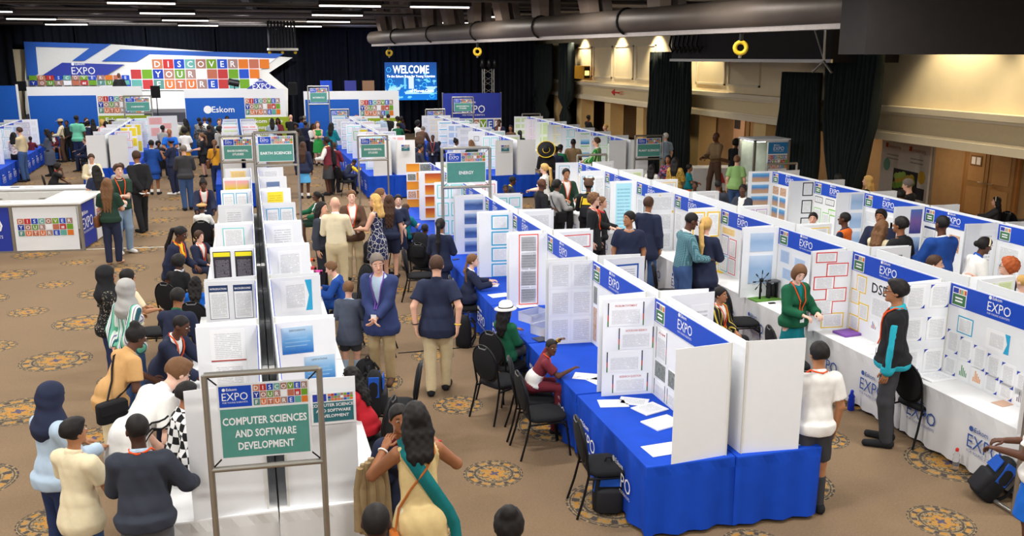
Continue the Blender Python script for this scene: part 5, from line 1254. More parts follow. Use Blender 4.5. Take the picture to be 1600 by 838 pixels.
    if JK:
        under = c2 or 'white'
        V, Fq = nets(lambda P: topfn(P, .012, None if kind != 'vest' else .97, .93, 1.49), lo, hi, vox); put('shirt', V, Fq, cmat(under))
        vz = {'blazer': 1.1, 'jacket': 1.25, 'cardigan': .8, 'vest': 1.2}[kind]
        if 'zip' in ex: vz = 1.36
        def jk(P):
            d = topfn(P, .027, sl, hemz, 1.47)
            q = (P - o_up) @ Rb / S; wd = np.minimum((q[:, 2] - vz) * (.26 if kind == 'blazer' else .22), .07)
            return np.maximum(d, -np.maximum(np.abs(q[:, 0]) - wd, -q[:, 1]) * S * .8)
        V, Fq = nets(jk, lo, hi, vox); put(kind, V, Fq, cmat(c1))
        topsdf = jk
        if 'trim' in ex.split():
            tm = cloth((40, 170, 190))
            V, Fq = nets(lambda P: np.maximum(jk(P) - .004, np.abs(P[:, 2] - (hemz + .03) * S) - .035), lo, hi, vox); put('hem_band', V, Fq, tm)
            V, Fq = nets(lambda P: np.maximum(np.maximum(s_cone(P, U((0, -.016, 1.43)), U((0, -.004, 1.51)), .085 * S, .072 * S), cut(P, U((0, -.02, 1.51)), unit(upv + .35 * fwd))), -cut(P, U((0, -.02, 1.42)), unit(upv + .35 * fwd))), lo, hi, vox); put('collar', V, Fq, tm)
            for i in (0, 1):
                V, Fq = nets(lambda P: np.maximum(np.maximum(arm(P, i, .033, .96, .004), cut(P, sh[i] + (0, 0, -.03), np.array((0, 0, 1.)))), np.minimum(np.abs((P - sh[i]) @ np.array((0, 1., 0)) + (P[:, 2] - sh[i][2]) * .05) - .035, np.abs((P - wrist[i]) @ unit(wrist[i] - elbow[i])) - .045)), lo, hi, vox); put('sleeve_stripe', V, Fq, tm)
    elif kind in ('dress', 'tunic', 'ldress'):
        hm = {'dress': .52, 'tunic': .30, 'ldress': .42}[kind]
        def dr(P):
            d = topfn(P, .014, sl, .92, 1.455)
            sk = smin(flat(P, False, (0, 0, hm - .05), (0, 0, .84), hipr + .085, hipr + .05, .86), flat(P, False, (0, 0, .84), (0, 0, .99), hipr + .05, waistr + .022, .82), .02 * S)
            sk = np.maximum(sk, -cut(P, np.array((0, 0, hm * S + dz)), np.array((0, 0, 1.)))); sk = np.maximum(sk, cut(P, U((0, 0, 1.0), False), np.array((0, 0, 1.))))
            return smin(d, sk + fold(P), .03 * S)
        V, Fq = nets(dr, lo, hi, vox); put('dress', V, Fq, cmat(c1)); topsdf = dr
    else:
        tf = {'tee': .016, 'polo': .018, 'blouse': .02, 'shirt': .018, 'sweater': .024, 'hoodie': .03, 'gown': .035}[kind]
        topsdf = lambda P: topfn(P, tf, sl, hemz)
        V, Fq = nets(topsdf, lo, hi, vox); put({'tee': 't_shirt', 'polo': 'polo_shirt', 'gown': 'gown'}.get(kind, kind), V, Fq, cmat(c1))
        if c2 or kind in ('polo', 'shirt'):
            V, Fq = nets(lambda P: np.maximum(np.maximum(s_cone(P, U((0, -.016, 1.43)), U((0, -.004, 1.50)), .077 * S, .068 * S), cut(P, U((0, -.02, 1.505)), unit(upv + .35 * fwd))), -cut(P, U((0, -.02, 1.44)), unit(upv + .35 * fwd))), lo, hi, max(vox * .8, .012)); put('collar', V, Fq, cmat(c2 or c1))
    bk = bot.split()
    if bk[0] in ('trousers', 'shorts'):
        tl = .03 if bk[0] == 'shorts' else .02
        def tr(P):
            d = np.maximum(torso(P, .010), cut(P, U((0, 0, 1.02), False), np.array((0, 0, 1.))))
            for i in (0, 1): 
                g = leg(P, i, tl) + fold(P)
                g = np.maximum(g, cut(P, ank[i] - (0, 0, .035 * S), np.array((0, 0, -1.)))) if bk[0] == 'trousers' else np.maximum(g, cut(P, knee[i] * .88 + hip[i] * .12, unit(knee[i] - hip[i])))
                d = smin(d, g, .03 * S)
            return d
        V, Fq = nets(tr, lo, hi, vox); put(bk[0], V, Fq, cmat(bk[1]))
    elif bk[0] in ('skirt', 'miniskirt'):
        hm = .5 if bk[0] == 'skirt' else .62
        def skf(P):
            if sit:
                d = np.maximum(torso(P, .012), cut(P, U((0, 0, 1.02), False), np.array((0, 0, 1.))))
                for i in (0, 1): d = smin(d, s_cone(P, hip[i], hip[i] * .1 + knee[i] * .9, .105 * S, .085 * S), .06 * S)
                return d
            d = flat(P, False, (0, 0, hm - .05), (0, 0, 1.0), hipr + .06, waistr + .02, .85) + fold(P)
            return np.maximum(np.maximum(d, -cut(P, np.array((0, 0, hm * S)), np.array((0, 0, 1.)))), cut(P, U((0, 0, 1.03), False), np.array((0, 0, 1.))))
        V, Fq = nets(skf, lo, hi, vox); put('skirt', V, Fq, cmat(bk[1]))
    # shoes, socks
    shc = (bk[2] if len(bk) > 2 else 'black')
    for i, s in enumerate((1, -1)):
        a_, t_ = ank[i], toe[i]; vv = min(vox, .018)
        def sho(P):
            d = s_cone(P, a_ + np.array((0, -.035, -.045)) * S, t_ + np.array((0, .045, .005)) * S, .046 * S, .038 * S); d = smin(d, s_cone(P, a_ + np.array((0, -.02, -.03)) * S, a_ + np.array((0, -.01, .0)) * S, .046 * S, .045 * S), .03 * S)
            return np.maximum(np.maximum(d, -P[:, 2] + .004), cut(P, a_ + (0, 0, .01 * S), np.array((0, 0, 1.))))
        if shc != 'bare':
            q = np.array([a_, t_]); V, Fq = nets(sho, q.min(0) - .11, q.max(0) + .11, vv); put('shoe', V, Fq, cmat(shc))
        if len(bk) > 3:
            up_ = .3 if bk[3].endswith('+') else .1
            V, Fq = nets(lambda P: np.maximum(s_cone(P, knee[i], a_, .064 * S, .047 * S), cut(P, a_ + (0, 0, up_ * S), np.array((0, 0, 1.)))), np.minimum(a_, knee[i]) - .1, np.maximum(a_, knee[i]) + .1, vv); put('sock', V, Fq, cmat(bk[3].rstrip('+')))
    # ---- hair and hats
    hk = hair.split(); hcl = hk[1] if len(hk) > 1 else 'k'; hm_ = M('hair_' + hcl, HAIRC.get(hcl, (24, 20, 20)), .65, var=.12, scale=60) if hcl in HAIRC else cmat(hcl)
    hl = hc - .55 * hs; hh = hc + .45 * hs; hv = min(vox * .9, .024)
    cran = lambda P, t: s_ell(P, Hd((0, -.014, .032)), np.array((.073 + t, .094 + t, .088 + t)) * hs, Rh)
    def facecut(P, y0=.055, z0=.052, slope=.7): return cut(P, Hd((0, y0, z0)), Rh @ unit((0, 1, -slope)))
    def cap_hair(P, t, low=-.06):
        d = np.maximum(cran(P, t), facecut(P)); d = np.maximum(d, -cut(P, Hd((0, 0, low)), Rh @ unit((0, .45, 1)))); return d
    wav = lambda P, a: a * hs * np.sin(P[:, 0] * 90) * np.sin(P[:, 1] * 83) * np.sin(P[:, 2] * 77)
    kd = hk[0]
    def strand(P, pts, rs, k=.02):
        d = None
        for (a_, b__, r0, r1) in zip(pts[:-1], pts[1:], rs[:-1], rs[1:]):
            q = s_cone(P, a_, b__, r0 * hs, r1 * hs); d = q if d is None else smin(d, q, k)
        return d
    bk_ = lambda y, z, x=0: neck0 + Rb @ (np.array((x, y, z)) * S)
    def hairfn(P):
        if kd == 'short': return cap_hair(P, .014) + wav(P, .003)
        if kd == 'buzz': return cap_hair(P, .005)
        if kd == 'side': return smin(cap_hair(P, .016), s_ell(P, Hd((.01, .035, .1)), np.array((.055, .05, .024)) * hs, Rh), .03) + wav(P, .003)
        if kd == 'afro': return cap_hair(P, .045, -.09) + wav(P, .006)
        if kd == 'curly': return cap_hair(P, .032, -.09) + wav(P, .012)
        if kd == 'fringe': d = np.maximum(cran(P, .016), cut(P, Hd((0, .06, .02)), Rh @ unit((0, 1, -.35)))); return np.maximum(d, -cut(P, Hd((0, 0, -.06)), Rh @ unit((0, .45, 1))))
        d = cap_hair(P, .016, -.08)
        if kd == 'bun': return smin(d, s_ell(P, Hd((0, -.06, .125)), np.array((.05, .05, .045)) * hs), .02) + wav(P, .004)
        if kd == 'lowbun': return smin(d, s_ell(P, Hd((0, -.125, -.0)), np.array((.045, .04, .045)) * hs), .02)
        if kd == 'pony': return smin(d, strand(P, [Hd((0, -.1, .05)), Hd((0, -.16, .0)), bk_(-.16, -.05), bk_(-.14, -.22)], (.02, .035, .035, .012)), .015)
        if kd == 'pony2': return smin(d, strand(P, [Hd((0, -.1, .06)), Hd((0, -.16, -.0)), bk_(-.16, -.08), bk_(-.15, -.34)], (.025, .036, .04, .012)), .015) + wav(P, .004)
        if kd == 'braid': return smin(d, strand(P, [Hd((0.02, -.1, -.02)), bk_(-.12, .0, .06), bk_(-.05, -.18, .1), bk_(.02, -.32, .12)], (.026, .026, .022, .012)), .012) + wav(P, .006)
        if kd == 'bob':
            g = np.maximum(s_ell(P, Hd((0, -.03, -.02)), np.array((.098, .098, .115)) * hs, Rh), cut(P, Hd((0, .045, 0)), Rh @ unit((0, 1, .1)))); return smin(np.maximum(g, -cut(P, Hd((0, 0, -.1)), Rh @ np.array((0, 0, 1.)))), np.maximum(cran(P, .02), cut(P, Hd((0, .06, .03)), Rh @ unit((0, 1, -.4)))), .02)
        L = {'long': .20, 'vlong': .34, 'shoulder': .10, 'braids': .2}[kd]
        g = None
        for xx in (-.055, 0, .055):
            q = strand(P, [Hd((xx * 1.1, -.06, .02)), Hd((xx * 1.35, -.085, -.09)), bk_(-.09, -.05, xx * 1.15), bk_(-.115, -L, xx * 1.0)], (.04, .042, .04, .014)); g = q if g is None else smin(g, q, .03)
        for s in (1, -1): g = smin(g, strand(P, [Hd((s * .07, .0, .03)), Hd((s * .082, -.015, -.06)), bk_(-.02, .0, s * .09)], (.02, .026, .02)), .02)
        return smin(d, g, .02) + wav(P, .005 if kd != 'braids' else .012)
    if kd == 'hijab':
        def hj(P):
            d = s_ell(P, Hd((0, -.015, .02)), np.array((.095, .118, .122)) * hs, Rh)
            d = smin(d, s_cone(P, Hd((0, -.02, -.06)), U((0, .0, 1.40)), .085 * hs, .155 * S), .05); d = smin(d, s_ell(P, U((0, .06, 1.34)), np.array((.14, .10, .12)) * S, Rb), .04)
            d = np.maximum(d, -s_ell(P, Hd((0, .115, -.005)), np.array((.06, .08, .085)) * hs, Rh)); return d + .003 * np.sin(P[:, 2] * 60 + P[:, 0] * 30)
        V, Fq = nets(hj, hc - .45, hc + .3, hv); put('headscarf', V, Fq, hm_)
    elif kd != 'bald':
        V, Fq = nets(hairfn, hl - (.2 if kd in ('long', 'vlong', 'pony2') else 0), hh, hv); put('hair', V, Fq, hm_)
    hat = [q for q in ex.split() if q.startswith('hat:')]
    if hat:
        _, hkind, hcol = hat[0].split(':'); hb = MB(); hmat = cmat(hcol)
        tl = rx(-radians(58)) if hkind == 'sombrero' else np.eye(3); so = np.array((0, -.03, -.01)) if hkind == 'sombrero' else np.zeros(3)
        def ring(r, z, y=0, ry=1.): return [Hd(tl @ np.array((r * cos(q), y + r * ry * (1.2 if hkind != 'sombrero' else 1.) * sin(q), z)) + so) for q in np.linspace(0, 2 * pi, 21)[:-1]]
        def loft(rings, mat):
            vs = [p for r_ in rings for p in r_]; n = 20
            hb.add(vs, [(i * n + k_, i * n + (k_ + 1) % n, (i + 1) * n + (k_ + 1) % n, (i + 1) * n + k_) for i in range(len(rings) - 1) for k_ in range(n)] + [tuple(range((len(rings) - 1) * n, len(rings) * n))], mat, True)
        if hkind in ('sun', 'sombrero'):
            k_ = 2.6 if hkind == 'sombrero' else 1.55
            loft([ring(.095, .045, -.012), ring(.095 * k_, .03 if hkind == 'sun' else .07, -.012), ring(.097 * k_, .045 if hkind == 'sun' else .11, -.012), ring(.092, .062, -.012), ring(.086, .13, -.012), ring(.06, .155 if hkind == 'sun' else .2, -.012)], hmat)
            bc = cmat('black' if hkind == 'sun' else 'yellow')
            hb.tube(ring(.096, .07, -.012), .008 * hs, bc, 6, True)
            if hkind == 'sombrero': hb.tube(ring(.097 * k_, .10, -.012), .014, bc, 6, True)
            else: hb.tube(ring(.142, .045, -.012), .003, bc, 6, True)
        elif hkind == 'cap':
            loft([ring(.092, .04, -.012), ring(.09, .08, -.012), ring(.07, .12, -.012), ring(.03, .136, -.012)], hmat)
            hb.prism([Hd((-.07, .07, .05)), Hd((.07, .07, .05)), Hd((.055, .17, .035)), Hd((-.055, .17, .035))], Rh @ np.array((0, 0, .01)), hmat)
        elif hkind == 'beret': loft([ring(.092, .05, -.012), ring(.125, .07, -.012), ring(.12, .095, -.012), ring(.05, .12, -.012)], hmat); hb.ball(Hd((0, -.012, .125)), .018, hmat)
        elif hkind == 'band': hb.tube([Hd((.092 * cos(q), .01, .03 + .095 * sin(q))) for q in np.linspace(-.1, pi + .1, 14)], .013 * hs, hmat, 6)
        elif hkind == 'mascot':
            loft([ring(.10, .02, -.012), ring(.11, .07, -.012), ring(.08, .14, -.012), ring(.03, .165, -.012)], hmat)
            for s in (1, -1): hb.ball(Hd((s * .09, 0, .15)), .035 * hs, hmat); hb.ball(Hd((s * .05, .05, .17)), .03, cmat('white'))
        hb.build('hat', R_)
    if 'panel' in ex.split():
        V, Fq = nets(lambda P: np.maximum(topsdf(P) - .004, np.abs(((P - piv) @ Rb)[:, 2] - .05 * S) - .115 * S), lo, hi, vox); put('side_panel', V, Fq, cmat('white'))
    # ---- accessories
    def onfront(x, z, d_=.007, sgn=1):
        q = np.array([U((x, sgn * yy, z)) for yy in np.linspace(.34, -.02, 37)]); dd = topsdf(q); j = np.argmax(dd < d_ * S); return q[max(0, j - 1)]
    if 'lan' in ex.split() or 'lanp' in ex.split() or 'lany' in ex.split():
        lc = cloth((236, 84, 30)) if 'lan' in ex.split() else (cloth((110, 70, 160)) if 'lanp' in ex.split() else cloth((236, 190, 40))); mb = MB(); c = U((0, 0, 1.47))
        ptsL = [U((s * xx, yy, zz)) for s, xx, yy, zz in ((1, .0, -.085, 1.485), (1, .06, -.05, 1.49))] + [U((.078, .02, 1.485))] + [onfront(.085 - .075 * q, 1.44 - .36 * q) for q in np.linspace(0, 1, 7)]
        ptsR = [U((0, -.085, 1.485)), U((-.06, -.05, 1.49)), U((-.078, .02, 1.485))] + [onfront(-.085 + .075 * q, 1.44 - .36 * q) for q in np.linspace(0, 1, 7)]
        for pl in (ptsL, ptsR):
            mb.tube(pl, .0085 * S, lc, 5)
        ly_ = mb.build('lanyard', R_)
        q = onfront(0, 1.04, .012); mb = MB(); mb.obox(q - Rb @ np.array((.035, 0, .1)) * S, Rb @ np.array((.07, 0, 0)) * S, Rb @ np.array((0, .006, 0)), Rb @ np.array((0, 0, .1)) * S, WHITE); mb.build('name_badge', ly_)
    if 'tie' in ex.split():
        mb = MB(); mb.tube([onfront(0, z_, .004) for z_ in (1.44, 1.36, 1.25, 1.15)], [.012, .018, .022, .026], cloth((40, 44, 70)), 6); mb.build('tie', R_)
    if 'glass' in ex.split():
        mb = MB()
        for s in (1, -1):
            mb.tube([Hd((s * .031 + .021 * cos(q), .097 - .003 * abs(cos(q)), .012 + .016 * sin(q))) for q in np.linspace(0, 2 * pi, 13)[:-1]], .0022 * hs, BLACKM, 5, True); mb.tube([Hd((s * .052, .092, .014)), Hd((s * .078, -.01, .012))], .002 * hs, BLACKM, 5)
        mb.tube([Hd((-.01, .1, .014)), Hd((.01, .1, .014))], .002 * hs, BLACKM, 5); mb.build('glasses', R_)
    for q in ex.split():
        if q.startswith('wrist:'):
            i = 0 if q[6] == 'r' else 1; e = HF[i][0]; a_ = wrist[i] - e * .03 * S; mb = MB(); u1 = HF[i][1]; v1 = HF[i][2]; mb.tube([a_ + (u1 * cos(k_) + v1 * sin(k_)) * .036 * S for k_ in np.linspace(0, 2 * pi, 13)[:-1]], .007 * S, cmat(q[8:]), 5, True); mb.build('wristband', R_)
    PEOPLE.append(R_)
    def W(p): return Vector((root[0] + c_ * p[0] - s_ * p[1], root[1] + s_ * p[0] + c_ * p[1], p[2] + zb))
    R_info = dict(root=root, rz=rz, W=W, U=U, wrist=wrist, HF=HF, S=S, Rb=Rb, sh=sh, front=onfront, hip=hip, h=h, Hd=Hd, topsdf=topsdf)
    return R_info
# ================================================================== CHAIRS, BAGS
def rounded_slab(mb, cx, cy, z0, z1, hx, hy, mat, n=24, p=4., dome=.0, prof=None):
    rings = []
    for z, k in prof or ((z0, .93), (z0 + .012, 1.), (z1 - .02, 1.), (z1 - .005, .95), (z1 + dome * .6, .6), (z1 + dome, .02)):
        rings.append([(cx + k * hx * np.sign(cos(q)) * abs(cos(q)) ** (2 / p), cy + k * hy * np.sign(sin(q)) * abs(sin(q)) ** (2 / p), z) for q in np.linspace(0, 2 * pi, n + 1)[:-1]])
    vs = [v for r in rings for v in r]; mb.add(vs, [(i * n + k, i * n + (k + 1) % n, (i + 1) * n + (k + 1) % n, (i + 1) * n + k) for i in range(len(rings) - 1) for k in range(n)] + [tuple(range(n - 1, -1, -1))], mat, True)
def make_chair():
    t = thing('banquet_chair', 'black banquet chair', 'chair')
    mb = MB(); rounded_slab(mb, 0, .02, .40, .46, .215, .215, BLACK, dome=.02); mb.build('seat', t)
    # oval padded back, tilted, with a hand slot at the top
    def bp(q, k, d): 
        x = .2 * k * cos(q); z = .70 + .23 * k * sin(q) * (1 if sin(q) > 0 else .95); return (x, -.205 - (z - .46) * .16 + d, z)
    n = 28; mb = MB(); rs = []
    for k, d in ((.86, -.02), (.95, -.012), (.97, .01), (.9, .03), (.6, .042), (.02, .045)): rs.append([bp(q, k, d) for q in np.linspace(0, 2 * pi, n + 1)[:-1]])
    vs = [v for r in rs for v in r]; mb.add(vs, [(i * n + k, (i + 1) * n + k, (i + 1) * n + (k + 1) % n, i * n + (k + 1) % n) for i in range(len(rs) - 1) for k in range(n)] + [tuple(range(n))], BLACK, True); mb.build('backrest', t)
    mb = MB(); mb.tube([bp(q, 1.02, 0) for q in np.linspace(0, 2 * pi, n + 1)[:-1]], .0125, BLACKM, 8, True); mb.build('back_frame', t)
    bk0 = t.children[-1] if 0 else [c for c in bpy.data.objects if c.name.startswith('backrest')][0]
    mb = MB(); mb.tube([(-.07, -.285, .92), (-.05, -.29, .895), (.05, -.29, .895), (.07, -.285, .92)], .009, M('handle_grey', (120, 120, 122), .4, .3, var=0), 6); mb.build('hand_slot', bk0)
    for s in (-1, 1):
        mb = MB(); mb.tube([(s * .19, .2, .40), (s * .2, .23, .2), (s * .215, .25, .0)], .0125, BLACKM); mb.build('leg', t)
        mb = MB(); mb.tube([bp(pi / 2 + s * -1.75, 1.02, 0), (s * .195, -.2, .42), (s * .205, -.25, .2), (s * .215, -.31, 0)], .0125, BLACKM); mb.build('leg', t)
        mb = MB(); mb.tube([(s * .195, -.21, .385), (s * .195, .2, .385)], .011, BLACKM); mb.build('seat_frame', t)
    mb = MB(); mb.tube([(-.2, .225, .3), (.2, .225, .3)], .009, BLACKM); mb.build('stretcher', t)
    return t
CH0 = [make_chair(), False]
def chair(loc, rz, label, group=None):
    if not CH0[1]:
        CH0[1] = True; o = CH0[0]; o.location = (loc[0], loc[1], 0); o.rotation_euler = (0, 0, rz); o['label'] = label
    else: o = dup(CH0[0], (loc[0], loc[1], 0), rz, label)
    if group: o['group'] = group
    return o
def chair_px(u, v, ang, label, z=.46): p = at(u, v, z); return chair(p, radians(ang), label)
def backpack(loc, rz, label, accent=None, tilt=0., main=BLACK):
    t = thing('backpack', label, 'backpack', loc, rz); t.rotation_euler = (tilt, 0, rz)
    mb = MB(); rounded_slab(mb, 0, 0, .0, .44, .155, .10, main, p=3., prof=((0, .8), (.02, .96), (.1, 1.), (.26, .98), (.35, .9), (.41, .76), (.45, .55), (.47, .3), (.478, .02))); mb.build('body', t)
    mb = MB(); rounded_slab(mb, 0, .08, .03, .25, .125, .06, BLACK if not accent else M('bag_panel', (34, 34, 38), .8), p=3.2, dome=.02); mb.build('front_pocket', t)
    if accent: mb = MB(); mb.prism([(-.151, -.05, .22), (-.151, .06, .22), (-.12, .06, .43), (-.12, -.05, .43)], (.02, 0, 0), cmat(accent)); mb.prism([(.131, -.05, .22), (.131, .06, .22), (.10, .06, .43), (.10, -.05, .43)], (.02, 0, 0), cmat(accent)); mb.prism([(-.10, .093, .29), (.10, .093, .29), (.08, .09, .42), (-.08, .09, .42)], (0, .012, 0), cmat(accent)); mb.build('colour_panel', t)
    for s in (-1, 1):
        mb = MB(); mb.tube([(s * .07, -.09, .42), (s * .09, -.15, .35), (s * .09, -.15, .15), (s * .11, -.09, .04)], .016, BLACK, 6); mb.build('strap', t)
    mb = MB(); mb.tube([(-.04, -.05, .47), (-.02, -.05, .515), (.02, -.05, .515), (.04, -.05, .47)], .01, BLACK, 6); mb.build('carry_loop', t)
    return t
def shoulder_bag(I, side, z, label, mat, size=(.13, .05, .11), back=-.05):
    """a bag hung at the hip on a strap over the other shoulder"""
    s = side; S = I['S']; W = I['W']; U = I['U']
    c = U((s * .235, back, z)); t = thing('shoulder_bag', label, 'bag', W(c), I['rz'])
    a = Vector(c)
    mb = MB(); rounded_slab(mb, 0, 0, -size[2], size[2], size[1], size[0], mat, p=3.5, dome=.01); mb.build('body', t)
    mb = MB(); f = lambda p: tuple(Vector(p) - a)
    pts = [c + np.array((0, .04, .1))] + [I['front'](x, zz, .012) for x, zz in ((s * .10, 1.14), (s * .02, 1.26), (-s * .06, 1.38))] + [U((-s * .09, .01, 1.497))] + [I['front'](x, zz, .012, -1) for x, zz in ((-s * .06, 1.38), (s * .02, 1.26), (s * .10, 1.14))] + [c + np.array((0, -.04, .1))]
    mb.tube([f(p) for p in pts], .010, mat, 6); mb.build('strap', t)
    mb = MB(); mb.box((s * size[1] - .004, -size[0] * .9, -.01), (s * size[1] + .006, size[0] * .9, size[2] * .9), mat); mb.build('flap', t)
    return t
def worn_pack(I, label, accent=None):
    p = I['W'](I['U']((0, -.245, .98))); return backpack(p, I['rz'] + pi, label, accent)
def seat_for(I, label): return chair(I['root'] + 0., I['rz'], label)
def held_sheet(I, i, label, size=(.2, .28), tilt=.5, nm='paper_sheet', mat=PAPER, cat='paper'):
    e, n_, wv = I['HF'][i]; c = I['wrist'][i] + e * .09 + n_ * .03; t = thing(nm, label, cat, I['W'](c), I['rz'])
    mb = MB(); mb.box((-size[0] / 2, -.05, -.004), (size[0] / 2, size[1] - .05, .004), mat); o = mb.build('sheet', t); o.rotation_euler = (tilt, 0, 0); return t
# ================================================================== WHO STANDS WHERE
# --- left aisle, nearest group
I = P_(78, 600, 1.66, 62, 'person in navy headscarf and pale blue top at the picture edge', 'sweater lblue', 'trousers djeans white', 'M', 'hijab navy', 'front front', nod=12, ex='F')
P_(114, 655, 1.48, 48, 'boy in loose cream T-shirt and jeans with dark short hair', 'tee cream cream', 'trousers jeans white', 'M', 'side k', 'front front', ex='long', turn=15)
I = P_(212, 648, 1.56, 12, 'boy seen from behind in dark navy sweater and orange lanyard, one hand raised', 'sweater charcoal lblue', 'trousers grey', 'D', 'buzz k', 'offer front', ex='lan glass', turn=-30, w=1.12)
I = P_(276, 562, 1.84, 62, 'bending person in white polo shirt with black side stripes', 'polo white white', 'trousers navy', 'L', 'side B', 'front front', bend=48, nod=10, ex='glass long')
for j in (-1, 0, 1):          # the three dark stripes down the side of the shirt, and the sleeve patch
    pts = []
    for z_ in np.linspace(1.30, .90, 12):
        q = np.array([I['U']((xx, .03 + .036 * j - (1.3 - z_) * .08, z_), z_ > .98) for xx in np.linspace(.34, .05, 40)]); dd = I['topsdf'](q); pts.append(q[max(0, int(np.argmax(dd < .004)))])
    mb = MB(); mb.tube(pts, .0085, BLACK, 5); mb.build('shirt_stripe', PEOPLE[-1])
q = (I['sh'][0] * .62 + I['U']((.23, .12, 1.22)) * .38); mb = MB(); mb.obox(q + np.array((.045, -.05, -.04)), (0, .1, 0), (.004, 0, 0), (0, .02, .065), M('patch_green', (50, 70, 66), .7)); mb.build('sleeve_patch', PEOPLE[-1])
I = P_(212, 510, 1.66, 62, 'leaning person in tan shirt and cream trousers with high bun', 'tee tan tan', 'trousers cream', 'd', 'bun k', 'front lean', bend=32, nod=8, ex='F')
shoulder_bag(I, 1, .86, 'black handbag at the hip of the person in tan shirt', BLACK, (.15, .06, .1))
P_(282, 494, 1.58, 118, 'leaning pupil with shaved head in navy blazer and orange lanyard', 'blazer navy white', 'trousers navy', 'd', 'buzz k', 'lean lean', bend=26, nod=10, ex='lan')
P_(277, 451, 1.60, 25, 'pupil in dark navy jacket seen from behind beside the shaved head', 'sweater navy green', 'trousers navy', 'm', 'short k', 'front lean', bend=16)
P_(292, 598, 1.55, 70, 'person in black and white checked sleeves half hidden behind the white polo', 'shirt checker', 'trousers black', 'm', 'short k', 'down lean', bend=14)
I = P_(197, 437, 1.66, 52, 'person in grey headscarf and mint striped shirt, hands joined behind', 'shirt stripe', 'trousers jeans white', 'l', 'hijab lgrey', 'behind behind', ex='F long', turn=10)
P_(165, 416, 1.68, 82, 'person in black headscarf and black dotted top', 'tee dots', 'trousers djeans', 'M', 'hijab black', 'front down', ex='F')
P_(199, 421, 1.56, 62, 'girl in cream blouse with dark hair behind the grey headscarf', 'tee cream', 'trousers cream', 'M', 'fringe k', 'front front', ex='F')
I = P_(305, 433, 1.24, 12, 'seated child with braids in bright blue top', 'sweater royal', 'trousers navy', 'd', 'braids k', 'table table', sit=1, bend=12, ex='F'); seat_for(I, 'black chair of the seated child in bright blue')
I = P_(279, 400, 1.40, 40, 'pupil with rounded dark hair in black pullover and white collar', 'sweater black white', 'trousers dgrey', 'd', 'afro k', 'front table', sit=1, bend=8); seat_for(I, 'black chair of the pupil in black pullover')
P_(282, 355, 1.62, 118, 'pupil with tied braids and glasses in braided-edge blazer and orange lanyard', 'blazer navy yellow', 'skirt navy', 'd', 'pony2 k', 'down front', bend=14, nod=18, ex='lan glass F')
I = P_(311, 361, 1.34, 138, 'seated pale pupil with fringe in black and yellow trimmed blazer', 'blazer navy white', 'trousers navy', 'L', 'fringe b', 'lap table', sit=1, ex='lan'); 
P_(317, 281, 1.62, 178, 'laughing pupil with high bun leaning forward in navy blazer', 'blazer navy white', 'skirt navy', 'd', 'bun k', 'lean lean', bend=22, nod=6, ex='lan tie F')
I = P_(315, 318, 1.33, 8, 'seated person in tan beret and white shirt seen from behind', 'shirt white white', 'trousers navy', 'd', 'buzz k', 'table table', sit=1, ex='hat:beret:tan'); seat_for(I, 'black chair under the tan beret')
# --- by the reception counter
I = P_(212, 236, 371, -28, 'tall grey-haired person in black jacket with papers held behind', 'jacket black white', 'trousers black', 'm', 'short b', 'behind behind', ex='zip', stride=.18)
held_sheet(I, 0, 'white papers and cap held behind the black jacket', (.22, .2), .2)
P_(184, 257, 394, 158, 'young person in dark green polo and pale jeans facing the camera', 'polo dgreen', 'trousers ljeans white', 'L', 'side b', 'front cross', ex='lan')
I = P_(167, 279, 411, 18, 'person with long light-brown hair in dark green polo and navy trousers', 'polo dgreen', 'trousers navy bare', 'l', 'vlong B', 'front front', ex='F', stride=.1)
shoulder_bag(I, -1, .90, 'brown bag on strap at the hip of the long-haired person', M('bag_brown', (110, 66, 36), .5))
I = P_(149, 259, 1.66, -15, 'person with long dark hair in navy top at the counter end', 'tee navy', 'trousers navy', 'l', 'vlong k', 'front front', ex='F')
shoulder_bag(I, 1, .98, 'tan leather bag on strap at the counter end', M('bag_tan', (180, 96, 44), .5), (.15, .06, .12), -.12)
P_(142, 241, 1.68, 178, 'person in cream cardigan looking down across the counter', 'cardigan cream white', 'trousers beige', 'l', 'lowbun b', 'front front', nod=20, ex='F')
P_(188, 255, 1.7, 4, 'person in pale grey top hidden behind the dark green polo', 'hoodie lgrey', 'trousers jeans', 'l', 'short b', 'front front')
I = P_(90, 256, 1.35, 88, 'seated person in black and red shirt leaning on the reception counter', 'tee black red', 'trousers black', 'd', 'afro k', 'chin reach', sit=1, bend=18, w=1.3); seat_for(I, 'black chair behind the reception counter corner')
chair_px(3, 305, -150, 'black chair at the picture edge behind the reception counter', .8)
# --- far left crowd
P_(29, 199, 1.80, -62, 'person in tan shirt and blue jeans beyond the counter', 'shirt beige beige', 'trousers jeans', 'l', 'short b', 'down cross', ex='tuck')
P_(21, 207, 1.56, 28, 'person in white flowered top half behind the tan shirt', 'shirt wfloral', 'trousers black', 'd', 'shoulder k', 'front front', ex='F')
P_(28, 216, 1.25, -30, 'seated person in dark green gown behind the tan shirt', 'gown dgreen', 'trousers dgreen', 'd', 'short k', 'table table', sit=1, bend=20)
P_(47, 213, 1.33, 10, 'seated person in dark maroon between tan shirt and grey cardigan', 'shirt maroon', 'trousers maroon', 'd', 'buzz k', 'table table', sit=1)
P_(72, 202, 1.68, -70, 'person in long slate grey cardigan with arms folded', 'ldress slate', 'trousers black', 'd', 'shoulder k', 'cross cross', ex='F')
I = P_(82, 205, 1.35, 165, 'seated pupil in maroon blazer and white shirt', 'blazer maroon white', 'skirt jeans', 'm', 'pony k', 'lap lap', sit=1, ex='tie F'); seat_for(I, 'black chair of the pupil in maroon blazer')
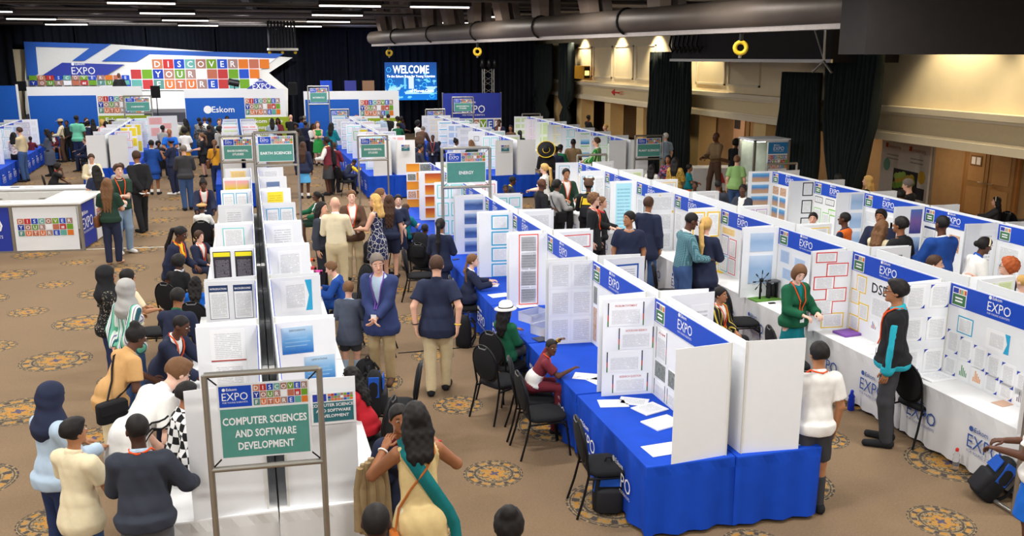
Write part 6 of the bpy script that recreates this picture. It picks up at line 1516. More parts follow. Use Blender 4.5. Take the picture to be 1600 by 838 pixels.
I = P_(93, 183, 1.74, -78, 'person in beige cap and pink shirt with black bag', 'shirt cream', 'trousers brown', 'd', 'buzz k', 'front front', ex='hat:cap:khaki'); worn_pack(I, 'black backpack worn over the pink shirt')
P_(102, 176, 1.68, 200, 'dark-haired person facing the camera behind the beige cap', 'shirt black white', 'trousers black', 'd', 'buzz k', 'front front')
P_(119, 180, 260, 22, 'broad person in mint green shirt seen from behind', 'tee mint', 'trousers djeans', 'd', 'buzz k', 'down front', w=1.15)
P_(137, 187, 1.66, 30, 'pupil in navy blazer beside the mint green shirt', 'blazer navy white', 'trousers black', 'd', 'short k', 'front front', bend=6)
I = P_(132, 216, 1.36, -88, 'seated pupil in navy blazer next to the blank panel', 'blazer navy white', 'trousers navy', 'l', 'short B', 'lap table', sit=1); seat_for(I, 'black chair of the pupil next to the blank panel')
P_(144, 180, 1.72, 6, 'person in white shirt with dark braces seen from behind', 'shirt white white', 'trousers black', 'd', 'buzz k', 'front front')
P_(132, 157, 1.76, 150, 'person in cream shirt at the blue wall', 'polo cream', 'trousers khaki', 'l', 'short b', 'down down', w=1.15)
P_(143, 168, 1.62, 0, 'person with long black hair near the pink blouse', 'tee black', 'trousers black', 'd', 'vlong k', 'front front', ex='F')
P_(131, 173, 1.56, 60, 'person in yellow and black top in the far left crowd', 'shirt yellow', 'trousers black', 'd', 'bun k', 'front front', ex='F')
P_(125, 176, 1.58, 170, 'pupil in dark top facing the camera in the far left crowd', 'shirt dgrey', 'trousers black', 'm', 'short k', 'front front')
P_(156, 161, 1.7, -60, 'short blonde person in pale pink blouse', 'blouse pink', 'trousers beige', 'l', 'bob y', 'down front', ex='F')
P_(173, 164, 1.64, 200, 'person with curly dark hair before the letter tiles', 'shirt dgrey', 'trousers black', 'd', 'curly k', 'front front', ex='F')
P_(171, 172, 1.68, 180, 'person in white shirt and dark blazer near the curly hair', 'blazer black white', 'trousers black', 'd', 'buzz k', 'front front')
P_(180, 175, 1.6, 200, 'pupil in maroon and dark blazer near the blank panel row', 'blazer dgrey maroon', 'trousers black', 'd', 'short k', 'front front')
P_(163, 180, 1.6, -30, 'person in brown striped top bending to a board', 'shirt bstripe', 'skirt black', 'd', 'afro k', 'front front', ex='F')
P_(192, 167, 1.66, -90, 'pupil in dark blazer at the foot of the teal sign', 'blazer navy white', 'trousers black', 'd', 'buzz k', 'front front')
# --- crowd behind the counter, middle left
P_(264, 201, 1.76, 185, 'bald person in bright blue shirt facing the camera', 'tee royal', 'trousers djeans', 'm', 'bald k', 'front front')
P_(266, 216, 303, -58, 'person in blue cap and navy shirt with white shoes', 'tee navy', 'trousers navy white', 'm', 'short k', 'phone phone', ex='hat:cap:blue F')
P_(236, 219, 303, 14, 'pupil in bright blue blazer and skirt with white socks', 'blazer bluesuit white', 'skirt bluesuit black white', 'm', 'short k', 'front front', ex='long')
P_(286, 227, 327, -4, 'grey-haired person in grey sweater and blue jeans from behind', 'sweater dgrey', 'trousers jeans black', 'l', 'short g', 'front front', stride=.15, w=1.1)
P_(288, 200, 1.68, 8, 'person in white T-shirt with yellow skirt', 'tee white', 'skirt mustard', 'd', 'afro k', 'front front', ex='F')
P_(314, 208, 276, -80, 'girl in black shirt and shorts with brown ponytail', 'tee black', 'shorts black', 'l', 'pony B', 'front front', ex='F')
I = P_(335, 219, 1.66, 8, 'person in mustard yellow top and jeans by the sign', 'blouse mustard', 'trousers djeans', 'l', 'pony B', 'down front', ex='F')
shoulder_bag(I, -1, .95, 'brown leather bag at the hip of the mustard top', M('bag_brown', None), (.13, .05, .13), -.1)
P_(343, 198, 1.66, 60, 'person in pale grey shirt leaning to a board by the sign', 'shirt lgrey', 'trousers black', 'd', 'afro k', 'front front', bend=14)
P_(313, 190, 1.72, -10, 'person in grey patterned hooded jacket', 'hoodie camo', 'trousers black', 'd', 'buzz k', 'front front')
P_(326, 196, 1.62, 20, 'person in black top between patterned jacket and pale shirt', 'tee black', 'trousers navy', 'd', 'short k', 'front front')
P_(247, 221, 1.34, 160, 'seated pupil in black behind the blue blazer', 'shirt black', 'trousers black', 'd', 'afro k', 'lap lap', sit=1)
P_(262, 183, 1.72, 5, 'person in dark green blazer seen from behind', 'blazer dgreen white', 'trousers black', 'd', 'buzz k', 'front front')
P_(275, 184, 1.70, -20, 'person in white shirt near the dark green blazer', 'shirt white', 'trousers grey', 'l', 'short b', 'front front')
P_(288, 175, 1.68, -40, 'person in olive jacket with long dark hair', 'blazer olive white', 'skirt olive', 'd', 'long k', 'front front', ex='F')
P_(310, 172, 1.72, 40, 'person in grey checked jacket near the Eskom wall', 'blazer check2 white', 'trousers black', 'd', 'buzz k', 'front front')
P_(318, 169, 1.72, -10, 'person in white shirt near the checked jacket', 'shirt white', 'trousers jeans', 'l', 'short b', 'front front')
P_(326, 163, 1.7, 60, 'person in dark striped top at the Eskom wall', 'shirt dgrey', 'trousers jeans', 'd', 'short k', 'front front')
P_(341, 176, 1.62, 180, 'pupil in white shirt and orange lanyard at the Eskom wall', 'shirt white white', 'skirt navy', 'l', 'pony b', 'front front', ex='lan F')
P_(342, 168, 1.66, 170, 'person in teal top behind the orange lanyard', 'tee teal', 'trousers navy', 'l', 'pony B', 'front front', ex='F')
P_(352, 178, 1.6, 200, 'pupil in navy top next to the orange lanyard', 'sweater navy white', 'trousers navy', 'm', 'short k', 'front front')
P_(353, 160, 1.76, 170, 'person in light blue shirt and lanyard at the Eskom wall', 'shirt lblue lblue', 'trousers navy', 'd', 'short k', 'down down', ex='lan')
P_(254, 196, 1.66, 30, 'person in grey top beside the bald blue shirt', 'tee lgrey', 'trousers black', 'd', 'short k', 'front front')
P_(185, 114, 1.8, -15, 'person in dark suit standing on the stage', 'blazer black white', 'trousers black', 'd', 'bald k', 'down front', ex='stage')
# --- aisle right of the computing row
P_(509, 214, 304, -70, 'pupil in maroon waistcoat, white sleeves and grey skirt with badge', 'vest maroon white', 'skirt dgrey black', 'd', 'pony k', 'front front', ex='lany F tie')
P_(473, 222, 309, 12, 'girl with very long brown hair in navy blazer and sky blue skirt', 'blazer navy white', 'skirt skyb black white', 'd', 'vlong b', 'down down', ex='F')
P_(465, 200, 1.7, 20, 'person in black top with pale shoulder stripes', 'hoodie black', 'trousers black', 'd', 'buzz k', 'down front')
P_(496, 190, 258, 170, 'person in green dress with folded arms', 'dress bgreen', 'none x', 'L', 'long B', 'cross cross', ex='F')
P_(489, 193, 1.64, 150, 'person in white and black beside the green dress', 'blouse white', 'trousers black', 'd', 'shoulder k', 'cross down', ex='F')
P_(518, 192, 1.66, 30, 'girl in teal blazer with long dark hair', 'blazer teal white', 'skirt teal', 'm', 'long k', 'front front', ex='F')
I = P_(522, 222, 1.62, 25, 'pupil with black backpack behind the maroon waistcoat', 'blazer maroon white', 'trousers black', 'd', 'buzz b', 'front front'); worn_pack(I, 'bulky black backpack worn behind the maroon waistcoat')
P_(475, 175, 1.72, 0, 'person in grey shirt in the far centre aisle', 'shirt grey', 'trousers black', 'l', 'short g', 'front front')
P_(477, 189, 1.66, 10, 'pupil in navy shirt in the far centre aisle', 'tee navy', 'trousers navy', 'd', 'short k', 'front front')
P_(470, 166, 1.7, 40, 'person in blue shirt near the camera crew', 'shirt blue', 'trousers djeans', 'd', 'short k', 'front front')
P_(453, 157, 1.78, 20, 'camera operator in black at the stage end', 'tee black', 'trousers black', 'l', 'bald k', 'phone phone')
P_(462, 193, 1.6, 200, 'pupil with dark hair beside the pale shoulder stripes', 'tee black', 'trousers black', 'd', 'afro k', 'front front')
P_(433, 172, 1.64, 190, 'person in pink top beyond the earth sciences row', 'blouse maroon', 'trousers black', 'd', 'shoulder k', 'front front', ex='F')
P_(424, 172, 1.64, 0, 'person with long dark hair beyond the earth sciences row', 'tee lblue', 'trousers jeans', 'd', 'long k', 'front front', ex='F')
I = P_(553, 249, 1.30, 58, 'seated pupil in navy vest with yellow sleeves slumped on the blue table', 'vest navy yellow', 'trousers navy', 'd', 'buzz k', 'table table', sit=1, bend=42, nod=25); seat_for(I, 'black chair at the blue table under the yellow sleeves')
P_(544, 167, 1.7, 200, 'person in olive top in front of the blue wall band', 'blazer olive white', 'trousers black', 'd', 'buzz k', 'front front')
P_(557, 169, 1.72, 110, 'red-haired person with glasses before the letter tiles', 'shirt navy', 'trousers navy', 'L', 'short r', 'front front', ex='glass')
P_(567, 172, 1.62, 0, 'person with bright orange hair before the green panel', 'tee navy', 'skirt navy', 'L', 'shoulder r', 'front front', ex='F')
P_(596, 166, 1.74, 20, 'grey-haired person in pale shirt before the green panel', 'shirt lblue', 'trousers khaki', 'l', 'short g', 'down front')
P_(606, 165, 1.74, 4, 'person in black sweater before the green panel', 'sweater black', 'trousers black', 'l', 'short k', 'down down')
P_(621, 176, 1.70, 60, 'bending person in white shirt behind the curly hair', 'shirt white', 'trousers black', 'd', 'short k', 'front front', bend=25)
P_(627, 180, 1.62, 60, 'person with big curly dark hair in navy top', 'tee navy', 'skirt navy', 'd', 'curly k', 'front chin', ex='F')
P_(622, 192, 1.62, 10, 'pupil in dark green blazer bending over boards', 'blazer green white', 'trousers dgrey', 'm', 'short k', 'lean lean', bend=28)
P_(653, 189, 1.58, 60, 'girl in white shirt beside the bending brown jacket', 'shirt white', 'skirt navy', 'd', 'afro k', 'front front', ex='F')
P_(663, 180, 1.66, -100, 'pupil in navy blazer with lanyard facing the brown jacket', 'blazer navy white', 'trousers navy', 'm', 'short k', 'front front', ex='lan')
P_(661, 198, 1.72, 20, 'grey-haired person in brown jacket bending far forward', 'jacket brown white', 'trousers brown', 'M', 'short g', 'lean lean', bend=52, w=1.2)
P_(676, 211, 1.5, 190, 'pupil with lanyard looking up at the brown jacket', 'sweater navy white', 'trousers navy', 'd', 'buzz k', 'front front', ex='lan')
I = P_(686, 221, 1.34, 10, 'seated pupil in black behind the energy sign', 'tee black', 'trousers black', 'd', 'short k', 'table table', sit=1); seat_for(I, 'black chair of the pupil in black behind the energy sign')
P_(657, 226, 1.52, 70, 'pupil in dark striped blazer with orange edging', 'blazer charcoal orange', 'trousers black', 'M', 'short k', 'front front', bend=8)
P_(647, 219, 1.5, 20, 'pupil in navy at the environmental card', 'blazer navy white', 'trousers navy', 'd', 'buzz k', 'front front')
P_(672, 162, 1.76, 180, 'bald person under the welcome screen', 'shirt dgrey', 'trousers black', 'm', 'bald k', 'down down')
# --- group in the centre aisle
P_(523, 308, 1.80, 8, 'bald person in white shirt and beige trousers with black belt', 'shirt cream white', 'trousers beige', 'l', 'bald k', 'front front', ex='tuck', w=1.08)
P_(549, 298, 1.74, 178, 'person in brown blazer with orange lanyard facing the camera', 'blazer brown white', 'trousers beige', 'L', 'lowbun B', 'front front', ex='lan F')
P_(503, 316, 1.66, 120, 'dark-haired girl in charcoal jacket beside the bald head', 'jacket charcoal white', 'trousers charcoal', 'l', 'shoulder k', 'down down', ex='F zip')
P_(494, 300, 1.42, -100, 'pupil in green blazer facing the computing boards', 'blazer green white', 'skirt dgreen', 'd', 'pony k', 'table front', sit=1, ex='F')
P_(585, 304, 1.72, -62, 'blonde person in sleeveless navy dress with white lines', 'dress leaf', 'none x', 'l', 'shoulder y', 'front front', ex='F glass', turn=-10)
P_(608, 305, 1.66, 4, 'person with long brown hair in navy T-shirt and shorts', 'tee navy', 'shorts navy', 'l', 'vlong b', 'down down', ex='F')
P_(595, 295, 1.70, 75, 'girl with light brown ponytail behind the blonde dress', 'tee navy', 'trousers black', 'l', 'pony B', 'front front', ex='F')
P_(622, 305, 1.52, 178, 'pale girl with dark hair facing the camera at the orange boards', 'shirt navy white', 'skirt navy', 'L', 'lowbun k', 'front front', ex='F')
I = P_(634, 319, 1.40, 30, 'seated pupil in teal shirt with short brown hair', 'polo teal', 'trousers black', 'l', 'short b', 'table table', sit=1, bend=8); seat_for(I, 'black chair of the pupil in teal shirt')
I = P_(664, 350, 1.30, 26, 'seated pupil in maroon top with a dark backpack on', 'sweater maroon', 'trousers maroon', 'd', 'buzz k', 'table table', sit=1); seat_for(I, 'black chair of the pupil in maroon top'); worn_pack(I, 'dark backpack worn by the seated pupil in maroon')
P_(688, 342, 1.58, 14, 'girl with long black ponytail in navy blazer seen from behind', 'blazer navy white', 'skirt navy', 'm', 'pony2 k', 'front front', ex='F')
# --- right hand side of the computing row
P_(589, 397, 601, 198, 'smiling person in blue blazer and khaki trousers with purple lanyard', 'blazer nblue lblue', 'trousers khaki brown', 'l', 'short g', 'clasp clasp', bend=6, nod=14, turn=-25, ex='lanp long', w=1.12)
P_(544, 440, 590, 12, 'pupil in grey blue-edged blazer and shorts seen from behind', 'blazer slate lblue', 'shorts dgrey black lblue+', 'l', 'short B', 'front front', w=1.08, ex='long')
I = P_(517, 410, 1.36, -80, 'pupil in bright blue blazer writing at the computing table', 'blazer bluesuit white', 'trousers bluesuit', 'l', 'side B', 'table table', sit=1, bend=18, nod=12); seat_for(I, 'black chair of the pupil in bright blue blazer')
P_(682, 400, 609, 6, 'walking person in navy polo and beige trousers seen from behind', 'polo navy navy', 'trousers beige black', 'l', 'short b', 'swing swing', w=1.22, ex='long wrist:l:black wrist:r:yellow', stride=.22)
I = P_(739, 398, 1.36, 84, 'seated girl with braid in navy blazer at the blue table', 'blazer navy white', 'skirt navy', 'L', 'braid B', 'table table', sit=1, bend=8, ex='F', turn=10); seat_for(I, 'black chair of the girl with braid')
I = P_(791, 474, 1.30, 42, 'seated pupil in white brimmed hat and green blazer', 'blazer green white', 'trousers dgrey', 'm', 'long k', 'lap table', sit=1, ex='hat:sun:white F glass', turn=10); seat_for(I, 'black chair under the white brimmed hat')
I = P_(862, 531, 1.18, 84, 'pupil in maroon and white shirt slumped at the blue table, arm on head', 'tee maroon', 'trousers maroon', 'd', 'buzz k', 'table head', sit=1, bend=30, turn=65, nod=-8, ex='lan panel wrist:l:yellow'); seat_for(I, 'black chair of the pupil in maroon and white')
I = P_(548, 575, 1.30, -70, 'seated person in red jacket at the computing table end', 'jacket red black', 'trousers dgrey', 'd', 'braids k', 'table table', sit=1, bend=16, ex='F zip'); seat_for(I, 'black chair of the person in red jacket')
I = P_(648, 630, 1.72, -12, 'person in pale yellow tunic with teal sash hugging someone', 'tunic pyellow', 'trousers cream bare', 'm', 'shoulder k', 'hug2 hug2', bend=6, ex='F wrist:l:white wrist:r:red')
W = I['W']; U = I['U']; o0 = I['root']
def sash(I, pts, wd, mat, nm, label, cat):
    t = thing(nm, label, cat, (I['root'][0], I['root'][1], 0), I['rz']); vs = []; Rb = I['Rb']
    for q, dirv in pts:
        q = np.array(q); d = np.array(dirv) * wd; vs += [q - d, q + d]
    n = len(pts); off = np.array((0, -.006, 0)); mb = MB(); vs2 = [v + off for v in vs]; V = vs + vs2; fs = []
    for i in range(n - 1):
        a = 2 * i; fs += [(a, a + 1, a + 3, a + 2), (a + 2 * n + 2, a + 2 * n + 3, a + 2 * n + 1, a + 2 * n), (a, a + 2, a + 2 + 2 * n, a + 2 * n), (a + 1, a + 1 + 2 * n, a + 3 + 2 * n, a + 3)]
    mb.add(V, fs, mat, True); mb.build('cloth', t); return t
bkp = lambda x, z, d=.02: I['front'](x, z, d, -1)
sash(I, [(U((-.10, .03, 1.51)), (.8, 0, .5))] + [(bkp(-.10 + .30 * q, 1.43 - .52 * q, .022), (.75, 0, .55)) for q in np.linspace(0, 1, 9)] + [(U((.26, -.02, .78)), (.8, .3, .3)), (U((.285, .0, .55)), (.8, .4, 0)), (U((.285, .02, .38)), (.8, .4, 0))], .056, M('teal_sash', (10, 112, 116), .7, var=.1), 'sash', 'long teal sash over the pale yellow tunic', 'scarf')
t = thing('shoulder_bag', 'small tan bag on thin strap hanging from the pale yellow tunic', 'bag', W(U((-.22, -.08, .72))), I['rz']); a = U((-.22, -.08, .72)); TANL = M('strap_tan', (176, 96, 36), .5)
mb = MB(); rounded_slab(mb, 0, 0, -.14, .10, .03, .09, TANL, p=3.5); mb.build('body', t)
mb = MB(); mb.tube([tuple(np.array(p) - a) for p in [U((-.215, -.08, .8)), bkp(-.17, .98, .012), bkp(-.08, 1.14, .012), bkp(.03, 1.28, .03), bkp(.11, 1.40, .03), U((.115, -.0, 1.50))]], .009, TANL, 6); mb.build('strap', t)
p = W(U((.02, .30, 0)))
v2 = px((p[0], p[1], 1.70)); P_(v2[0] - 24, v2[1] + 8, 1.68, 168, 'person in navy blazer being hugged by the pale yellow tunic', 'blazer navy maroon', 'trousers grey', 'm', 'short k', 'down down', ex='long F', w=.95)
t = thing('folded_jacket', 'beige folded jacket carried beside the hugged person', 'jacket', W(U((-.30, .33, 1.02))), I['rz']); mb = MB()
for i in range(7): 
    x_ = -.09 + .03 * i; mb.tube([(x_, .02 * (i % 2), .25 - abs(i - 3) * .02), (x_ * 1.2, .03 - .02 * (i % 2), 0), (x_ * 1.3, .02 * (i % 3), -.33 - .03 * (i % 3))], [.026, .034, .036], M('beige_wool', (150, 128, 94), .9, var=.12), 8)
mb.build('cloth', t)
P_(587, 788, 1.72, 10, 'person with cropped dark hair cut by the picture foot beside the yellow tunic', 'sweater navy', 'trousers black', 'D', 'buzz k', 'down down')
P_(795, 795, 1.68, 0, 'person with small dark bun at the picture foot in the open aisle', 'sweater black', 'trousers black', 'D', 'bun k', 'down down')
# --- aisle between energy and turbine rows
P_(983, 331, 1.76, 184, 'broad person in navy polo with pale trim looking sideways', 'polo navy lblue', 'trousers black', 'M', 'short k', 'down down', turn=45, w=1.25)
P_(929, 303, 1.72, 96, 'curly-haired pupil with glasses in black blazer and lanyard', 'blazer black white', 'trousers black', 'L', 'curly B', 'down front', ex='lan glass long')
P_(941, 308, 1.66, 100, 'pupil in black and red striped jacket beside the curly hair', 'jacket black red', 'trousers black', 'l', 'short B', 'down front', ex='zip')
P_(1014, 308, 1.78, 24, 'person in long navy blazer with phone seen from behind', 'blazer navy white', 'trousers jeans', 'm', 'short b', 'down phone', ex='long')
P_(1081, 333, 1.86, 66, 'bald person in teal checked shirt looking down', 'shirt plaid white', 'trousers jeans', 'd', 'buzz k', 'front front', nod=20, bend=5, w=1.1)
P_(1104, 340, 1.70, 16, 'person with long blonde ponytail in navy blazer', 'blazer navy white', 'skirt navy', 'l', 'pony2 y', 'front front', ex='F long', turn=10)
P_(1036, 300, 1.2, 10, 'small child hidden behind the navy blazer with phone', 'tee navy', 'trousers black', 'd', 'short k', 'down down') if 0 else None
I = P_(920, 282, 1.68, 5, 'person in black and yellow jacket with horned mascot hat', 'jacket black yellow', 'trousers black', 'd', 'short k', 'front front', ex='hat:mascot:brown')
worn_pack(I, 'dark backpack worn under the mascot hat', 'yellow')
P_(847, 279, 1.76, 62, 'bald person in black shirt watching a board', 'shirt black', 'trousers black', 'd', 'bald k', 'down front')
I = P_(871, 281, 1.66, 52, 'person in grey blouse with tied dark hair and black bag', 'shirt lgrey', 'trousers black', 'd', 'lowbun k', 'front front', ex='F'); shoulder_bag(I, 1, .95, 'black bag on strap over the grey blouse', BLACK)
P_(850, 256, 1.70, -70, 'blonde person with glasses in white shirt', 'tee white white', 'trousers black', 'L', 'pony y', 'front front', ex='F glass')
P_(873, 261, 1.64, -60, 'pupil in green blazer with yellow collar beside the blonde ponytail', 'blazer dgreen yellow', 'trousers black', 'd', 'short k', 'front front')
P_(885, 264, 1.68, 158, 'pupil in dark green blazer with orange lanyard facing the camera', 'blazer dgreen white', 'trousers black', 'M', 'short k', 'front front', ex='lan')
I = P_(801, 277, 1.40, 70, 'person in navy cap and blue sports shirt leaning at the blue table', 'tee navy yellow', 'trousers black', 'd', 'buzz k', 'table table', sit=1, bend=20, ex='hat:cap:black'); seat_for(I, 'black chair of the person in navy cap')
P_(790, 289, 1.36, 182, 'boy facing the camera behind the energy row boards', 'shirt navy white', 'trousers navy', 'd', 'buzz k', 'down down')
P_(854, 228, 1.72, 5, 'person in black with broad yellow-rimmed sombrero', 'jacket black black', 'trousers black', 'd', 'short k', 'front front', ex='hat:sombrero:black')
P_(876, 226, 1.6, 40, 'pupil in green blazer beside the sombrero', 'blazer green white', 'trousers black', 'd', 'short k', 'front front')
P_(869, 229, 1.62, 10, 'pupil in navy jersey between sombrero and green blazer', 'sweater navy', 'trousers navy', 'd', 'short k', 'front front')
P_(896, 217, 1.76, 6, 'heavy person in brown khaki shirt seen from behind', 'tee brownk', 'trousers khaki', 'd', 'buzz k', 'front front', w=1.15)
P_(932, 215, 1.72, -78, 'pupil in green and cream striped blazer', 'blazer gstripe white', 'trousers dgrey', 'l', 'short b', 'front front', ex='glass')
P_(713, 217, 1.5, 70, 'girl with round bun looking right behind the energy sign', 'shirt white white', 'skirt dgreen', 'd', 'bun k', 'front front', ex='F')
P_(736, 219, 1.56, -20, 'girl with brown hair in green and yellow leaning at a board', 'blazer dgreen yellow', 'skirt dgreen', 'l', 'shoulder B', 'lean lean', bend=30, ex='F')
P_(780, 187, 1.7, 190, 'pupil in navy suit and lanyard before the EXPO banner', 'blazer navy white', 'trousers navy', 'd', 'short k', 'chin front', ex='lan')
P_(798, 196, 1.6, -160, 'girl with dark hair near the pink pages', 'tee brown', 'skirt black', 'm', 'shoulder k', 'front front', ex='F')
P_(812, 204, 1.6, -20, 'girl with dark ponytail near the pink pages', 'tee dgreen', 'skirt black', 'd', 'pony k', 'front front', ex='F')
I = P_(1127, 450, 1.36, 118, 'seated pupil in black and yellow striped blazer behind the last board', 'blazer bstripe white', 'trousers black', 'M', 'short k', 'lap lap', sit=1, ex='lan'); seat_for(I, 'black chair of the pupil in striped blazer')
# --- by the recess
P_(1040, 208, 1.76, -35, 'white-haired person in pale checked shirt by the broad curtain', 'tee lplaid lblue', 'trousers khaki', 'l', 'short w', 'down front')
P_(1044, 243, 1.60, 200, 'person in flowered blouse near the broad curtain', 'shirt floral', 'trousers black', 'm', 'long k', 'front front', ex='F')
P_(1056, 246, 1.62, 20, 'person in shiny gold jacket near the broad curtain', 'hoodie sequin', 'skirt black', 'm', 'long k', 'front front', ex='F')
P_(1019, 257, 1.45, 20, 'girl with dark hair near the flowered blouse', 'tee white', 'skirt black', 'd', 'long k', 'front front', ex='F')
P_(1078, 257, 1.32, 86, 'small boy in teal T-shirt and red shorts', 'tee teal', 'shorts orange', 'm', 'short k', 'front front')
P_(1152, 243, 1.70, 4, 'person in light green T-shirt and jeans from behind', 'tee lgreen', 'trousers jeans', 'l', 'lowbun B', 'down down', ex='F', w=1.15)
P_(1119, 207, 318, -130, 'person in brown jacket walking in the recess', 'shirt brownk', 'trousers brown', 'd', 'bald k', 'front front', stride=.3)
P_(1151, 218, 1.72, 30, 'person in black under the dark photo poster', 'sweater black', 'trousers black', 'd', 'afro k', 'front front')
P_(1086, 284, 1.36, 180, 'pupil in green shirt facing the camera over the turbine row', 'sweater green', 'trousers navy', 'd', 'buzz k', 'down down')
P_(1123, 281, 1.62, 20, 'person in dark blazer with orange collar near the light green T-shirt', 'blazer charcoal orange', 'trousers black', 'd', 'buzz k', 'front front')
P_(1161, 289, 1.60, -160, 'girl in dark blazer with red tie at the beach pictures', 'blazer charcoal white', 'skirt black', 'd', 'lowbun k', 'front front', ex='F')
P_(946, 194, 1.7, -100, 'fair person by the column at the doors', 'shirt dgrey', 'trousers black', 'l', 'short y', 'front front')
P_(920, 180, 1.7, 60, 'person in red and black at the doors', 'jacket black red', 'trousers black', 'd', 'short k', 'front front')
# --- aisle before the recess row
P_(1271, 333, 1.52, 186, 'dark-haired person facing the camera below black-framed pages', 'tee black', 'trousers black', 'l', 'lowbun k', 'down down', ex='F')
P_(1320, 332, 1.66, -70, 'person in orange safety vest', 'vest orange navy', 'trousers navy', 'd', 'buzz k', 'front front')
P_(1377, 328, 1.74, -160, 'person with quiff in navy puffer jacket', 'jacket navy black', 'trousers navy', 'm', 'side k', 'front front', ex='zip')
P_(1380, 345, 1.64, 40, 'person with long straight brown hair beside the black shirt', 'sweater cream', 'trousers jeans', 'l', 'vlong B', 'front front', ex='F')
P_(1408, 339, 1.74, -60, 'heavy person in black polo with glasses on head', 'polo black', 'trousers black', 'm', 'short k', 'down front', w=1.25)
P_(1473, 337, 1.80, -40, 'person in bright blue suit seen from behind', 'blazer bluesuit white', 'trousers bluesuit', 'd', 'buzz k', 'front front', w=1.1)
P_(1540, 372, 1.70, 60, 'person in white top with pale headband bending right', 'tee white blue', 'trousers navy', 'd', 'lowbun k', 'front front', bend=16, nod=10, ex='hat:band:cream F')
P_(1356, 275, 1.66, -75, 'person with long fair hair behind the recess row', 'tee black', 'trousers black', 'l', 'long y', 'front front', ex='F')
P_(1419, 280, 1.80, -70, 'grey-haired bearded person in black behind the recess row', 'tee black', 'trousers black', 'l', 'short g', 'front front', nod=16)
P_(1409, 297, 1.62, 10, 'dark-haired person before the grey-haired person in black', 'tee black', 'trousers black', 'm', 'short k', 'front front')
P_(1310, 272, 1.66, -20, 'dark-haired person beside the wide swept curtain', 'shirt red', 'trousers black', 'm', 'lowbun k', 'front front', ex='F')
I = P_(1557, 308, 1.36, -90, 'seated girl with pale headband and long dark hair by the laptop', 'shirt dgrey', 'trousers black', 'l', 'vlong k', 'table table', sit=1, ex='hat:band:cream F'); seat_for(I, 'black chair of the girl with pale headband')
chair_px(1585, 338, -70, 'black chair behind the girl with pale headband at the tan door', .8); 
P_(1463, 400, 1.66, 100, 'brown-haired person looking right over the turbine row', 'tee navy', 'trousers navy', 'l', 'short b', 'down down')
P_(1577, 404, 1.68, -80, 'smiling person with curly red hair and glasses', 'tunic black', 'trousers black', 'L', 'curly r', 'hug hug', ex='F glass')
P_(1598, 430, 1.25, -60, 'fair-haired small child held by the curly red hair', 'tee lblue', 'trousers jeans', 'L', 'buzz y', 'front front')
# --- turbine row, people in front of the boards
P_(1402, 438, 690, -88, 'tall teenager in black and turquoise jacket with orange lanyard', 'jacket black black', 'trousers dgrey black white', 'M', 'side k', 'down down', ex='lan glass zip trim')
P_(1250, 415, 1.60, 138, 'person with short brown bob in green dress and open green jacket', 'jacket green teal', 'skirt teal', 'L', 'bob B', 'front front', nod=24, turn=20, ex='F lan')
P_(1281, 535, 795, -28, 'schoolboy in white shirt, grey shorts and long socks', 'tee white white', 'shorts dgrey black dgrey+', 'M', 'short k', 'down front', ex='lan wrist:l:black')
I = P_(1212, 578, 1.28, 80, 'seated pupil in navy mostly hidden behind the end panel', 'blazer navy white', 'trousers djeans', 'd', 'short k', 'lap lap', sit=1); 
P_(1640, 600, 1.62, -80, 'schoolgirl in blue skirt at the picture edge holding the silver stand', 'tee white', 'skirt royal black white', 'd', 'pony k', 'front front', ex='F')
# ================================================================== EMPTY CHAIRS
chair_px(945, 722, -95, 'empty black chair nearest the blue table corner, backpack beside it')
chair_px(848, 642, -88, 'empty black chair at the blue table, second from the near corner')
chair_px(782, 592, -60, 'empty black chair behind the one with the white brimmed hat')
chair_px(1440, 625, -80, 'empty black chair behind the tall teenager')
chair_px(1233, 565, -100, 'black chair held by the person in green dress')
chair_px(1158, 500, -95, 'black chair with square seat beside the striped blazer')
chair_px(1045, 455, -110, 'black chair against the white table by the teal checked shirt')
chair_px(553, 462, 120, 'black chair seen edge-on behind the grey blue-edged blazer')
chair_px(585, 505, 80, 'black chair gripped by the person in blue blazer')
chair_px(620, 630, 80, 'black chair with blue-striped backpack near the red jacket')
chair_px(655, 428, -100, 'black chair in front of the navy polo by the energy row')
chair_px(240, 515, -95, 'black chair with dark bag left of the navy jacket')
chair_px(530, 268, -70, 'black chair beside the slumped yellow sleeves')
chair_px(150, 236, 30, 'black chair among the far left crowd')
# ================================================================== BAGS AND SMALL THINGS
p = at(950, 797, 0); backpack((p[0], p[1], 0), radians(168), 'black and blue backpack standing against the near blue table', 'blue')
p = at(1530, 772, 0); backpack((p[0] - .05, p[1] - .05, .02), radians(70), 'black and blue backpack slumped against the white cloth', 'blue', tilt=.6)
p = at(602, 655, .40); backpack((p[0] - .1, p[1] + .05, .47), radians(-100), 'black backpack with blue stripe on a chair by the red jacket', 'blue')
p = at(560, 590, .30); backpack((p[0] + .1, p[1] + .2, 0), radians(40), 'dark backpack on the floor by the blue-edged blazer')
p = at(737, 540, 0); backpack((p[0] - .1, p[1], 0), radians(80), 'dark bag under the blue table beside the girl with braid')
p = at(583, 420, 0); backpack((p[0], p[1] + .6, 0), radians(20), 'dark backpack standing behind the blonde dress')
def bottle(u, v, label, col_, capc, h=.2, r=.034, glass=False, z=0.):
    p = at(u, v, z); t = thing('bottle', label, 'bottle', p)
    m = col_
    mb = MB(); mb.lathe([(r * .9, 0), (r, .01), (r, h * .55), (r * .85, h * .66), (r, h * .75), (r * .45, h * .9), (r * .42, h * .95)], m); mb.build('body', t)
    mb = MB(); mb.lathe([(r * .5, h * .93), (r * .5, h * 1.05), (r * .2, h * 1.09)], capc); mb.build('cap', t); return t
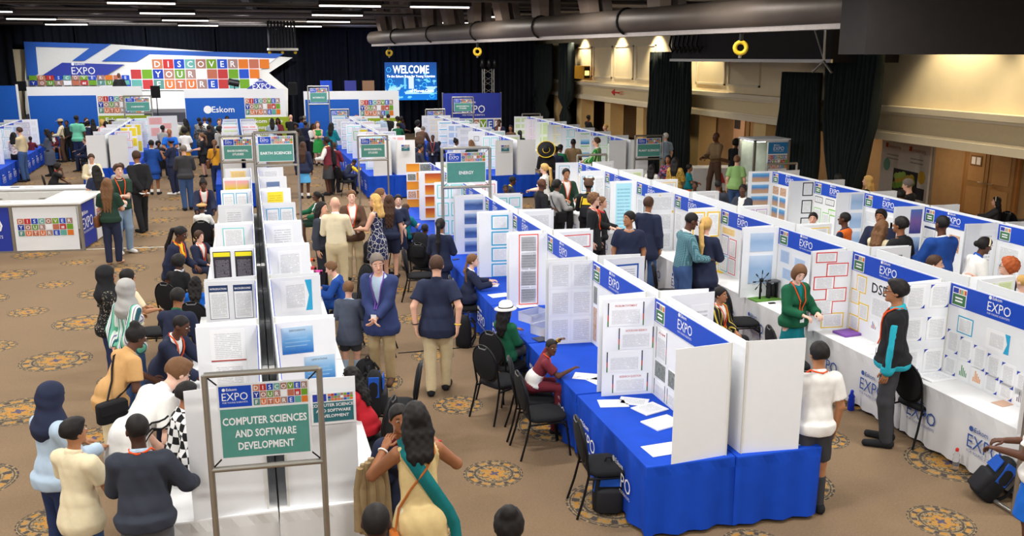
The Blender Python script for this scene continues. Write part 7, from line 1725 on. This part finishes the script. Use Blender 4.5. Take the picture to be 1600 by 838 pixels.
bottle(1329, 641, 'blue sports bottle standing on the carpet by the white cloth', M('bottle_blue', (20, 50, 170), .3, var=0), M('bottle_cap', (30, 60, 190), .4, var=0), .24, .04)
m, nt, b = new_mat('clear_plastic', .08); b.inputs['Transmission Weight'].default_value = .9; b.inputs['Base Color'].default_value = (.95, .97, 1, 1); b.inputs['IOR'].default_value = 1.2; CLEAR = m
bottle(1492, 735, 'clear water bottle with red cap on the large carpet medallion', CLEAR, M('red_cap', (210, 40, 40), .4, var=0), .23, .033)
def flat(u, v, w_, h_, rz, label, nm='paper_sheet', mat=PAPER, th=.004, z=TZ, cat='paper', lines=True, group=None):
    p = at(u, v, z); mb = MB(); mb.box((-w_ / 2, -h_ / 2, .001), (w_ / 2, h_ / 2, th), mat)
    if lines: mb.quad((-w_ * .4, -h_ * .42, th + .001), (w_ * .4, -h_ * .42, th + .001), (w_ * .4, h_ * .42, th + .001), (-w_ * .4, h_ * .42, th + .001), T2, True)
    o = mb.build(nm); o.location = (p[0], p[1], z + .001); o.rotation_euler = (0, 0, radians(rz)); return tag(o, label, cat, group)
flat(917, 589, .21, .3, 62, 'white sheet by the slumped pupil, farther of two', z=TZ); flat(940, 594, .3, .21, 20, 'white sheet beside the red-titled board edge')
flat(958, 631, .21, .3, 80, 'blank white sheet on the near blue table, farthest left'); flat(990, 628, .21, .3, 60, 'sheet with coloured print on the near blue table', mat=PH['rainbow'] if 0 else PAPER)
flat(1015, 640, .3, .24, 20, 'white open booklet near the turned wing, farther one', 'booklet', th=.012, cat='booklet'); flat(1035, 662, .34, .26, 18, 'white open booklet near the end panel', 'booklet', th=.014, cat='booklet'); flat(1035, 703, .24, .32, 96, 'single white sheet at the blue table corner')
flat(1232, 694, .2, .14, 10, 'pale blue leaflet behind the end panel', mat=PH['sky'], lines=False)
flat(850, 530, .26, .18, 15, 'dark tablet by the slumped pupil', 'tablet', M('tablet_dark', (40, 44, 60), .25), .01, cat='tablet', lines=False)
flat(822, 478, .3, .2, 10, 'white sheet beside the clear tubs'); flat(764, 446, .3, .21, -20, 'printed sheet at the cyan-framed board'); flat(780, 462, .3, .21, 10, 'white sheet in front of the girl with braid'); flat(712, 406, .12, .06, 30, 'dark phone on the blue table', 'phone', BLACKM, .01, cat='phone', lines=False)
flat(1326, 522, .32, .24, 8, 'purple folder on the white table', 'folder', M('folder_purple', (128, 80, 170), .45), .03, cat='folder', lines=False)
flat(1345, 536, .3, .21, 12, 'white sheets in front of the purple folder'); flat(1365, 548, .3, .21, 8, 'white sheet stack nearest the tall teenager')
flat(1445, 578, .3, .22, 5, 'white sheet behind the tall teenager, nearer the board'); flat(1462, 590, .36, .26, 6, 'open white booklet behind the tall teenager', 'booklet', th=.014, cat='booklet'); flat(1532, 592, .1, .03, -20, 'dark pen case on the white table', 'pen_case', BLACKM, .02, cat='case', lines=False)
flat(1568, 631, .2, .14, 10, 'small card with orange and blue print on the white table', 'card', PH['people'], .004, cat='card', lines=False)
flat(1300, 418, .4, .28, 8, 'bright yellow sheet on the white table', mat=col((240, 210, 60)), lines=False) if 0 else flat(1133, 424, .34, .22, 8, 'bright yellow sheet lying below the energy-efficient board', mat=col((240, 204, 50)), lines=False)
# tray with pieces
p = at(1284, 507, TZ); t = thing('tray', 'dark tray with coloured pieces under the hand in green', 'tray', (p[0], p[1], TZ), .15)
mb = MB(); mb.box((-.2, -.13, .001), (.2, .13, .012), M('tray_dark', (44, 40, 52), .5))
for a, b_, c_, d_ in ((-.2, -.13, .2, -.12), (-.2, .12, .2, .13), (-.2, -.13, -.19, .13), (.19, -.13, .2, .13)): mb.box((a, b_, .012), (c_, d_, .03), M('tray_dark', None))
mb.build('body', t)
for i in range(6): mb = MB(); mb.box((-.15 + .05 * i, -.06 + .03 * (i % 3), .012), (-.12 + .05 * i, -.02 + .03 * (i % 3), .035), col(((200, 60, 60), (230, 220, 230), (120, 80, 170))[i % 3])); mb.build('piece', t)
# led strip
p = at(1350, 517, TZ); q = at(1322, 508, TZ); mb = MB(); d = unit((p - q)); mb.obox(q - d * .1 + Z * .004, d * 1.0, np.cross(Z, d) * .05, Z * .02, BLACKM)
for i in range(6): mb.tube([q + d * (.08 + .15 * i) + Z * .024, q + d * (.1 + .15 * i) + Z * .06, q + d * (.13 + .15 * i) + Z * .03], .006, BLACKM, 5)
tag(mb.build('cable_board'), 'long black strip with looped wires behind the purple folder', 'circuit')
# wind turbine model and device
p = at(1195, 468, TZ); tb = p; t = thing('wind_turbine_model', 'black model wind turbine on a patch of green turf', 'model', (p[0], p[1], TZ), .1)
t.scale = (.74, .74, .8)
mb = MB(); mb.box((-.3, -.16, .001), (.3, .16, .02), M('turf', (84, 130, 50), .95, var=.25, scale=80)); mb.build('turf', t)
mb = MB(); mb.tube([(-.12, 0, .02), (-.12, 0, .36)], .022, BLACKM); mb.build('tower', t)
mb = MB(); mb.lathe([(.0, -.02), (.04, 0), (.04, .05), (.0, .07)], BLACKM, n=14); o = mb.build('hub', t); o.location = (-.12, 0, .37); o.rotation_euler = (radians(70), 0, 0)
for i in range(8):
    a = 2 * pi * i / 8; mb = MB(); mb.tube([(-.12 + .03 * cos(a), -.03, .36 + .03 * sin(a)), (-.12 + .19 * cos(a), -.035, .36 + .19 * sin(a))], .0045, BLACKM, 5); mb.obox((-.12 + .14 * cos(a) - .012 * sin(a), -.04, .36 + .14 * sin(a) + .012 * cos(a)), (.07 * cos(a), 0, .07 * sin(a)), (0, .004, 0), (.024 * sin(a), 0, -.024 * cos(a)), BLACKM); mb.build('blade', t)
t = thing('generator_model', 'dark boxy generator model on two legs next to the turbine', 'model', (tb[0] + .12, tb[1] + .02, TZ + .017), .1); t.scale = (.8, .8, .8)
for s in (-.08, .08): mb = MB(); mb.box((s - .015, -.05, 0), (s + .015, .05, .3), BLACKM); mb.build('leg', t)
mb = MB(); mb.box((-.12, -.07, .3), (.12, .07, .33), M('grey_lid', (90, 92, 96), .5)); mb.build('top', t); mb = MB(); mb.lathe([(.045, 0), (.05, .02), (.05, .2), (.03, .22)], BLACKM, (0, 0, .03)); mb.build('motor', t)
mb = MB(); mb.box((-.05, -.02, .0), (.05, .02, .012), BLACKM); o = mb.build('phone'); o.location = (tb[0] - .02, tb[1] - .24, TZ + .002); tag(o, 'dark phone lying below the turbine model', 'phone')
# clear tubs
for u, v, lb in ((836, 500, 'clear plastic tub of parts, farther one on the blue table'), (856, 520, 'clear plastic tub of parts, nearer one on the blue table')):
    p = at(u, v, TZ); t = thing('plastic_tub', lb, 'tub', (p[0], p[1], TZ + .001), .5); TUB = M('tub_plastic', (225, 228, 235), .2, var=0, alpha=.45)
    mb = MB(); w_, d_, h_ = .19, .13, .12
    mb.box((-w_, -d_, 0), (w_, d_, .004), TUB)
    for a in ((-w_, -d_, w_, -d_ + .004), (-w_, d_ - .004, w_, d_), (-w_, -d_, -w_ + .004, d_), (w_ - .004, -d_, w_, d_)): mb.box((a[0], a[1], .004), (a[2], a[3], h_), TUB)
    mb.build('body', t)
    mb = MB(); mb.tube([(-w_, -d_, h_), (w_, -d_, h_), (w_, d_, h_), (-w_, d_, h_)], .008, TUB, 6, True); mb.build('rim', t)
    for i in range(5): mb = MB(); mb.box((-.13 + .06 * i, -.06 + .02 * i, .005), (-.1 + .06 * i, .0 + .02 * i, .04 + .01 * (i % 3)), col(((190, 90, 60), (70, 80, 90), (220, 220, 220), (170, 150, 90), (60, 90, 150))[i])); mb.build('part_inside', t)
# loose things on the computing table
flat(556, 752, .2, .3, 4, 'blue-edged printed picture book at the near table end', 'booklet', PH['people'], .012, cat='booklet', lines=False); flat(556, 772, .2, .06, 4, 'blue plastic lid at the near end of the white table', 'lid', cmat('blue'), .02, cat='lid', lines=False)
flat(552, 722, .2, .28, 2, 'white sheet on the near right edge of the computing table')
for u, v, lb, cc in ((488, 421, 'small red and white toy on the computing table', (190, 60, 70)), (497, 427, 'small pink toy on the computing table', (230, 60, 160)), (486, 408, 'small orange box on the computing table', (220, 90, 40))):
    p = at(u, v, TZ); t = thing('toy', lb, 'toy', (p[0], p[1], TZ + .001)); mb = MB(); mb.box((-.07, -.05, 0), (.07, .05, .04), col(cc)); mb.build('body', t)
    for sx in (-.05, .05): mb = MB(); mb.tube([(sx, -.06, .02), (sx, .06, .02)], .022, BLACKM, 10); mb.build('axle', t)
p = at(1503, 320, .75); t = thing('recess_table', 'dark-clothed table with laptops beside the tan door', 'table', (15.6, 14.6, 0), .0)
mb = MB(); mb.box((-.4, -1.9, .70), (.4, 2.0, .74), BLACK); mb.box((-.38, -1.88, .02), (.38, 1.98, .70), BLACK); mb.build('tablecloth', t)
for i in range(3):
    l_ = thing('laptop', 'open dark laptop on the recess table, ' + ('nearest', 'second', 'farthest')[i] + ' of three', 'laptop', (15.6, 13.6 + i * .9, .741), -.2)
    mb = MB(); mb.box((-.12, -.17, 0), (.12, .17, .02), M('laptop_grey', (70, 72, 78), .4, .3)); mb.build('base', l_); mb = MB(); mb.obox((.12, -.17, .015), (.07, 0, .22), (0, .34, 0), (.012, 0, 0), M('laptop_lid', (40, 44, 56), .3)); mb.build('screen', l_)
t = thing('recess_table', 'white-clothed table in front of the dark photo posters', 'table', (*at(1122, 262, .7)[:2], 0), -.2)
mb = MB(); mb.box((-.9, -.4, .0), (.9, .4, .73), WHITECLOTH); mb.build('tablecloth', t); mb = MB(); mb.prism([(-.1, -.41, .25), (.15, -.41, .25), (.02, -.41, .6)], (0, .005, 0), col((190, 60, 60))); mb.build('printed_mark', t)
mb = MB(); mb.tube([at(500 + i * 0, 0, 0) if 0 else at(x_, y_, .006) for x_, y_ in ((622, 552), (690, 546), (730, 543), (760, 540))], .008, BLACKM, 5); tag(mb.build('floor_cable'), 'thin black cable across the aisle carpet', 'cable')
mb = MB(); mb.tube([at(x_, y_, .006) for x_, y_ in ((133, 390), (200, 388), (262, 386))], .012, M('white_tape', (220, 214, 200), .7), 5); tag(mb.build('floor_cable'), 'white taped cable from the counter corner across the carpet', 'cable')
